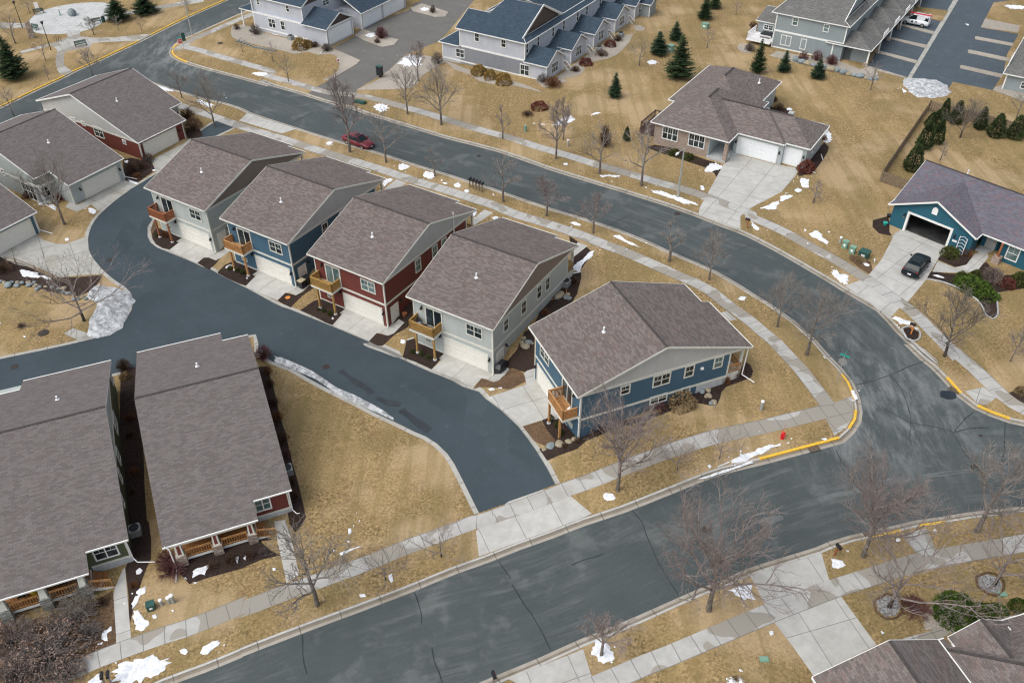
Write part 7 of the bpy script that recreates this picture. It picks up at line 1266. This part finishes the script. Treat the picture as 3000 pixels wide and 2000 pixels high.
# benches
def bench(t, x, y, x2, y2, label, mat='dark_green', arms=True):
    a, b_ = W(t, x, y), W(t, x2, y2); d = b_-a; r = thing('park_bench', label, 'bench', (a+b_)/2, math.atan2(d.y, d.x), 'benches around the plaza'); w_ = max(.8, min(d.length/2, 1.0)); q = MB()
    for k in range(4): q.box(-w_, w_, -.22+k*.12, -.13+k*.12, .43, .47)
    q.build('seat', mat, r); q = MB()
    for k in range(3): q.box(-w_, w_, .26+k*.02, .30+k*.02, .55+k*.13, .65+k*.13)
    q.build('backrest', mat, r)
    for x_ in (-w_+.1, w_-.1): q = MB(); q.box(x_-.03, x_+.03, -.22, -.16, 0, .65); q.box(x_-.03, x_+.03, .24, .30, 0, .92); q.box(x_-.03, x_+.03, -.16, .24, .60, .65); q.build('leg', 'black_metal', r)
bench('A',578,365,668,345,'green bench on the path between the plaza and the street'); bench('A',262,115,340,100,'dark bench at the upper left rim of the plaza'); bench('A',712,190,775,175,'dark bench at the right rim of the plaza beside the bin'); bench('A',248,225,282,232,'dark bench at the lower left rim of the plaza')
P = W('A', 795, 170); r = thing('litter_bin', 'green litter bin beside the plaza bench', 'bin', P); q = MB(); q.lathe((0,0,0), [(.28,0),(.33,.1),(.33,.85),(.28,.88)], 14); q.build('body', 'dark_green', r); q = MB(); q.lathe((0,0,.88), [(.34,0),(.34,.06),(.18,.12)], 14); q.build('lid', 'black_metal', r)
P = W('A', 462, 118); q = MB(); q.lathe((0,0,0), [(.22,0),(.20,.1),(.09,.14),(.08,.85),(.16,.88),(.16,.93)], 10); o = q.build('drinking_fountain', 'green_box'); o.location = P; tag(o, 'small greenish pedestal left of the plaza boulder', 'pedestal')
P = W('A', 290, 80); q = MB(); q.box(-.35,.35,-.06,.06,.0,1.35); o = q.build('notice_board', 'white_paint'); o.location = P; tag(o, 'white board standing behind the upper left plaza bench', 'board')
P = W('A', 250, 290); r = thing('stone_pillar', 'tall rough stone pillar at the lower left of the plaza', 'pillar', P, .3); q = MB(); q.add([(-.5,-.3,-.1),(.5,-.3,-.1),(.5,.3,-.1),(-.5,.3,-.1),(-.42,-.22,2.6),(.30,-.22,2.8),(.30,.22,2.8),(-.42,.22,2.6)], [(0,3,2,1),(4,5,6,7),(0,1,5,4),(1,2,6,5),(2,3,7,6),(3,0,4,7)]); q.build('shaft', 'stone_tan', r)
P = W('A', 445, 318); r = thing('bicycle_rack', 'black bicycle rack of three hoops on the path near the plaza', 'bicycle rack', P, R(-28))
for k in range(3): q = MB(); q.tube([(-.55+k*.55,-.25,0),(-.55+k*.55,-.25,.6),(-.55+k*.55,-.12,.82),(-.55+k*.55,.12,.82),(-.55+k*.55,.25,.6),(-.55+k*.55,.25,0)], .03, 6); q.build('hoop', 'black_metal', r)
# mailboxes
def mailbox(t, x, y, label, group=None, post='old_wood', s_=1.0, rz=0.0, box='black_metal', P=None):
    P = P or W(t, x, y); r = thing('mailbox', label, 'mailbox', P, rz, group); q = MB(); q.box(-.055,.055,-.055,.055,-.1,1.05); q.beam((0,-.04,.55),(0,-.35,.98),.06,.06); q.build('post', post, r)
    q = MB(); q.prism([(-.11,1.06),(.11,1.06),(.11,1.22),(.07,1.29),(-.07,1.29),(-.11,1.22)], 'y', -.38, .16); o = q.build('letter_box', box, r); q = MB(); q.box(.112,.13,-.1,-.07,1.14,1.36); q.build('flag', 'lamp_red', o); return r
a_, b_ = W('F', 1768, 128), W('F', 1862, 165)
for k, nm in enumerate(('leftmost','second from the left','middle','second from the right','rightmost')): mailbox('F', 0, 0, f'{nm} mailbox in the row of five black mailboxes at the kerb', 'row of five black mailboxes', rz=R(150), P=a_.lerp(b_, k/4))
mailbox('H', 1225, 1250, 'black mailbox on an orange wooden post in a small ringed bed', None, 'orange_wood', rz=R(-130)); mailbox('H', -5+0, 50, 'dark mailbox on an orange post beside the brick house driveway apron', None, 'redwood', rz=R(-120)) if False else mailbox('G', 2062, 180, 'dark mailbox on a brown post beside the brick house driveway apron', None, 'redwood', rz=R(-120))
mailbox('M', 640, 590, 'black mailbox on a reddish post by the wide driveway', None, 'redwood', rz=R(20)); mailbox('I', 815, 1590, 'left of the two black mailboxes at the bottom edge by the snow', 'two mailboxes at the bottom edge', 'grey_metal', rz=R(200)); mailbox('I', 862, 1582, 'right of the two black mailboxes at the bottom edge by the snow', 'two mailboxes at the bottom edge', 'grey_metal', rz=R(200)); mailbox('O', 1950, 1565, 'single dark mailbox at the bottom edge beside the kerb', None, 'grey_metal', rz=R(20))
P = W('a', 1855, 970); r = thing('mail_cabinet', 'dark green box on a pedestal beside the court entrance', 'cabinet', P, R(-31)); q = MB(); q.box(-.45,.45,-.3,.3,.35,1.75); q.build('cabinet', 'dark_plastic', r); q = MB(); q.box(-.5,.5,-.35,.35,1.75,1.82); q.build('lid', 'dark_green', r); q = MB(); q.box(-.12,.12,-.12,.12,-.1,.35); q.build('pedestal', 'black_metal', r)
P = W('B', 930, 790); q = MB(); q.box(-.9,.9,-.35,.35,.02,.35); q.box(-.8,.8,-.3,.3,.351,.40); o = q.build('low_utility_box', 'dark_green'); o.location = P; o.rotation_euler = (0,0,R(-30)); tag(o, 'low dark green box on the kerb lawn below the court entrance', 'utility box')
# utility cabinets and pedestals
def ubox(t, x, y, w_, d_, h_, label, mat='green_box', rz=-40, group='utility cabinets'):
    P = W(t, x, y); r = thing('utility_cabinet', label, 'utility cabinet', P, R(rz), group); q = MB(); q.box(-w_,w_,-d_,d_,-.05,h_); q.build('cabinet', mat, r); q = MB(); q.box(-w_-.03,w_+.03,-d_-.03,d_+.03,h_,h_+.06); q.build('lid', mat, r); q = MB(); q.box(-w_*.4,w_*.4,-d_-.012,-d_,h_*.35,h_*.7); q.build('label_plate', 'white_paint', r)
ubox('H', 715, 590, .28, .22, .85, 'pale green utility cabinet, left one of the pair on the lawn'); ubox('H', 772, 630, .30, .25, .80, 'pale green utility cabinet, right one of the pair on the lawn'); ubox('H', 862, 660, .50, .45, .75, 'dark green transformer cabinet beside the driveway of the teal house', 'dark_green')
ubox('C', 1740, 215, .55, .4, .75, 'large green utility cabinet on the back lawn near the small bare tree'); ubox('C', 1475, 395, .45, .4, 1.0, 'green utility cabinet between two spruces on the back lawn'); ubox('I', 1162, 995, .28, .26, .55, 'dark green cabinet on the lawn between the two cottages', 'dark_green', 20)
def pedestal(t, x, y, h_, r_, label, mat='galvanised', top='white_paint'):
    P = W(t, x, y); r = thing('utility_pedestal', label, 'utility post', P, 0, 'round utility pedestals'); q = MB(); q.lathe((0,0,-.05), [(r_,0),(r_,h_)], 12); q.build('tube', mat, r); q = MB(); q.lathe((0,0,h_-.05), [(r_*1.08,0),(r_*1.08,.10),(r_*.6,.15)], 12); q.build('cap', top, r)
pedestal('L', 76, 520, .95, .15, 'white-capped utility pedestal on the lawn inside the street corner'); pedestal('H', 680, 555, .75, .14, 'small pale utility pedestal left of the green cabinets'); pedestal('C', 365, 1005, .75, .2, 'green utility pedestal on the lawn across the street', 'green_box', 'green_box'); pedestal('C', 690, 1118, .85, .14, 'pale utility pedestal just behind the sidewalk across the street')
pedestal('I', 1240, 970, .6, .13, 'short pale utility pedestal, nearest the dark green cabinet'); pedestal('I', 1300, 955, .65, .14, 'pale utility pedestal, middle of the three on the cottage lawn'); pedestal('I', 1330, 950, .85, .15, 'taller pale utility pedestal, rightmost on the cottage lawn'); pedestal('a', 1230, 30, .5, .1, 'pale post') if False else None
for t, x, y, l in (('N', 1930, 1388, 'small green valve lid in the bottom lawn'), ('M', 1925, 890, 'small green lid beside the right stone ring')):
    q = MB(); q.box(-.3,.3,-.2,.2,-.02,.09); q.box(-.27,.27,-.17,.17,.091,.11); o = q.build('valve_lid', 'green_box'); o.location = W(t, x, y); tag(o, l, 'lid')
# drains and covers
def cover(t, x, y, r_, label, dz=-.12, grp='round metal covers in the roads'):
    P = W(t, x, y); q = MB(); q.lathe((0,0,dz+.008), [(r_,0),(r_,.012),(r_*.85,.014),(r_*.84,.006)], 20); o = q.build('manhole_cover', 'iron'); o.location = P; tag(o, label, 'manhole cover', grp)
for q in (('E',838,682,.36,'manhole cover in the alley bend by the left driveways',-.03),('P',112,322,.36,'manhole cover in the alley at the left edge',-.03),('J',668,192,.36,'manhole cover in the alley beside the icy strip',-.03),('G',1528,62,.36,'manhole cover in the upper street near the brick house apron'),('N',1495,385,.38,'manhole cover in the lower street under the broad tree'),('L',1720,960,.36,'manhole cover in the lower street at the right'),('L',1762,712,.14,'tiny round cover in the crossing'),('B',1838,1188,.3,'pale cover in the upper street above the mailboxes'),('E',333,1243,.55,'round metal grate ring in the left lawn',.02),('A',1688,332,.45,'round metal cover in the lawn across the upper street',.02)): cover(*q)
def grate(t, x, y, rz, label):
    P = W(t, x, y); r = thing('storm_grate', label, 'storm drain', (P.x, P.y, P.z-.115), R(rz), 'storm drain grates in the gutters'); q = MB(); q.box(-.5,.5,-.3,.3,-.02,.012); q.build('frame', 'iron', r); q = MB()
    for k in range(9): q.box(-.45+k*.108,-.40+k*.108,-.26,.26,.014,.035)
    q.build('bars', 'old_wood', r)
grate('L', 488, 815, 15, 'storm drain grate in front of the long yellow kerb'); grate('L', 1560, 365, -50, 'storm drain grate beside the right yellow kerb'); grate('M', 920, 425, 15, 'storm drain grate under the leaning tree at the lower kerb')
q = MB(); P = W('L', 1512, 402); S_ = [Vector((P.x+.75*math.cos(a*.52)*(1+.12*math.sin(a*2)), P.y+.6*math.sin(a*.52)*(1+.1*math.cos(a*3)), 0)) for a in range(12)]; q.add([(p.x, p.y, hgt(p.x, p.y)-.12+.02) for p in S_], [tuple(range(12))]); o = q.build('asphalt_patch', 'wet_asphalt'); o['kind'] = 'structure'
# fences
def fence_seg(r, a, b_, h_, mat='old_wood', name='panel', pickets=True, alt=.0):
    q = MB(); a, b_ = Vector(a), Vector(b_); d = (b_-a); L = d.xy.length; n = int(L/.17); u = Vector((-d.y, d.x, 0)).normalized()
    for k in range(n):
        p = a+d*((k+.5)/n); z = hgt(p.x, p.y); off = u*(.03 if k % 2 else -.03); q.beam((p.x+off.x, p.y+off.y, z), (p.x+off.x, p.y+off.y, z+h_), .13, .02, up=u)
    for hh in (.3, h_-.25): q.beam((a.x, a.y, hgt(a.x, a.y)+hh), (b_.x, b_.y, hgt(b_.x, b_.y)+hh), .05, .08)
    q.build(name, mat, r)
    m_ = max(1, int(L/2.4))
    for k in range(m_+1): p = a+d*(k/m_); q = MB(); z = hgt(p.x, p.y); q.box(p.x-.06, p.x+.06, p.y-.06, p.y+.06, z-.2, z+h_+.06); q.build('fence_post', mat, r)
r = thing('wooden_fence', 'weathered board fence along the left side of the evergreen yard', 'fence'); fence_seg(r, W('D', 1355, 850), W('D', 990, 1385), 1.5)
r = thing('wooden_fence', 'weathered board fence along the back of the evergreen yard', 'fence'); fence_seg(r, W('D', 1355, 850), W('D', 2400, 1120), 1.5)
r = thing('wooden_fence', 'short board fence joining the yard to the teal house', 'fence'); fence_seg(r, W('D', 990, 1392), W('D', 1230, 1475), 1.45)
r = thing('rail_fence', 'low two-rail fence above the left rock edging', 'fence')
P_ = ptl('E', 60, 715, 130, 722, 280, 780, 420, 845, 560, 900)
for a, b_ in zip(P_[:-1], P_[1:]):
    q = MB(); q.beam(a+Vector((0,0,.85)), b_+Vector((0,0,.85)), .06, .09); q.beam(a+Vector((0,0,.45)), b_+Vector((0,0,.45)), .06, .09); q.build('rail', 'old_wood', r)
for a in P_: q = MB(); q.box(a.x-.06, a.x+.06, a.y-.06, a.y+.06, a.z-.1, a.z+1.0); q.build('fence_post', 'old_wood', r)
# concrete planter wall behind the brick house
r = thing('garden_wall', 'low concrete terrace wall with two pillars behind the brick house garage', 'wall'); O_ = [B14.root.matrix_basis if False else None]
q = MB(); q.box(2.6, 7.9, 15.9, 16.3, -.6, .75); q.box(7.5, 7.9, 13.2, 16.3, -.6, .75); q.box(2.5, 3.2, 15.7, 16.5, -.6, 1.35); q.box(-.9, -.2, 15.4, 16.2, -.6, 1.2); o = q.build('wall', 'concrete_wall', r); r.location = B14.root.location; r.rotation_euler = B14.root.rotation_euler
# air conditioners, bins, grill, chairs, odds and ends
def ac(t, x, y, label, rz=22, k=1.0):
    P = W(t, x, y); r = thing('air_conditioner', label, 'air conditioner', P, R(rz), 'air conditioners beside the houses'); q = MB(); s_ = .42*k
    q.box(-s_,s_,-s_,s_,0,.75*k); q.build('casing', 'galvanised', r); q = MB()
    for kk in range(6): q.box(-s_-.012, s_+.012, -s_-.012, s_+.012, .1+kk*.1, .13+kk*.1)
    q.build('louvres', 'grey_metal', r); q = MB(); q.lathe((0,0,.75*k), [(s_*.9,0),(s_*.9,.05),(s_*.75,.055),(s_*.72,.01)], 18); q.build('fan_ring', 'dark_plastic', r)
ac('I', 1045, 425, 'air conditioner in the dark bed beside the green cottage'); ac('J', 378, 1010, 'air conditioner in the bed beside the red cottage'); ac('G', 672, 622, 'dark air conditioner beside the lit grey house', -32); ac('b', 1860, 590, 'air conditioner beside the third gabled bay', -31); ac('b', 2110, 425, 'air conditioner beside the fourth gabled bay', -31); ac('a', 735, 500, 'grey air conditioner against the pale duplex wall', -31)
def cart(t, x, y, label, lid='dark_plastic', rz=-32):
    P = W(t, x, y); r = thing('wheelie_bin', label, 'bin', P, R(rz), 'wheelie bins beside the blue house'); q = MB(); q.add([(-.25,-.28,.06),(.25,-.28,.06),(.25,.28,.06),(-.25,.28,.06),(-.31,-.36,1.0),(.31,-.36,1.0),(.31,.36,1.0),(-.31,.36,1.0)], [(0,3,2,1),(4,5,6,7),(0,1,5,4),(1,2,6,5),(2,3,7,6),(3,0,4,7)]); q.build('body', 'dark_plastic', r)
    q = MB(); q.box(-.34,.34,-.40,.38,1.0,1.07); q.build('lid', lid, r); 
    for s_ in (-.24, .24): q = MB(); q.tube([(s_-.04,.30,.12),(s_+.04,.30,.12)], .12, 10); q.build('wheel', 'tyre', r)
cart('2', 1395, 1270, 'black wheelie bin with a tan lid beside the blue house door', 'tan_cloth'); cart('2', 1470, 1215, 'all-black wheelie bin behind the tan-lidded one', 'dark_plastic')
P = W('4', 1510, 1290); r = thing('covered_grill', 'grill under a dark cover beside the lit grey house door', 'grill', P, R(58)); q = MB(); q.add([(-.75,-.32,.10),(.75,-.32,.10),(.75,.32,.10),(-.75,.32,.10),(-.78,-.35,.85),(.78,-.35,.85),(.78,.35,.85),(-.78,.35,.85),(-.42,-.22,1.15),(.42,-.22,1.15),(.42,.22,1.15),(-.42,.22,1.15)], [(0,3,2,1),(8,9,10,11)]+[(a+i, a+(i+1) % 4, a+4+(i+1) % 4, a+4+i) for a in (0, 4) for i in range(4)]); q.build('cover', 'dark_plastic', r)
for s_ in (-.55, .55): q = MB(); q.tube([(s_,-.3,.08),(s_,.3,.08)], .08, 8); q.build('wheel', 'tyre', r)
def local(h, o, x, y, z, rz=0): o.location = Matrix.Rotation(h.a, 3, 'Z') @ Vector((x, y, z))+Vector((h.X, h.Y, h.Z)); o.rotation_euler = (0, 0, h.a+rz)
def chair(h, x, y, z, rz, label, mat='dark_plastic', group=None, cushion=None):
    r = thing('garden_chair', label, 'chair', (0,0,0), 0, group); local(h, r, x, y, z, rz); q = MB(); q.box(-.26,.26,-.26,.26,.38,.43); q.build('seat', mat, r); q = MB(); q.box(-.26,.26,.24,.29,.43,.95); q.build('backrest', mat, r)
    for a in (-.23, .23):
        for b_ in (-.23, .23): q = MB(); q.box(a-.02,a+.02,b_-.02,b_+.02,0,.38); q.build('leg', mat, r)
    if cushion: q = MB(); q.box(-.22,.22,-.22,.22,.431,.50); q.build('cushion', cushion, r)
chair(H1, -8.1, -.7, 2.87, 2.6, 'dark garden chair on the red-brown balcony'); chair(H4, -8.1, -.75, 2.87, 2.4, 'dark chair with a blue patterned cushion on the cluttered balcony', cushion='cushion'); chair(H4, -7.3, -.8, 2.87, 3.6, 'cushioned chair near the middle of the cluttered balcony', cushion='cushion')
chair(B9, -8.0, -11.6, .56, 0, 'dark chair behind the porch railing of the green cottage', 'dark_plastic'); chair(B9, -5.2, -11.5, .56, 0, 'dark chair in the second porch bay of the green cottage', 'dark_plastic')
o = shrub('shrub_grey', '4', 200, 900, 60, .8, 'dry dark potted plant at the end of the cluttered balcony', None, i=1, name='potted_plant', cat='plant'); local(H4, o, -8.45, -.35, 2.9); o.scale = (.4, .4, .8)
q = MB(); q.box(-.35,.35,-.25,.25,0,.3); q.lathe((0,0,.3), [(.2,0),(.16,.12),(.02,.16)], 8); o = q.build('small_table', 'cushion'); local(H4, o, -6.35, -.75, 2.87); tag(o, 'small blue-grey table at the right end of the cluttered balcony', 'table')
r = thing('festive_figure', 'small figure with a white top and red base at the end of the corner balcony', 'ornament'); local(H5, r, -.85, -.55, 2.87); q = MB(); q.lathe((0,0,0), [(.22,0),(.25,.2),(.20,.42)], 12); q.build('base', 'red_paint', r); q = MB(); q.lathe((0,0,.42), [(.24,0),(.24,.18),(.14,.34),(.05,.42)], 12); q.build('top', 'white_paint', r)
q = MB(); q.lathe((0,0,0), [(.3,0),(.36,.35),(.34,.4)], 14); o = q.build('bucket', 'yellow_cloth'); local(B9, o, -7.2, -11.4, .56); tag(o, 'round yellow tub on the green cottage porch', 'tub')
for t, x, y, l, m_ in (('H',1055,355,'round black planter at the left corner of the teal house','dark_plastic'),('H',1025,415,'small blue pot in the bed left of the teal house','sign_green'),('F',1270,1110,'terracotta pot in the dark gap beside the red house','redwood'),('2',1168,1430,'small orange stone slab in the bed beside the blue house','orange_wood')):
    q = MB(); q.lathe((0,0,0), [(.22,0),(.30,.35),(.32,.38),(.26,.38)], 12); o = q.build('plant_pot', m_); o.location = W(t, x, y); o.scale = (.9,.9,.9 if t != '2' else .3); tag(o, l, 'pot')
P = [W('G', 560, 730), W('G', 600, 725), W('G', 650, 705), W('G', 678, 680), W('G', 675, 650)]; q = MB(); q.tube([p+Vector((0,0,.08)) for p in smooth(P, .3)] and [Vector((p.x, p.y, hgt(p.x, p.y)+.10)) for p in smooth(P, .3)], .03, 5); o = q.build('garden_hose', 'orange_wood'); tag(o, 'orange garden hose curled over the rocks beside the grey house', 'hose')
for t, a, b_, l in (('c',(2160,1215),(2182,1285),'white drain pipe end on the lawn right of the brick house'),('c',(2040,1430),(2085,1450),'white drain pipe end beside the round red-brown bush'),('3',(1640,1450),(1735,1420),'white drain pipe lying beside the lit grey house bed'),('G',(725,530),(790,520),'white drain pipe at the back corner of the lit grey house'),('a',(1105,675),(1165,635),'white drain pipe on the gravel by the duplex garage')):
    p, q_ = W(t, *a), W(t, *b_); q = MB(); q.tube([p+Vector((0,0,.08)), q_+Vector((0,0,.12))], .055, 6); o = q.build('drain_pipe', 'white_paint'); tag(o, l, 'drain pipe', 'white drain pipe ends')
# edging rings around the crabapples and the small bed
for t, q_, l in (('M', (940,940,1040,885,1130,905,1165,985,1120,1065,1020,1075,955,1020), 'brown edging ring around the left crabapple'), ('M', (1725,755,1815,722,1910,760,1938,835,1895,898,1800,882,1732,825), 'brown edging ring around the right crabapple'), ('H', (1155,1210,1220,1190,1290,1230,1290,1285,1240,1305,1190,1285), 'pale edging ring around the orange-post mailbox')):
    P_ = ptl(t, *q_); S_ = smooth(P_+[P_[0]], .4); q = MB(); q.tube([Vector((p.x, p.y, hgt(p.x, p.y)+.05)) for p in S_], .08, 6); o = q.build('edging_ring', 'leaf_mulch' if t == 'M' else 'concrete_wall'); tag(o, l, 'edging')
P_ = ptl('H', 1350,830,1450,850,1540,880,1640,930,1730,990,1780,1060,1800,1110,1850,1135,1890,1100,1885,1000,1895,940); q = MB(); q.tube([Vector((p.x, p.y, hgt(p.x, p.y)+.05)) for p in smooth(P_, .5)], .08, 6); o = q.build('edging', 'concrete_wall'); tag(o, 'curved pale edging of the planting bed in front of the teal house', 'edging')
